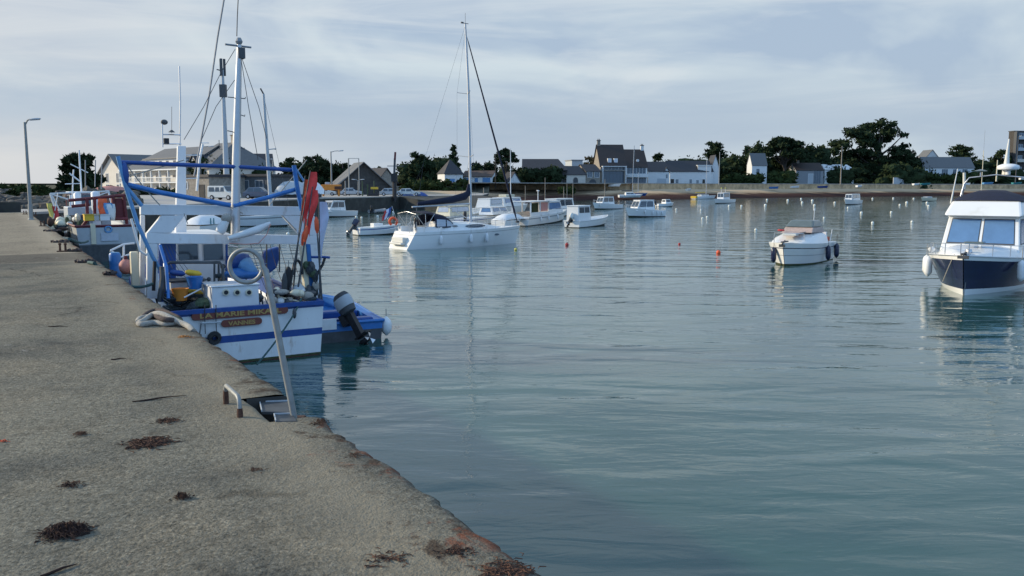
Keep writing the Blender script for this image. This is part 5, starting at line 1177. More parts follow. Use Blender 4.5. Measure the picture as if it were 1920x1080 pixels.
t, h = pole('street_lamp', 'lamp post in front of the hotel cross gable', 'street lamp', 378, 365, 276, 140, .16, 'darkgrey'); lampheads(t, h, [(1, .2)], 1.4, .06, 1.2)
t, h = pole('street_lamp', 'double-armed low lamp in front of the harbour shed', 'street lamp', 672, 372, 338, 158, .09); lampheads(t, h, [(1, 0), (-1, 0)], .5, .05, 1)
t, h = pole('street_lamp', 'lamp post beside the concrete block of flats', 'street lamp', 1904, 340, 256, 352, .22, 'darkgrey'); lampheads(t, h, [(.3, -1)], .6, .08, 1.5)
t, h = pole('utility_pole', 'wooden pole in front of the left side of the largest pine', 'utility pole', 1576, 344, 274, 336, .28, 'stone')
mb = MB(); mb.beam((-.8, 0, h-.6), (.8, 0, h-.6), .15, .15, 'stone'); mb.build('crossarm', t)
t, h = pole('utility_pole', 'slim pole left of the wide flat-topped tree', 'utility pole', 1348, 344, 285, 322, .18, 'galv')
t, h = pole('utility_pole', 'pole in the dark trees left of the long dark roof', 'utility pole', 929, 350, 288, 232, .15, 'bark')
t, h = pole('utility_pole', 'white-topped post right of the long white cottage', 'post', 1868, 338, 300, 372, .32, 'cream')
t = empty('goal_frame', at(655, 372, 160), 0, 'thin steel frame of two posts and a crossbar in front of the shed roof', 'gantry')
hL = at(655, 297, 160).z-at(655, 372, 160).z; mb = MB(); mb.tube([(0, 0, -.4), (0, 0, hL)], .12, 'galv', 6); mb.tube([(1.9, 0, -.4), (1.9, 0, hL)], .09, 'galv', 6); mb.tube([(0, 0, hL), (1.9, 0, hL)], .05, 'galv', 6); mb.build('frame', t)
for i, (px, pb_, pt_, lab) in enumerate([(985, 372, 348, 'short post on the shore just right of the white gable end'), (1022, 372, 333, 'tall thin post on the shore left of the arched house'), (1057, 372, 350, 'first thin post on the shore below the arched windows'), (1063, 372, 344, 'second thin post on the shore below the arched windows'), (1074, 372, 344, 'third thin post on the shore below the arched windows'), (1134, 368, 336, 'thin post on the shore below the brown-roofed house'), (907, 372, 352, 'thick pale post on the shore above the covered dinghy')]):
    pole('mooring_post', lab, 'post', px, pb_, pt_, 205, .10 if i < 6 else .16, 'stone')
# dinghy mast left of the yacht bow (white, behind)
t, L_ = boat_at('sailing_boat', 'small white sailing boat with a slim white mast behind the yacht bow', 'sailing boat', (930, 389), (975, 387)); f = stdhull(t, L_, 2.3, .9, 1.1, tw=.85)
mb = MB(); mb.tube([(L_*.6, 0, 1), (L_*.6-.1, 0, 11.6)], [.11, .07], 'white', 6); mb.lathe([(.02, 0), (.3, .1), (.02, .25)], (L_*.6, 0, 7.2), 'white', 8); mb.tube([(L_*.6, 0, 7.3), (L_*.95, 0, 1.1)], .015, 'wire', 4); mb.build('mast', t)
cabin(t, L_*.25, L_*.6, 1.5, 1.1, .9, 1.45, fr=.5, br=.1, nf=0, ns=1)
# cell mast
t, h = pole('cell_mast', 'tall grey telephone mast with panel antennas at its top', 'mast', 425.5, 352, 128, 142, .55, 'greypaint', taper=.42)
mb = MB()
for i in range(3):
    a = i*2.1+.4; mb.box(.34*math.cos(a)-.16, .34*math.cos(a)+.16, .34*math.sin(a)-.16, .34*math.sin(a)+.16, h-1.2, h+1.5, 'darkgrey')
mb.build('panel_antenna', t)
mb = MB(); mb.box(-.5, .5, -.4, .4, h-4.6, h-2.6, 'darkgrey'); mb.tube([(-.9, 0, h-.2), (0, 0, h-.4)], .1, 'darkgrey', 6); mb.tube([(-.35, 0, h-13), (-1.0, 0, h-13), (-1.0, 0, h-11.5)], .06, 'darkgrey', 5); mb.build('equipment_box', t)
# crane
t = empty('crane', at(740, 373, 150), 0, 'dark slim harbour crane with a red jib right of the shed', 'crane'); k = 150/1600
mb = MB(); mb.tube([(0, 0, -.4), (0, 0, 4.2)], .38, 'black', 8); mb.box(-.5, .5, -.5, .5, 3.0, 4.4, 'black'); mb.build('column', t)
mb = MB(); mb.beam((0, 0, 4.3), (.15, 0, 7.0), .25, .35, 'darkgrey'); mb.beam((.15, 0, 6.8), (.25, 0, 8.1), .4, .3, 'darkred'); mb.beam((-1.2, 0, 5.7), (1.7, 0, 5.7), .1, .12, 'darkgrey'); mb.build('jib', t)
# yellow plant on the quay
t = empty('boat_hoist', at(605, 374, 150), 0, 'orange and yellow boat hoist machine on the quay', 'hoist')
mb = MB(); mb.box(-.2, 3.0, 0, 1.8, 1.6, 2.6, 'amber'); mb.box(3.0-.9, 3.2, -.05, 1.0, 1.7, 2.3, 'rust'); mb.build('body', t, bevel=.08)
for x in (0.1, 2.8): mb = MB(); mb.box(x-.15, x+.15, .1, .4, 0, 1.6, 'amber'); mb.build('leg', t)
mb = MB(); mb.box(.4, 1.1, .3, 1.2, 2.603, 3.0, 'greypaint'); mb.build('cab', t, bevel=.05)
t = empty('forklift', at(692, 373, 152), 0, 'yellow and black forklift in front of the shed', 'forklift')
mb = MB(); mb.box(-.2, 1.6, 0, 1.2, .35, 1.0, 'black'); mb.box(.3, 1.5, .1, 1.1, 1.7, 2.1, 'yellow'); mb.box(0, .12, .1, .2, 1.0, 1.7, 'black'); mb.box(1.3, 1.42, .1, .2, 1.0, 1.7, 'black'); mb.build('body', t, bevel=.04)
mb = MB(); mb.box(-.4, -.25, .2, .35, 0, 2.6, 'netgreen'); mb.box(-.4, -.25, .8, .95, 0, 2.6, 'netgreen'); mb.build('lift_mast', t)
for x in (.1, 1.3): mb = MB(); mb.lathe([(.1, -.1), (.3, -.09), (.3, .09), (.1, .1)], (x, .05, .3), 'rubber', 12, (0, 1, 0)); mb.build('wheel', t)
for px, lab, m in [(648, 'tall pale post left of the boat hoist arm', 'galv'), (680, 'yellowish post right of the double-armed lamp', 'netgreen'), (702, 'pale green post beside the forklift', 'netgreen')]:
    pole('post', lab, 'post', px, 373, 339, 153, .13, m)
# vehicles
def car(lab, px, py, Y, rz, Lc, Wc, Hc, m, van=False, cat='car', name='parked_car'):
    c = at(px, py, Y); c.z = PZ; t = empty(name, c, rz, lab, cat); mb = MB(); w2 = Wc/2
    if van: prof = [(0, .3), (0, Hc*.95), (.15, Hc), (Lc*.62, Hc), (Lc*.76, Hc*.60), (Lc*.97, Hc*.48), (Lc, .3)]
    else: prof = [(0, .3), (0, Hc*.55), (Lc*.08, Hc*.62), (Lc*.2, Hc*.97), (Lc*.55, Hc), (Lc*.72, Hc*.62), (Lc*.97, Hc*.52), (Lc, .3)]
    def ins(z): return w2*(1-.12*max(0, (z-Hc*.55)/(Hc*.45)))
    k = len(prof); mb.add([(x, -ins(z), z) for x, z in prof]+[(x, ins(z), z) for x, z in prof], [tuple(range(k)), tuple(range(2*k-1, k-1, -1))]+[(i, k+i, k+(i+1) % k, (i+1) % k) for i in range(k)], m); bo = mb.build('body', t, bevel=.05)
    for sd in (-1, 1):
        for (a, b_) in ([(.06, .28), (.31, .48), (.51, .66)] if van else [(.16, .36), (.38, .62)]):
            w_ = MB(); z0, z1 = Hc*.60, Hc*.90; pts = [(Lc*a, sd*(ins(z0)+.004), z0), (Lc*b_, sd*(ins(z0)+.004), z0), (Lc*(b_-.02), sd*(ins(z1)+.006), z1), (Lc*(a+.01), sd*(ins(z1)+.006), z1)]
            w_.prism(pts if sd < 0 else pts[::-1], (0, -sd*.02, 0), 'glass'); w_.build('window', t)
    w_ = MB(); a, b_ = ((Lc*.635, Hc*.965), (Lc*.752, Hc*.63)) if van else ((Lc*.57, Hc*.97), (Lc*.71, Hc*.64))
    w_.add([(a[0]+.02, -w2*.8, a[1]+.02), (b_[0]+.02, -w2*.86, b_[1]+.02), (b_[0]+.02, w2*.86, b_[1]+.02), (a[0]+.02, w2*.8, a[1]+.02)], [(0, 1, 2, 3)], 'glass'); w_.build('windscreen', t)
    for x in (Lc*.18, Lc*.82):
        for sd in (-1, 1):
            q = MB(); q.lathe([(.16, -.1), (.31, -.09), (.31, .09), (.16, .1)], (x, sd*(w2-.06), .31), 'rubber', 14, (0, 1, 0)); q.lathe([(.02, .0), (.17, .01)], (x, sd*(w2-.06+.1), .31), 'steel', 10, (0, sd, 0)); q.build('wheel', t, smooth=50)
    for sd in (-1, 1): q = MB(); q.box(Lc-.12, Lc-.02, sd*w2*.72-.14, sd*w2*.72+.14, Hc*.40, Hc*.48, 'clearvinyl'); q.build('headlight', t)
    return t
car('small white van parked on the quay behind the blue trawler gantry', 397, 376, 108, -.35, 3.9, 1.65, 1.75, 'carwhite', True, 'van', 'parked_van')
car('dark grey estate car parked right of the white van on the quay', 459, 372, 118, -.05, 4.2, 1.7, 1.6, 'cargrey', False)
car('silver car parked right of the yellow forklift', 712, 371, 155, .1, 4.2, 1.7, 1.4, 'greypaint')
car('white car parked right of the crane', 745, 370, 156, .1, 4.2, 1.7, 1.35, 'carwhite')
car('pale blue car behind the orange hoist', 640, 370, 160, .0, 4.0, 1.7, 1.45, 'greypaint')
car('white car parked in front of the left end of the shed', 590, 371, 160, .1, 4.0, 1.7, 1.45, 'carwhite')
# covered boats on the hard
for px, py, Y, Lm, lab, m in [(516, 372, 128, 5.2, 'boat under a bulging pale tarpaulin on the quay', 'greypaint'), (555, 372, 134, 4.4, 'second pale tarpaulin-covered boat behind the red flags', 'white')]:
    t = empty('covered_boat', at(px, py, Y), .1, lab, 'covered boat'); t.location.z = PZ
    G = [[(x, y*1.1*(1-.3*abs(2*x/Lm-1)**3), .5+2.0*(1-abs(2*x/Lm-1)**3*.7)*(1-abs(y)**2.2)+.04*math.sin(x*6+y*4)) for y in (-1, -.9, -.6, -.3, 0, .3, .6, .9, 1)] for x in [Lm*i/12 for i in range(13)]]
    mb = MB(); mb.grid(G, m); mb.build('tarpaulin', t, smooth=60); mb = MB(); mb.box(.5, Lm-.5, -.5, .5, 0, .6, 'darkgrey'); mb.build('cradle', t)
for px, lab in [(764, 'left blue plastic barrel stand on the quay'), (790, 'right blue plastic barrel stand on the quay')]:
    t = empty('boat_cover', at(px, 371, 158), 0, lab.replace('plastic barrel stand', 'tarpaulin covered dinghy'), 'covered dinghy'); mb = MB(); mb.grid([[(x, y*.8, .35+.75*(1-abs(x/1.3)**2)*(1-y*y)+.03*math.sin(9*x)) for y in (-1, -.7, -.3, 0, .3, .7, 1)] for x in (-1.3, -1.1, -.6, 0, .6, 1.1, 1.3)], 'blue'); mb.build('tarpaulin', t, smooth=60); mb = MB(); mb.box(-.9, .9, -.3, .3, 0, .5, 'greypaint'); mb.build('trolley', t)
# red-hulled boat and low white launch on/near quay left
t = empty('upturned_dinghy', at(208, 361, 95), .2, 'upturned pink dinghy below the left wing of the hotel', 'dinghy'); mb = MB(); mb.grid([[(x, y*.8*(1-abs(x/2.1)**3*.6), .1+.65*(1-abs(x/2.1)**3)*(1-y*y)) for y in (-1, -.8, -.4, 0, .4, .8, 1)] for x in (-2.1, -1.8, -1.2, 0, 1.2, 1.8, 2.1)], 'pink'); mb.build('hull', t, smooth=60); mb = MB(); mb.tube([(-2, 0, .2), (0, 0, .8), (2, 0, .2)], .04, 'darkred', 5); mb.build('keel', t)
# car beside the flats
t = shore_boat('white parked boat at the right edge below the block of flats', 1912, 336, 372, 5, 2.2, 0, 'white', 0, 'boat', 'parked_boat')
# ================================================================= blue and white trawler
TH = R(32); TB = 3.5
hv = Vector((-math.sin(TH), math.cos(TH), 0)); pv = Vector((-math.cos(TH), -math.sin(TH), 0))
PR = P(608, 664, 0); O = PR+pv*(TB/2)
tr = empty('trawler', O, math.atan2(hv.y, hv.x), 'nearest trawler, white and blue, its transom towards the pier ladder', 'trawler')
def LP(px, py, xl):
    d = ray(px, py); o = Vector((0, 0, CAMZ)); t = ((O+hv*xl-o).dot(hv))/d.dot(hv); q = o+d*t-O
    return Vector((xl, q.dot(pv), q.z))
def WL(v): return O+hv*v[0]+pv*v[1]+Vector((0, 0, v[2]))
TL = 9.4
tf = hullfn(TL, TB+.14, 1.24, 1.75, tw=.97, full=.35, pw=2.8, low=.90, lowb=.35, rake=.06, draft=.5, q=.8)
wl_ = .5/1.74
def zb(z): return (z+.5)/1.74
hull(tr, tf, [(zb(.02), 'antifoul'), (zb(.07), 'weedgreen'), (zb(.50), 'workwhite'), (zb(.66), 'blue'), (zb(1.16), 'workwhite'), (1, 'blue')], mdeck='greypaint', dk=.55, gun=.10, inner='blue', NS=26)
mb = MB(); s_ = [i/20 for i in range(20)]+[.985]
pts = [(lambda q: (q[0], q[1]-.03, q[2]+.02))(tf(s, 1)) for s in s_]; q0_ = pts[0]
mb.tube(pts, .055, 'blue', 6); mb.tube([(x, -y, z) for x, y, z in pts], .055, 'blue', 6); mb.beam((q0_[0], -q0_[1], q0_[2]), (q0_[0], q0_[1], q0_[2]), .12, .09, 'blue'); mb.build('cap_rail', tr, smooth=40)
# name boards on the transom (x slightly aft of 0)
def board(px0, px1, py0, py1, nm):
    a = LP(px0, (py0+py1)/2, -.02); b_ = LP(px1, (py0+py1)/2, -.02); zc = (a.z+b_.z)/2; yc = (a.y+b_.y)/2; wd = abs(a.y-b_.y); h = nm[1]
    mb = MB(); r_ = h/2; pts = []
    for sg, a0 in ((1, -math.pi/2), (-1, math.pi/2)):
        for i in range(7):
            a_ = a0+math.pi*i/6; pts.append((-.025, yc+sg*(wd/2-r_)+r_*math.cos(a_), zc+r_*math.sin(a_)))
    mb.prism(pts, (-.03, 0, 0), 'varnish'); bo = mb.build('name_board', tr, bevel=.006); return bo, yc, zc, wd
bo, yc, zc, wd = board(358, 540, 588, 586, ('', .17)); text('LA MARIE MIKAEL', .15, 'gold', bo, 'lettering', (-.058, yc, zc), (math.pi/2, 0, -math.pi/2), .004, wd*.84)
bo, yc, zc, wd = board(414, 491, 605, 603, ('', .165)); text('VANNES', .13, 'gold', bo, 'lettering', (-.058, yc, zc-.01), (math.pi/2, 0, -math.pi/2), .004, wd*.66)
# stern locker with three round vents
GX = .35
a = LP(398, 568, GX); b_ = LP(486, 566, GX); zt = LP(440, 537, GX).z
mb = MB(); mb.box(GX, GX+.9, b_.y, a.y, .7, zt, 'workwhite'); mb.box(GX-.03, GX+.93, b_.y-.03, a.y+.03, zt+.002, zt+.04, 'gelcoat'); lk = mb.build('stern_locker', tr, bevel=.015)
for px in (423, 444, 466):
    c = LP(px, 548, GX); mb = MB(); mb.lathe([(.075, 0), (.075, .05)], (GX, c.y, c.z), 'cream', 14, (-1, 0, 0)); mb.lathe([(.05, .051), (.05, .056)], (GX, c.y, c.z), 'black', 12, (-1, 0, 0)); mb.build('vent', lk)
# white portal gantry
def plate(mb, pix, x, th, m='workwhite'):
    pts = [LP(px, py, x) for px, py in pix]; mb.prism(pts, (th, 0, 0), m)
GX = 2.2
mb = MB()
plate(mb, [(264, 383), (590, 388), (590, 404), (264, 403)], GX, .22)          # upper beam
plate(mb, [(275, 437), (598, 442), (598, 458), (275, 457)], GX-.004, .22)      # lower beam
plate(mb, [(303, 404), (347, 404), (321, 437), (276, 437)], GX+.003, .18)      # left slanted plate
plate(mb, [(530, 404), (590, 405), (598, 442), (562, 441)], GX+.003, .18)      # right slanted plate
plate(mb, [(276, 457), (296, 457), (296, 560), (276, 560)], GX+.003, .20)      # left leg
plate(mb, [(568, 458), (600, 458), (602, 560), (580, 560)], GX+.003, .20)      # right leg
plate(mb, [(264, 404), (272, 404), (272, 560), (262, 560)], GX+.9, .16)
ga = mb.build('gantry', tr, bevel=.012)
mb = MB()
plate(mb, [(298, 457), (330, 457), (330, 566), (300, 566)], GX+.25, .1, 'blue'); mb.build('side_screen', tr)
# wheelhouse behind it
WX = 3.3
a = LP(328, 530, WX); b_ = LP(425, 530, WX); zt = LP(380, 443, WX).z
mb = MB(); mb.box(WX, WX+2.1, b_.y, a.y, .9, zt, 'workwhite'); wh = mb.build('wheelhouse', tr, bevel=.03)
mb = MB(); mb.box(WX-.1, WX+2.25, b_.y-.1, a.y+.1, zt+.002, zt+.07, 'white'); mb.build('roof', wh, bevel=.02)
for px0, px1 in ((335, 370), (382, 417)):
    p0 = LP(px0, 488, WX); p1 = LP(px1, 457, WX); mb = MB()
    mb.box(WX-.02, WX-.002, p1.y-.03, p0.y+.03, p0.z-.03, p1.z+.03, 'greypaint'); mb.box(WX-.03, WX-.018, p1.y, p0.y, p0.z, p1.z, 'glass'); mb.build('window', wh, bevel=.008)
mb = MB()
for sd, yy in ((1, a.y), (-1, b_.y)):
    for x0 in (WX+.3, WX+1.15): mb.box(x0, x0+.65, yy-.015, yy+.015, zt-.85, zt-.25, 'glass')
mb.build('side_window', wh)
# wheelhouse mast (tapered column) with aerial frame
XC = 4.4
mb = MB(); p0 = LP(338, 462, XC); p1 = LP(340, 274, XC); 
mb.hexa([(XC-.12, p0.y-.14, p0.z), (XC+.12, p0.y-.14, p0.z), (XC+.12, p0.y+.14, p0.z), (XC-.12, p0.y+.14, p0.z)], [(XC-.08, p1.y-.10, p1.z), (XC+.08, p1.y-.10, p1.z), (XC+.08, p1.y+.10, p1.z), (XC-.08, p1.y+.10, p1.z)], 'white')
mc_ = mb.build('signal_mast', tr, bevel=.01)
mb = MB()
def TU(pix, r, m, x, mbx=None, n=6): (mbx or mb).tube([LP(px, py, x) for px, py in pix], r, m, n)
TU([(305, 276), (304, 232)], .018, 'steel', XC); TU([(337, 275), (338, 190), (336, 124)], .02, 'steel', XC); TU([(304, 252), (339, 253)], .018, 'steel', XC); TU([(304, 270), (340, 270)], .018, 'steel', XC); TU([(322, 250), (322, 200)], .006, 'wire', XC)
c = LP(308, 229, XC); mb.ball(c, (.07, .09, .07), 'darkgrey'); c = LP(322, 248, XC); mb.lathe([(.09, 0), (.02, .06)], c, 'darkgrey', 8); c = LP(312, 268, XC); mb.box(c.x-.06, c.x+.06, c.y-.06, c.y+.06, c.z-.02, c.z+.12, 'black'); mb.build('aerial_frame', mc_)
mb = MB(); TU([(380, 270), (374, 300), (369, 358)], .035, 'white', XC+.2); TU([(342, 291), (375, 291)], .018, 'white', XC+.1); TU([(341, 335), (369, 334)], .015, 'white', XC+.1); TU([(375, 268), (392, 268)], .012, 'white', XC+.2); mb.build('support_pole', mc_, smooth=50)
# big mast
XM = 2.1
mb = MB(); pts = [LP(441, 452, XM), LP(443, 300, XM), LP(446, 180, XM), LP(449, 84, XM)]; mb.tube(pts, [.115, .105, .085, .06], 'alu', 12); mm = mb.build('mast', tr, smooth=50)
mb = MB(); TU([(422, 83), (471, 89)], .025, 'grey', XM); c = LP(448, 78, XM); mb.lathe([(.06, -.06), (.09, 0), (.05, .09)], c, 'grey', 10); c = LP(450, 98, XM); mb.box(c.x-.1, c.x+.1, c.y-.1, c.y+.06, c.z-.15, c.z+.1, 'darkgrey')
for py, l0, l1 in ((183, 427, 460), (216, 450, 459), (246, 426, 440), (278, 451, 458)):
    TU([(l0, py-1), (l1, py+2), (l1, py-1)], .012, 'darkgrey', XM)
mb.build('crosstree', mm)
mb = MB(); TU([(444, 68), (445, 30), (448, -30)], .012, 'darkgrey', XM); mb.build('whip_aerial', mm)
mb = MB(); TU([(364, 330), (376, 268), (392, 180), (408, 70), (424, -25)], .022, 'grey', XM+1.5); mb.build('outrigger_pole', tr, smooth=50)
# stays
mb = MB()
for pix, x in (([(441, 92), (415, 135), (382, 200), (345, 262)], XM+1), ([(452, 105), (485, 200)], XM), ([(485, 200), (500, 260)], XM), ([(452, 110), (466, 200), (484, 300)], XM-.2), ([(440, 150), (405, 200), (378, 262)], XM+.8)):
    TU(pix, .008, 'wire', x, n=4)
for (p_, q_, d) in (((345, 300), (240, 330), .0), ((238, 310), (300, 385), .02), ((575, 300), (505, 385), .0), ((455, 400), (425, 384), 0)):
    mb.tube(sag(LP(*p_, XM), LP(*q_, XM-.1), d+.01, 6), .014, 'rope', 5)
mb.build('rigging', mm)
# blue tubular derrick frame
XB = 1.9
mb = MB()
TU([(221, 293), (234, 345), (258, 420), (286, 482), (300, 505)], .048, 'skyblue', XB, n=8)
TU([(222, 304), (340, 309), (450, 313), (554, 319)], .05, 'blue', XB+.15, n=8)
TU([(234, 345), (300, 361), (432, 385)], .06, 'midblue', XB+.12, n=8); TU([(438, 386), (500, 371), (558, 354)], .055, 'midblue', XB+.12, n=8)
TU([(551, 310), (557, 350), (566, 395)], .06, 'midblue', XB, n=8); TU([(236, 350), (266, 386)], .05, 'skyblue', XB+.05, n=8); TU([(551, 311), (570, 340)], .03, 'skyblue', XB, n=6)
c = LP(230, 335, XB); mb.ball(c+Vector((0, -.05, .1)), (.06, .09, .28), 'blue', 8, 6)
mb.build('derrick_frame', tr, smooth=50)
mb = MB(); a = LP(245, 452, 2.9); mb.box(2.6, 2.8, a.y-.12, a.y+.06, .9, 2.45, 'cream')
mb.build('winch_post', tr, bevel=.03)
mb = MB(); TU([(246, 410), (262, 470), (286, 485)], .03, 'white', 2.3); mb.build('brace', tr, smooth=50); mb = MB(); TU([(207, 470), (232, 458), (252, 456)], .03, 'white', 6.5); TU([(207, 470), (228, 482), (252, 474)], .03, 'white', 6.5); TU([(232, 458), (232, 492)], .03, 'white', 6.5); mb.build('bow_rail', tr, smooth=50)
# rolled sail on its gaff
mb = MB(); pts = [LP(428, 447, 1.8), LP(460, 438, 1.75), LP(485, 430, 1.7), LP(507, 419, 1.7)]; mb.tube(pts, [.05, .09, .10, .05], 'render', 8); 
c = LP(425, 409, 1.9); mb.ball(c, (.12, .14, .12), 'rope', 8, 6); mb.tube([LP(425, 412, 1.9), LP(415, 430, 1.9), LP(411, 436, 1.9)], [.08, .13, .10], 'render', 8); mb.build('furled_sail', tr, smooth=60)
mb = MB(); TU([(507, 420), (500, 440), (485, 456), (460, 458), (430, 456)], .010, 'pink', 1.6); TU([(530, 405), (556, 432)], .014, 'rope', 2.0); TU([(345, 400), (352, 420)], .01, 'rope', 2.0); mb.build('line', tr)
# net drum frame, trawl gear under the gantry
mb = MB(); TU([(311, 520), (312, 496), (320, 492), (412, 492), (418, 500), (418, 540)], .035, 'darkgrey', 1.5, n=8); TU([(305, 560), (311, 500)], .03, 'darkgrey', 1.2); mb.tube([LP(308, 510, 1.2), LP(308, 480, 1.5), LP(300, 458, 1.8)], .02, 'steel', 6)
mb.build('net_frame', tr, smooth=50)
rr = random.Random(9)
mb = MB(); a = LP(312, 560, 1.3); b_ = LP(385, 560, 1.3)
for i in range(26):
    y = rr.uniform(b_.y, a.y); z = rr.uniform(.85, 1.45); mb.ball((rr.uniform(.8, 1.9), y, z), (rr.uniform(.15, .3), rr.uniform(.15, .35), rr.uniform(.07, .16)), rr.choice(['net', 'netgreen', 'net', 'darkrope']), 7, 5)
for i in range(len(mb.v)): x, y, z = mb.v[i]; mb.v[i] = (x+rr.uniform(-.03, .03), y+rr.uniform(-.03, .03), z+rr.uniform(-.03, .03))
tag(mb.build('fishing_net', loc=O, rz=tr.rotation_euler.z), 'dark heaped trawl net on the stern deck of the nearest trawler', 'net')
for i, (p0, p1, m1, lab) in enumerate((((348, 510), (378, 514), 'yellow', 'yellow float on the net frame of the nearest trawler'), ((350, 545), (382, 552), 'yellow', 'yellow and dark float low on the stern deck of the nearest trawler'), ((318, 510), (347, 514), 'blue', 'blue rolled float left of the yellow one on the net frame'))):
    mb = MB(); p_ = LP(*p0, 1.45); q_ = LP(*p1, 1.45); mb.tube([p_, p_.lerp(q_, .2), p_.lerp(q_, .8), q_], [.04, .07, .07, .02], m1, 8); tag(mb.build('net_float', loc=O, rz=tr.rotation_euler.z, smooth=50), lab, 'net float')
mb = MB(); a = LP(320, 530, 1.6); b_ = LP(385, 545, 1.6); mb.box(1.6, 2.1, b_.y, a.y, .8, a.z, 'greypaint'); mb.box(1.55, 2.15, b_.y-.04, a.y+.04, a.z+.003, a.z+.05, 'darkgrey'); tag(mb.build('fish_crate', loc=O, rz=tr.rotation_euler.z, bevel=.02), 'grey fish box under the net frame of the nearest trawler', 'crate')
mb = MB(); TU([(345, 558), (378, 541)], .018, 'white', 1.0); tag(mb.build('boat_hook', loc=O, rz=tr.rotation_euler.z), 'white pole lying across the stern deck', 'pole')
mb = MB(); c = LP(405, 520, 1.9); 
for i in range(14): mb.ball(c+Vector((rr.uniform(-.2, .2), rr.uniform(-.25, .2), rr.uniform(-.6, .35))), rr.uniform(.05, .1), rr.choice(['black', 'darkgrey', 'net']), 7, 5)
for px in (402, 410, 417): TU([(px, 560), (px, 495)], .025, 'darkgrey', 1.9)
mb.build('winch', tr)
# blue sacks and tarpaulin amidships to starboard
def sack(c, r, m, lab, name='sack'):
    mb = MB(); mb.ball(c, r, m, 12, 8)
    for i in range(len(mb.v)): x, y, z = mb.v[i]; mb.v[i] = (x+.05*math.sin(y*9+z*7), y+.05*math.sin(x*8+z*9), z+.04*math.sin(x*11+y*5))
    return tag(mb.build(name, loc=O, rz=tr.rotation_euler.z, smooth=70), lab, name.replace('_', ' '))
sack(LP(446, 494, 2.9), (.3, .34, .28), 'blue', 'dark blue sack seen through the ladder hoop'); sack(LP(464, 504, 2.7), (.3, .24, .26), 'skyblue', 'light blue sack seen through the ladder hoop'); sack(LP(452, 513, 2.6), (.3, .5, .12), 'midblue', 'flat blue bundle under the sacks in the ladder hoop')
mb = MB(); pts = [(498, 470), (524, 462), (526, 480), (520, 502), (505, 514), (494, 512), (490, 490)]
p3 = [LP(px, py, 3.2) for px, py in pts]; mb.prism(p3, (.25, 0, 0), 'blue'); o = mb.build('folded_tarpaulin', loc=O, rz=tr.rotation_euler.z, bevel=.05); tag(o, 'blue tarpaulin slung at the starboard side of the trawler', 'tarpaulin')
mb = MB(); TU([(425, 530), (425, 458)], .03, 'blue', 3.3); TU([(430, 460), (445, 463)], .02, 'white', 3.3); TU([(500, 520), (500, 458)], .02, 'darkgrey', 3.1); TU([(524, 510), (524, 458)], .02, 'darkgrey', 3.1); TU([(430, 519), (500, 517)], .015, 'darkgrey', 3.1); TU([(430, 508), (500, 494)], .012, 'skyblue', 2.9); mb.build('deck_rail', tr, smooth=50)
# gear heap on the starboard quarter
mb = MB()
for i in range(34):
    c = LP(rr.uniform(484, 600), rr.uniform(545, 568), rr.uniform(.3, 1.0)); mb.ball(c, (rr.uniform(.06, .16), rr.uniform(.06, .2), rr.uniform(.04, .12)), rr.choice(['rope', 'render', 'darkrope', 'net', 'cream', 'darkgrey']), 7, 5)
for i in range(10): TU([(rr.uniform(490, 600), 568), (rr.uniform(500, 590), 553), (rr.uniform(500, 600), 545)], .018, rr.choice(['rope', 'darkrope', 'cream']), rr.uniform(.3, .8))
tag(mb.build('rope_heap', loc=O, rz=tr.rotation_euler.z, smooth=60), 'heap of pale ropes and nets on the starboard quarter', 'rope heap')
mb = MB(); plate(mb, [(565, 462), (573, 458), (582, 560), (574, 564)], .9, .18, 'cream'); plate(mb, [(574, 458), (582, 458), (590, 556), (583, 560)], .95, .18, 'midblue'); TU([(584, 482), (609, 482), (618, 483)], .035, 'blue', .95); TU([(609, 484), (605, 496), (596, 512), (590, 528)], .035, 'black', .9); TU([(580, 490), (590, 520), (598, 560)], .02, 'darkgrey', .8); mb.build('stern_davit', tr, smooth=40)
mb = MB()
for i in range(12): c = LP(rr.uniform(572, 592), rr.uniform(495, 550), .85); mb.ball(c, (rr.uniform(.05, .1), rr.uniform(.05, .12), rr.uniform(.08, .2)), rr.choice(['net', 'darkgrey', 'netgreen', 'rope']), 7, 5)
mb.build('hanging_gear', tr)
# fenders / buoys stood on the quarter
for px, py, r, l, m, lab in ((540, 524, .10, .55, 'rubber', 'long black fender leaning on the starboard quarter'), (534, 534, .08, .5, 'darkgrey', 'grey fender left of the long black one'), (560, 545, .17, .30, 'greypaint', 'round pale grey fender on the starboard quarter')):
    c = WL(LP(px, py, .8)); o = fender(c, lab, r, l, m, group=None, rope=.2); o.rotation_euler = (.15, .1, 0)
mb = MB(); c = LP(558, 515, .8); mb.tube([c+Vector((0, .12*math.cos(a), .35*math.sin(a))) for a in [i*math.pi/9 for i in range(10)]], .035, 'black', 8); tag(mb.build('hose', loc=O, rz=tr.rotation_euler.z, smooth=60), 'black looped hose above the round fender', 'hose')
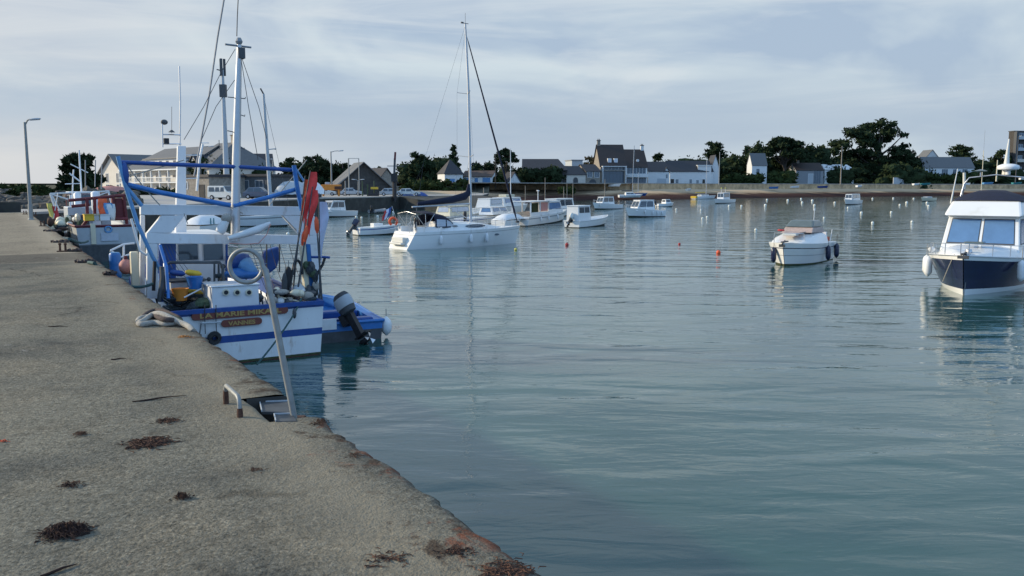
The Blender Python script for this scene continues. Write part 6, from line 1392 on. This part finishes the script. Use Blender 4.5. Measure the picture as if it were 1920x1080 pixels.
# more working clutter on deck
mb = MB()
for i in range(16):
    x = rr.uniform(2.4, 3.1); y = rr.uniform(-1.5, 1.5); mb.tube([(x, y, .75), (x+rr.uniform(-.1, .1), y+rr.uniform(-.2, .2), rr.uniform(1.1, 1.75))], rr.uniform(.012, .03), rr.choice(['darkgrey', 'galv', 'rope', 'black', 'midblue']), 6)
for i in range(9):
    x = rr.uniform(2.4, 3.1); y = rr.uniform(-1.5, 1.4); s_ = rr.uniform(.08, .2); mb.box(x-s_, x+s_, y-s_, y+s_, .75, .75+s_*2*rr.uniform(.6, 1.4), rr.choice(['greypaint', 'blue', 'rust', 'darkgrey', 'offwhite']))
mb.build('deck_fittings', tr)
mb = MB()
for k in range(9):
    y0 = 1.55-.16*k; mb.tube(sag((1.2+.05*math.sin(k), 1.62, 1.72-.07*k), (1.4, .95, 1.50-.06*k), .06+.01*k, 8), .008, rr.choice(['rope', 'netgreen', 'wire']), 4)
mb.build('hanging_lines', tr); mb = MB()
for k in range(5):
    mb.tube(sag(LP(300+6*k, 460, 2.1), LP(320+14*k, 520, 1.4), .05+.03*k, 8), .007, 'wire', 4)
    mb.tube(sag(LP(470+18*k, 458, 2.1), LP(500+18*k, 545, .9), .10, 8), .007, 'darkrope', 4)
mb.build('hanging_lines', tr)
for (px, py, m_, lab) in ((338, 552, 'amber', 'orange basket on the port side of the stern deck'), (365, 530, 'midblue', 'blue basket beside the stern locker')):
    c = WL(LP(px, py, 1.15)); mb = MB(); mb.lathe([(.14, -.14), (.19, .12), (.20, .14), (.17, .13), (.13, -.10)], (0, 0, 0), m_, 14); o = mb.build('fish_basket', smooth=50); o.location = c; tag(o, lab, 'basket')
# ---- marker flags on bamboo poles
def flagpole(px0, py0, px1, py1, xl, m, flags, lab, rope=None):
    a = LP(px0, py0, xl); b_ = LP(px1, py1, xl); t = empty('marker_flag', WL(a), tr.rotation_euler.z, lab, 'marker flag', 'marker flags on the nearest trawler')
    d = b_-a; mb = MB(); mb.tube([(0, 0, 0), d*.5, d], [.022, .02, .014], m, 6); mb.build('pole', t)
    for u0, u1, w_, fm in flags:
        mb = MB(); G = []
        for i in range(9):
            v = i/8; p_ = d*(u1+(u0-u1)*v); wv = w_*(1-.75*abs(v-.25)); G.append([p_+Vector((.05*math.sin(6*v+j), -wv*j/4*(.6+.4*math.sin(3*v+1)), -.10*j*v)) for j in range(5)])
        mb.grid(G, fm); mb.build('flag', t, smooth=60)
    if rope: c = d*rope[0]; mb = MB(); mb.lathe([(.02, -.2), (.055, -.1), (.055, .1), (.02, .2)], c, rope[1], 8, d.normalized()); mb.build('float', t, smooth=60)
flagpole(541, 558, 582, 320, .75, 'darkgrey', [(.70, .99, .20, 'bloodflag')], 'tallest marker pole with a long red flag')
flagpole(548, 558, 572, 330, .85, 'darkgrey', [(.74, .97, .18, 'orangeflag')], 'marker pole with an orange flag below the red flags')
flagpole(556, 560, 586, 350, .70, 'darkgrey', [(.70, .97, .17, 'bloodflag')], 'marker pole with a red flag and an orange float', (.58, 'orange'))
flagpole(560, 562, 575, 372, .95, 'galv', [(.62, .80, .14, 'orangeflag')], 'short marker pole with a faded orange flag', (.60, 'orange'))
flagpole(600, 566, 598, 362, .9, 'darkgrey', [(.50, .92, .24, 'whiteflag')], 'marker pole with a pale lilac flag at the starboard corner')
flagpole(604, 566, 592, 398, .6, 'darkgrey', [], 'thin marker pole with an orange float at the starboard corner', (.86, 'orange'))
# port side: barrel, tyre fenders, pink buoys
c = WL(LP(216, 495, 6.0)); t = empty('barrel', c, 0, 'blue plastic barrel on the port bow of the nearest trawler', 'barrel'); mb = MB(); mb.lathe([(.13, -.4), (.15, -.36), (.15, -.1), (.14, -.05), (.15, 0), (.15, .26), (.13, .30)], (0, 0, 0), 'midblue', 16); mb.build('drum', t, smooth=50); mb = MB(); mb.lathe([(.12, .301), (.12, .32)], (0, 0, 0), 'skyblue', 12); mb.build('lid', t)
for i, (px, py, m) in enumerate(((236, 500, 'pink'), (248, 501, 'pink'))):
    mb = MB(); c = WL(LP(px, py, 4.2)); mb.ball((0, 0, 0), (.17, .17, .2), m, 12, 8); mb.lathe([(.05, .19), (.04, .28)], (0, 0, 0), 'darkred', 8); o = mb.build('buoy_float', smooth=60); o.location = c; tag(o, ('left' if i == 0 else 'right')+' pink float on the port side deck of the nearest trawler', 'float')
for s_, dz, lab in ((.28, .15, 'tyre fender nearest the camera on the port side'), (.45, .2, 'tyre fender amidships on the port side'), (.62, .3, 'tyre fender farthest along the port side')):
    q = tf(s_, .9); mb = MB(); mb.tube(arc((0, 0, 0), .24, 0, 2*math.pi, 18), .10, 'rubber', 10, True); o = mb.build('tyre_fender', smooth=60); o.location = WL((q[0], q[1]+.13, q[2]-dz-.3)); o.rotation_euler = (0, 0, tr.rotation_euler.z); tag(o, lab, 'tyre', 'tyre fenders on the nearest trawler')
mb = MB(); TU([(298, 566), (304, 520), (303, 500)], .05, 'darkgrey', 1.0); TU([(288, 545), (290, 490)], .04, 'black', 1.8)
mb.tube([LP(316, 560, .9), LP(312, 500, 1.2), LP(300, 460, 1.5)], .04, 'midblue', 8); mb.build('side_frame', tr, smooth=50)
# ladder hung over the transom, ropes
mb = MB(); 
for px in (384, 405): TU([(px, 572), (px, 600), (px+1, 626)], .010, 'wire', -.08)
TU([(377, 606), (414, 604)], .022, 'greypaint', -.09); TU([(377, 606), (374, 628)], .012, 'wire', -.09); mb.build('boarding_step', tr)
mb = MB(); mb.tube(arc(LP(402, 634, -.1), .10, 0, 6.28, 12, (0, 1, 0), (0, 0, 1)), .06, 'black', 6, True); tag(mb.build('tyre_fender', loc=O, rz=tr.rotation_euler.z, smooth=60), 'small black fender hanging at the port corner of the transom', 'tyre')
mb = MB(); a = WL(LP(565, 560, .1)); b_ = WL(LP(552, 588, -.15)); c = P(482, 690, 0.02); mb.tube(sag(a, b_, 0, 3)+sag(b_, Vector((c.x, c.y, .1)), .05, 8)[1:], .022, 'greenrope', 6); mb.ball(b_, (.05, .05, .12), 'darkgrey', 8, 6); worldobj(mb, 'stern_rope', 'dark green rope running down across the transom of the nearest trawler', 'rope')
# ---- blue tender alongside with tilted outboard
ta = P(640, 634, 0); dn = empty('tender', P(652, 640, 0), tr.rotation_euler.z-.06, 'blue plastic tender with a tilted outboard beside the nearest trawler', 'dinghy')
df = hullfn(3.9, 2.0, .52, .85, tw=.97, full=.5, pw=2.6, low=.9, lowb=.5, draft=.12, q=.5)
hull(dn, df, [(.18, 'greypaint'), (.62, 'darkgrey'), (1, 'midblue')], mdeck='midblue', gun=.22, dk=.28, rail='midblue', railr=.05)
mb = MB(); mb.box(1.4, 1.75, -.75, .75, .40, .60, 'blue'); mb.box(.1, .4, -.75, .75, .38, .58, 'blue'); mb.build('thwart', dn, bevel=.04)
mo = outboard(dn, (-.02, .10, .66), 0, 1.2, 'darkgrey', 'black', R(34))
mo.rotation_euler[2] = .55
mb = MB(); mb.lathe([(.200, .14), (.211, .20), (.211, .36), (.198, .42)], (-.216, 0, 0), 'greypaint', 12)
for i in range(len(mb.v)): x, y, z = mb.v[i]; mb.v[i] = (-.216+(x+.216)*1.37, y*.88, z)
mb.build('cowl_band', mo, smooth=40)
mb = MB(); mb.box(-.05, .02, .3, .7, .35, .62, 'white'); mb.build('registration_plate', dn)
fender(W(dn, .15, -1.12, .30), 'pale fender at the outer corner of the blue tender', .15, .42, 'white', None, .25)

# ================================================================= second (red and grey) trawler
def trawl2():
    c = P(205, 490, 0); rz = tr.rotation_euler.z; t = empty('trawler', (c.x, c.y, 0), rz, 'grey trawler with dark red gantry behind the nearest trawler', 'trawler')
    hv2 = Vector((math.cos(rz), math.sin(rz), 0)); pv2 = Vector((-math.sin(rz), math.cos(rz), 0)); o2 = Vector((c.x, c.y, 0))
    def LQ(px, py, xl):
        d = ray(px, py); o = Vector((0, 0, CAMZ)); k = ((o2+hv2*xl-o).dot(hv2))/d.dot(hv2); q = o+d*k-o2; return Vector((xl, q.dot(pv2), q.z))
    f = hullfn(10, 3.3, 1.95, 2.5, tw=.92, full=.35, pw=2.8, low=.82, lowb=.35, rake=.05, draft=.5, q=.8)
    k = (.5+.9)/2.45
    hull(t, f, [(.25, 'darkgrey'), (k, 'darkgrey'), (k+.02, 'grey'), (.95, 'greypaint'), (1, 'darkred')], mdeck='greypaint', dk=.6, gun=.08, inner='greypaint', rail='darkred', railr=.06)
    mb = MB(); a = LQ(176, 458, -.03); mb.box(-.08, -.02, a.y-.12, a.y+.12, a.z, a.z+1.1, 'cream'); mb.build('transom_plank', t, bevel=.01)
    mb = MB(); a = LQ(203, 430, -.02); mb.tube(arc((-.03, a.y, a.z), .16, 0, 6.28, 12, (0, 1, 0), (0, 0, 1)), .05, 'skyblue', 6, True); mb.build('ring', t)
    mb = MB(); a = LQ(190, 452, -.03); b_ = LQ(222, 436, -.03); mb.box(-.05, -.02, b_.y, a.y, a.z, b_.z, 'clearvinyl'); mb.build('painted_number_panel', t)
    mb = MB()
    def T2(pix, r, m, x, n=6): mb.tube([LQ(px, py, x) for px, py in pix], r, m, n)
    for pix, x in (([(128, 376), (235, 366)], 1.4), ([(134, 387), (168, 384)], 1.5), ([(163, 372), (164, 415)], 1.3), ([(177, 370), (178, 412)], 1.3), ([(190, 370), (191, 410)], 1.3), ([(232, 366), (238, 420)], 1.4), ([(212, 368), (214, 412)], 1.4), ([(163, 412), (240, 410)], 1.2), ([(163, 413), (143, 440)], 1.0)):
        T2(pix, .085, 'darkred', x, 8)
    mb.build('gantry', t, smooth=50)
    mb = MB(); mb.box(1.5, 2.2, LQ(238, 400, 1.5).y, LQ(212, 400, 1.5).y, LQ(220, 412, 1.5).z, LQ(220, 372, 1.5).z, 'darkred'); mb.build('gantry_panel', t)
    mb = MB()
    for pix, r in (([(94, 363), (108, 405)], .06), ([(94, 363), (180, 360), (203, 358)], .05), ([(96, 364), (148, 380)], .05), ([(203, 357), (210, 385)], .06), ([(180, 368), (203, 360)], .04), ([(97, 365), (112, 395)], .04)): T2(pix, r, 'render', 8.0, 6)
    mb.build('white_frame', t, smooth=50)
    mb = MB(); a = LQ(180, 383, 3.4); mb.lathe([(.22, a.z-1.2), (.24, a.z), (.24, a.z+.65), (.12, a.z+.75)], (3.4, a.y, 0), 'white', 12); a = LQ(146, 383, 5); mb.lathe([(.2, a.z-1.2), (.2, a.z+.6), (.1, a.z+.7)], (5, a.y, 0), 'white', 12); mb.build('funnel', t, smooth=50)
    a = LQ(165, 415, 3.6); b_ = LQ(125, 415, 3.6); mb = MB(); mb.box(3.6, 6.2, a.y-1.2, a.y+1.0, 1.6, LQ(150, 388, 3.6).z, 'greypaint'); wh2 = mb.build('wheelhouse', t, bevel=.05)
    for yy in (.75, .15, -.5): w_ = MB(); zt2 = LQ(150, 388, 3.6).z; w_.box(3.57, 3.602, a.y+yy-.2, a.y+yy+.2, zt2-1.0, zt2-.45, 'glass'); w_.build('window', wh2)
    mb = MB(); T2([(135, 392), (137, 330), (138, 318)], .04, 'white', 5.2); T2([(130, 325), (150, 340)], .05, 'white', 5.2); T2([(122, 345), (150, 344)], .03, 'white', 5.2); mb.build('mast', t)
    for q_ in ([(178, 350), (179, 300)], [(160, 350), (160, 300)], [(190, 355), (191, 308)]): mb = MB(); T2(q_, .03, 'grey', 6); mb.build('aerial', t)
    for px, py, m, lab in ((172, 408, 'yellow', 'yellow fish box on the stern of the grey trawler'), (190, 408, 'white', 'white fish box on the stern of the grey trawler')):
        mb = MB(); c_ = LQ(px, py, .5); mb.box(-.35, .35, -.38, .38, -.15, .15, m); mb.box(-.38, .38, -.41, .41, .152, .19, m); mb.box(-.3, .3, -.33, .33, .192, .2, 'darkgrey'); o = mb.build('fish_box', bevel=.02); o.location = o2+hv2*c_.x+pv2*c_.y+Vector((0, 0, c_.z)); o.rotation_euler[2] = rz; tag(o, lab, 'crate')
    for px, py, m, lab in ((193, 388, 'orangeflag', 'orange oilskin hanging on the red gantry'), (203, 396, 'skyblue', 'light blue oilskin hanging on the red gantry'), (208, 398, 'render', 'white cloth hanging on the red gantry')):
        mb = MB(); c_ = LQ(px, py, 1.0); mb.grid([[(.06*math.sin(v*3+u*5), (u-.5)*.42*(1+.2*math.sin(v*4)), .45-.9*v) for u in (0, .25, .5, .75, 1)] for v in (0, .25, .5, .75, 1)], m); o = mb.build('oilskin', smooth=60); o.modifiers.new('solid', 'SOLIDIFY').thickness = .04; o.location = o2+hv2*c_.x+pv2*c_.y+Vector((0, 0, c_.z)); o.rotation_euler[2] = rz; tag(o, lab, 'oilskin')
    # nets along the port rail
    rr = random.Random(4); mb = MB()
    for i in range(26): c_ = LQ(rr.uniform(118, 150), rr.uniform(408, 452), rr.uniform(2, 4)); mb.ball(c_, (rr.uniform(.1, .3), rr.uniform(.1, .25), rr.uniform(.1, .3)), rr.choice(['net', 'cream', 'netgreen', 'darkrope', 'offwhite', 'darkgrey']), 7, 5)
    o = mb.build('net_pile'); o.location = o2; o.rotation_euler[2] = rz; tag(o, 'nets and gear piled along the port rail of the grey trawler', 'net')
    return t
trawl2()
# third trawler beyond, with red and yellow flag
c = P(140, 452, 0); c = Vector((-28.6, 58, 0)); t3 = empty('trawler', c, tr.rotation_euler.z, 'small dark red and white trawler farthest along the pier', 'trawler')
f = hullfn(8, 3.0, 1.9, 2.3, tw=.9, full=.35, low=.8, lowb=.35, draft=.5); hull(t3, f, [(.3, 'antifoul'), (.85, 'white'), (1, 'darkred')], mdeck='greypaint', dk=.5, inner='white', rail='darkred', railr=.06)
cabin(t3, 3, 5.6, 2.0, 1.8, 1.6, 3.6, fr=.2, br=0, m='white')
mb = MB(); mb.tube([(4.6, 0, 3.6), (4.6, 0, 6.6)], .06, 'white', 6); mb.tube([(4.6, -.5, 5), (4.6, .6, 5.6)], .04, 'white', 6); mb.build('mast', t3); mb = MB(); mb.tube([(.8, -1.3, 1.9), (.8, -1.3, 3.5), (.8, 1.3, 3.5), (.8, 1.3, 1.9)], .05, 'darkred', 6); mb.build('gallows', t3)
a = at(97, 430, 44.5); t = empty('marker_flag', a, 0, 'pole with a bright red and yellow flag beside the pier edge', 'marker flag'); mb = MB(); mb.tube([(0, 0, 0), (.45, 0, 1.9)][::-1], .025, 'white', 6); mb.build('pole', t)
mb = MB(); G = lambda x0, x1, z0, z1, m: mb.grid([[(x0+(x1-x0)*u+.05*math.sin(v*5), .06*math.sin(u*6+v*3), z0+(z1-z0)*v) for u in (0, .33, .66, 1)] for v in (0, .25, .5, .75, 1)], m)
G(-.15, .12, .35, 1.35, 'buoyyellow'); G(.12, .38, .3, 1.2, 'red'); mb.build('flag', t, smooth=60)
mb = MB(); rr = random.Random(8)
for i in range(22): c_ = at(rr.uniform(92, 120), rr.uniform(412, 432), 43+rr.uniform(-1, 2)); mb.ball(c_, (rr.uniform(.1, .3), rr.uniform(.1, .25), rr.uniform(.08, .25)), rr.choice(['net', 'netgreen', 'darkrope', 'rust', 'cream']), 7, 5)
worldobj(mb, 'net_pile', 'heap of brownish nets and floats above the pier edge by the flag', 'net')
# sailing boat and long white launch behind the gantry (moored to the quay)
t, L_ = boat_at('launch', 'long white launch seen between the gantry beams', 'boat', (452, 424), (548, 424)); f = stdhull(t, L_, 2.6, 1.0, 1.25, hm='white', stripe='grey', tw=.9); cabin(t, L_*.5, L_*.75, 1.6, 1.3, .9, 1.6, fr=.4, br=.1, m='white')
t, L_ = boat_at('sailing_boat', 'boat with a tall thick grey mast right of the trawler mast', 'sailing boat', (482, 421), (530, 417)); f = stdhull(t, L_+2, 2.4, .9, 1.1, tw=.85)
mb = MB(); p0 = at(509, 400, 92); p1 = at(494, 176, 92); inv = t.matrix_basis.inverted() if False else None
rzz = t.rotation_euler.z; 
def loc_(v, t): d = v-t.location; c_, s_ = math.cos(-t.rotation_euler.z), math.sin(-t.rotation_euler.z); return Vector((c_*d.x-s_*d.y, s_*d.x+c_*d.y, d.z))
a = loc_(p0, t); b_ = loc_(p1, t); a.z = .8; mb.tube([a, a.lerp(b_, .5), b_], [.22, .2, .13], 'greypaint', 8); q = a.lerp(b_, .55); mb.tube([q, q+Vector((.6, -.5, .1))], .06, 'greypaint', 6); mb.ball(q+Vector((.7, -.55, .1)), (.25, .12, .08), 'greypaint', 8, 5); mb.tube([b_, b_+Vector((-.25, .2, .55))], .08, 'darkgrey', 6)
mo = mb.build('mast', t, smooth=50); mb = MB(); e_ = loc_(at(545, 400, 92), t); mb.tube([b_-Vector((0, 0, .2)), e_], .018, 'wire', 4); e_ = loc_(at(525, 380, 92), t); mb.tube([a.lerp(b_, .6), e_], .012, 'wire', 4); mb.build('rigging', mo)
t, L_ = boat_at('motor_boat', 'boat under a white striped cover behind the nearest trawler mast', 'boat', (358, 445), (415, 441)); f = stdhull(t, L_, 2.2, .9, 1.1, tw=.9)
mb = MB(); mb.grid([[(x, y*1.0, 1.0+.75*(1-abs(2*x/L_-1)**4)*(1-abs(y)**2.5)) for y in (-1, -.9, -.6, 0, .6, .9, 1)] for x in [L_*i/10 for i in range(11)]], 'white'); cv = mb.build('boat_cover', t, smooth=60)
mb = MB()
for x in (.35, .45, .75): mb.box(L_*x, L_*x+.06, -1.02, -.95, 1.0, 1.5, 'teal')
mb.build('cover_strap', cv)
t = empty('dinghy', at(322, 443, 60), .3, 'white and navy dinghy glimpsed under the slanted gantry plate', 'dinghy'); t.location.z = 0; f = hullfn(3.6, 1.6, .6, .8, tw=.9, draft=.15); hull(t, f, [(.5, 'navy'), (1, 'render')], dk=.2); mb = MB(); mb.box(1, 1.3, -.6, .6, .42, .5, 'pink'); mb.build('thwart', t)
t, L_ = boat_at('motor_boat', 'small white boat by the dark quay below the hotel', 'boat', (306, 404), (332, 402)); f = stdhull(t, L_, 2.0, .9, 1.1, tw=.9, stripe='navy'); cabin(t, L_*.3, L_*.7, 1.5, 1.2, .9, 1.9, fr=.4, br=.1)

# ================================================================= things on the pier
# hooped handrail of the ladder
hb_ = P(551, 779, PZ); hr = empty('ladder_handrail', hb_, 0, 'tall galvanised ladder handrail ending in a round hoop', 'handrail')
rA = at(536, 668, hb_.y+.0) ; tp = at(494, 486, hb_.y)
d = tp-hb_; pts = [Vector((0.0, 0, -1.2)), Vector((0, 0, 0)), d*.3, d*.62, d*.93]
# hoop: circle in the same vertical plane, left of the pole top
rad = .118; cen = at(461, 499, hb_.y)-hb_; a0 = math.atan2((d*.93-cen).z, (d*.93-cen).x)
mb = MB(); base_r = .0235
hoop = [cen+Vector((rad*math.cos(a0+i*2*math.pi*.985/26), 0.012*i/26, rad*math.sin(a0+i*2*math.pi*.985/26))) for i in range(27)]
mb.tube(pts+hoop[1:], [base_r]*4+[base_r*.95]+[.0165]*(26), 'galv', 10)
mb.build('rail', hr, smooth=60)
mb = MB(); c = P(551, 779, PZ); mb.box(-.07, .07, -.05, .09, -.28, -.02, 'rust'); mb.build('wall_bracket', hr, bevel=.008)
# ladder in the recess
u3 = Vector((pu.x, pu.y, 0)); n3 = Vector((pn.x, pn.y, 0))
ld = empty('pier_ladder', PP((S0+S1)/2, .10, PZ), math.atan2(pu.y, pu.x), 'grey steel ladder head sunk in the notch of the pier edge', 'ladder')
mb = MB(); hw = (S1-S0)*.34
for sx in (-hw, hw): mb.box(sx-.03, sx+.03, -.03, .05, -2.8, -.10, 'galv')
mb.build('stile', ld)
for i in range(7):
    mb = MB(); mb.box(-hw+.031, hw-.031, -.03, .02, -.30-.33*i, -.26-.33*i, 'galv'); mb.build('rung', ld)
# galvanised tread plates at the top of the recess
def pt(px, py, z): return P(px, py, z)
def wedge(pix, z, th, m, lab):
    mb = MB(); p_ = [P(px, py, z) for px, py in pix]; c = sum(p_, Vector())/len(p_); mb.prism([q-c for q in p_], (0, 0, -th), m)
    e = .008
    for i in range(2): mb.beam(p_[i]-c+Vector((0, 0, e/2)), p_[(i+1) % len(p_)]-c+Vector((0, 0, e/2)), e, e*1.6, 'greypaint')
    o = mb.build('tread_plate'); o.location = c; return tag(o, lab, 'step plate', 'plates at the ladder head')
wedge([(491, 772), (487, 754), (545, 752), (556, 773)], PZ-.05, .02, 'darkgrey', 'upper dark steel plate with a pale edge in the ladder notch')
wedge([(517, 790), (514, 777), (548, 776), (556, 789)], PZ+.005, .02, 'darkgrey', 'lower small plate with a pale edge on the near side of the notch')
# grab bar
g0 = P(424, 757, PZ); g1 = P(450, 782, PZ); hg = at(424, 722, g0.y).z-PZ; gb = empty('grab_bar', g0, 0, 'rusty steel grab bar set in the pier beside the ladder notch', 'grab bar'); dd = g1-g0
mb = MB(); r_ = .017; k = .05
pts = [Vector((0, 0, -.05)), Vector((0, 0, hg-k)), Vector((0, 0, hg-k*.4))+dd*.03, dd.normalized()*k*.6+Vector((0, 0, hg)), dd-dd.normalized()*k+Vector((0, 0, hg)), dd-dd.normalized()*k*.25+Vector((0, 0, hg-k*.35)), dd+Vector((0, 0, hg-k)), dd+Vector((0, 0, -.05))]
mb.tube(pts, r_, 'galv', 10); mb.build('bar', gb, smooth=60)
for p_, l in ((Vector((0, 0, 0)), .75), (dd, .45)):
    mb = MB(); mb.tube([p_+Vector((0, 0, -.03)), p_+Vector((0, 0, hg*l*.5)), p_+Vector((0, 0, hg*l))], [r_*1.22, r_*1.3, r_*1.08], 'rust', 10); mb.build('rust_sleeve', gb, smooth=60)
# mooring rope loops on the pier edge
def ropeobj(pix, r, m, name, lab, zs=None, cat='rope'):
    mb = MB(); P3 = []
    for i, (px, py) in enumerate(pix):
        z = PZ+r+(zs[i] if zs else 0); P3.append(P(px, py, z))
    # Catmull-Rom
    out = []
    for i in range(len(P3)-1):
        p0_, p1_, p2_, p3_ = P3[max(0, i-1)], P3[i], P3[i+1], P3[min(len(P3)-1, i+2)]
        for j in range(6):
            t_ = j/6; out.append(.5*((2*p1_)+(-p0_+p2_)*t_+(2*p0_-5*p1_+4*p2_-p3_)*t_*t_+(-p0_+3*p1_-3*p2_+p3_)*t_**3))
    out.append(P3[-1]); mb.tube(out, r, m, 9); return worldobj(mb, name, lab, cat, smooth=70)
ropeobj([(259, 604), (262, 598), (280, 594), (300, 596), (318, 600), (330, 604), (312, 607), (290, 605), (268, 608), (260, 606), (270, 601), (286, 590), (300, 588), (316, 594), (332, 602), (350, 610), (362, 620), (370, 634)], .034, 'rope', 'mooring_rope', 'thick pale mooring rope looped on the pier edge', [0, .01, .02, .03, .02, .01, 0, .0, .0, 0, .03, .06, .09, .07, .03, .0, -.03, -.25])
ropeobj([(262, 600), (276, 588), (292, 582), (308, 584), (322, 590), (334, 596), (338, 602), (322, 600), (304, 598), (288, 592), (274, 598), (266, 606)], .030, 'darkrope', 'mooring_rope', 'dark tarred rope coiled behind the pale one on the pier edge', [0, .03, .05, .06, .05, .03, 0, .05, .06, .05, .02, 0])
ropeobj([(300, 592), (310, 590), (326, 596), (344, 606), (352, 616)], .026, 'netgreen', 'mooring_rope', 'greenish rope end under the pale rope loops', [.06, .09, .06, .02, -.1])
mb = MB(); a = P(176, 493, PZ+.05); b_ = WL(LP(286, 532, 1.6)); mb.tube(sag(P(166, 492, PZ+.03), a, 0, 2)+sag(a, b_, .25, 14)[1:], .035, 'greenrope', 8); worldobj(mb, 'mooring_rope', 'dark green mooring line from the pier to the nearest trawler side', 'rope')
mb = MB(); a = P(130, 448, PZ+.06); mb.tube(sag(a, at(165, 452, 44), .1, 8), .05, 'greenrope', 6); worldobj(mb, 'mooring_rope', 'green mooring line from the pier to the grey trawler', 'rope')
rr = random.Random(21)
def weedpile(px, py, wpx, lab, m='weed', m2='weedrust', n=60, hgt=.05, name='seaweed_clump', cat='seaweed'):
    c = P(px, py, PZ); Wd = wpx/1600*c.y*1.02; t = MB()
    for i in range(int(n*1.6)):
        a = rr.gauss(0, .38); q = rr.gauss(0, .22); x = a*Wd*.5; y = q*Wd*.8; f_ = max(0, 1-(a*a+q*q*2)); l = Wd*rr.uniform(.08, .26); th = rr.uniform(0, 6.28); z0 = f_*hgt*rr.uniform(0, 1)
        pts = [Vector((x, y, z0)), Vector((x+l*.5*math.cos(th), y+l*.5*math.sin(th)*.7, z0+rr.uniform(0, hgt*.6)*f_+.004)), Vector((x+l*math.cos(th+.6), y+l*math.sin(th+.6)*.7, .004))]
        t.tube(pts, [Wd*.004+.0012, Wd*.005+.0014, .0006], m if rr.random() < .7 else m2, 4)
    o = t.build(name); o.location = c; return tag(o, lab, cat)
weedpile(122, 1000, 86, 'largest dark brown seaweed clump, in the near left of the pier', n=480, hgt=.035)
weedpile(280, 832, 95, 'flat reddish-brown seaweed strip below the grab bar', 'weedrust', 'weed', n=190, hgt=.016)
weedpile(152, 815, 32, 'small rusty weed tuft left of the flat seaweed strip', 'weedrust', 'weedrust', n=40, hgt=.015)
weedpile(132, 912, 52, 'thin dark weed strand above the largest clump', 'weed', 'weedrust', n=45, hgt=.016)
weedpile(342, 934, 38, 'small dark weed tuft in the middle of the near pier', n=60, hgt=.025)
weedpile(315, 790, 55, 'thin reddish weed line just left of the grab bar', 'weedrust', 'weed', n=60, hgt=.012)
weedpile(8, 828, 22, 'orange weed scrap at the left picture edge', 'orange', 'weedrust', n=20, hgt=.01)
weedpile(345, 632, 26, 'orange stain of dried weed near the mooring rope', 'amber', 'weedrust', n=40, hgt=.012)
weedpile(665, 855, 40, 'reddish dried weed near the pier edge right of the notch', 'weedrust', 'rust', n=22, hgt=.01)
weedpile(950, 1072, 130, 'rust-brown dried weed band at the nearest pier edge', 'weedrust', 'rust', n=110, hgt=.008)
weedpile(725, 1050, 100, 'curved brown weed arc near the bottom of the pier', 'weedrust', 'weed', n=36, hgt=.005)
weedpile(860, 1035, 70, 'dark crusted weed patch on the near pier edge', 'weed', 'weedrust', n=50, hgt=.006)
weedpile(600, 795, 40, 'rusty weed tuft on the pier corner right of the ladder', 'weedrust', 'weed', n=40, hgt=.03)
weedpile(480, 882, 34, 'faint brown weed scrap below the ladder notch', 'weedrust', 'weed', n=22, hgt=.008)
for px0, py0, px1, py1, lab in ((75, 1080, 145, 1057, 'dark twig lying at the lower left corner of the pier'), (248, 753, 350, 741, 'thin dark crack-like twig above the reddish weed line'), (90, 612, 128, 612, 'short dark stick far out on the left of the pier'), (208, 674, 236, 672, 'short dark stick left of the mooring rope')):
    mb = MB(); a = P(px0, py0, PZ+.006); b_ = P(px1, py1, PZ+.006); m_ = a.lerp(b_, .5)+Vector((.01, .012, .004)); mb.tube([a, a.lerp(b_, .25)+Vector((0, -.008, 0)), m_, b_], [.004, .007, .006, .002], 'weed', 5); worldobj(mb, 'twig', lab, 'twig')
# fittings far along the pier
for i, (px, py, w_, lab) in enumerate(((160, 493, 40, 'dark rope end on the pier by the green mooring line'), (140, 472, 26, 'flat dark iron ring plate at the pier edge'), (112, 455, 34, 'coil of dark rope on the pier edge below the grey trawler'), (98, 434, 34, 'dark rope on the pier edge left of the grey trawler'), (205, 516, 22, 'dark scrap of rope beside the pier edge'))):
    c = P(px, py, PZ); Wd = w_/1600*c.y; mb = MB(); a = [Vector((Wd*(j/9-.5), .05*math.sin(j*2.1), .03+.02*math.sin(j*1.7))) for j in range(10)]; mb.tube(a, .035, 'darkrope', 6); mb.tube([v+Vector((0, .12, .02)) for v in a[2:8]], .03, 'darkrope', 6); o = mb.build('rope_end', smooth=60); o.location = c; tag(o, lab, 'rope')
for i, (px, py, lab) in enumerate(((118, 472, 'small rusty mooring post with two pegs on the pier'), (80, 424, 'rusty bollard near the pier lamp'), (47, 402, 'dark bollard left of the pier lamp'), (65, 405, 'dark bollard right behind the pier lamp'))):
    c = P(px, py, PZ); t = empty('bollard', c, 0, lab, 'bollard')
    mb = MB(); mb.box(-.13, .13, -.07, .07, 0, .03, 'rust'); mb.build('base', t, bevel=.01)
    for x in (-.07, .07): mb = MB(); mb.lathe([(.03, .03), (.025, .17), (.04, .18), (.035, .22)], (x, 0, 0), 'rust', 10); mb.build('peg', t, smooth=50)
for o in bpy.data.objects:
    for k in ('lx', 'ez', 'rh'):
        if k in o: del o[k]
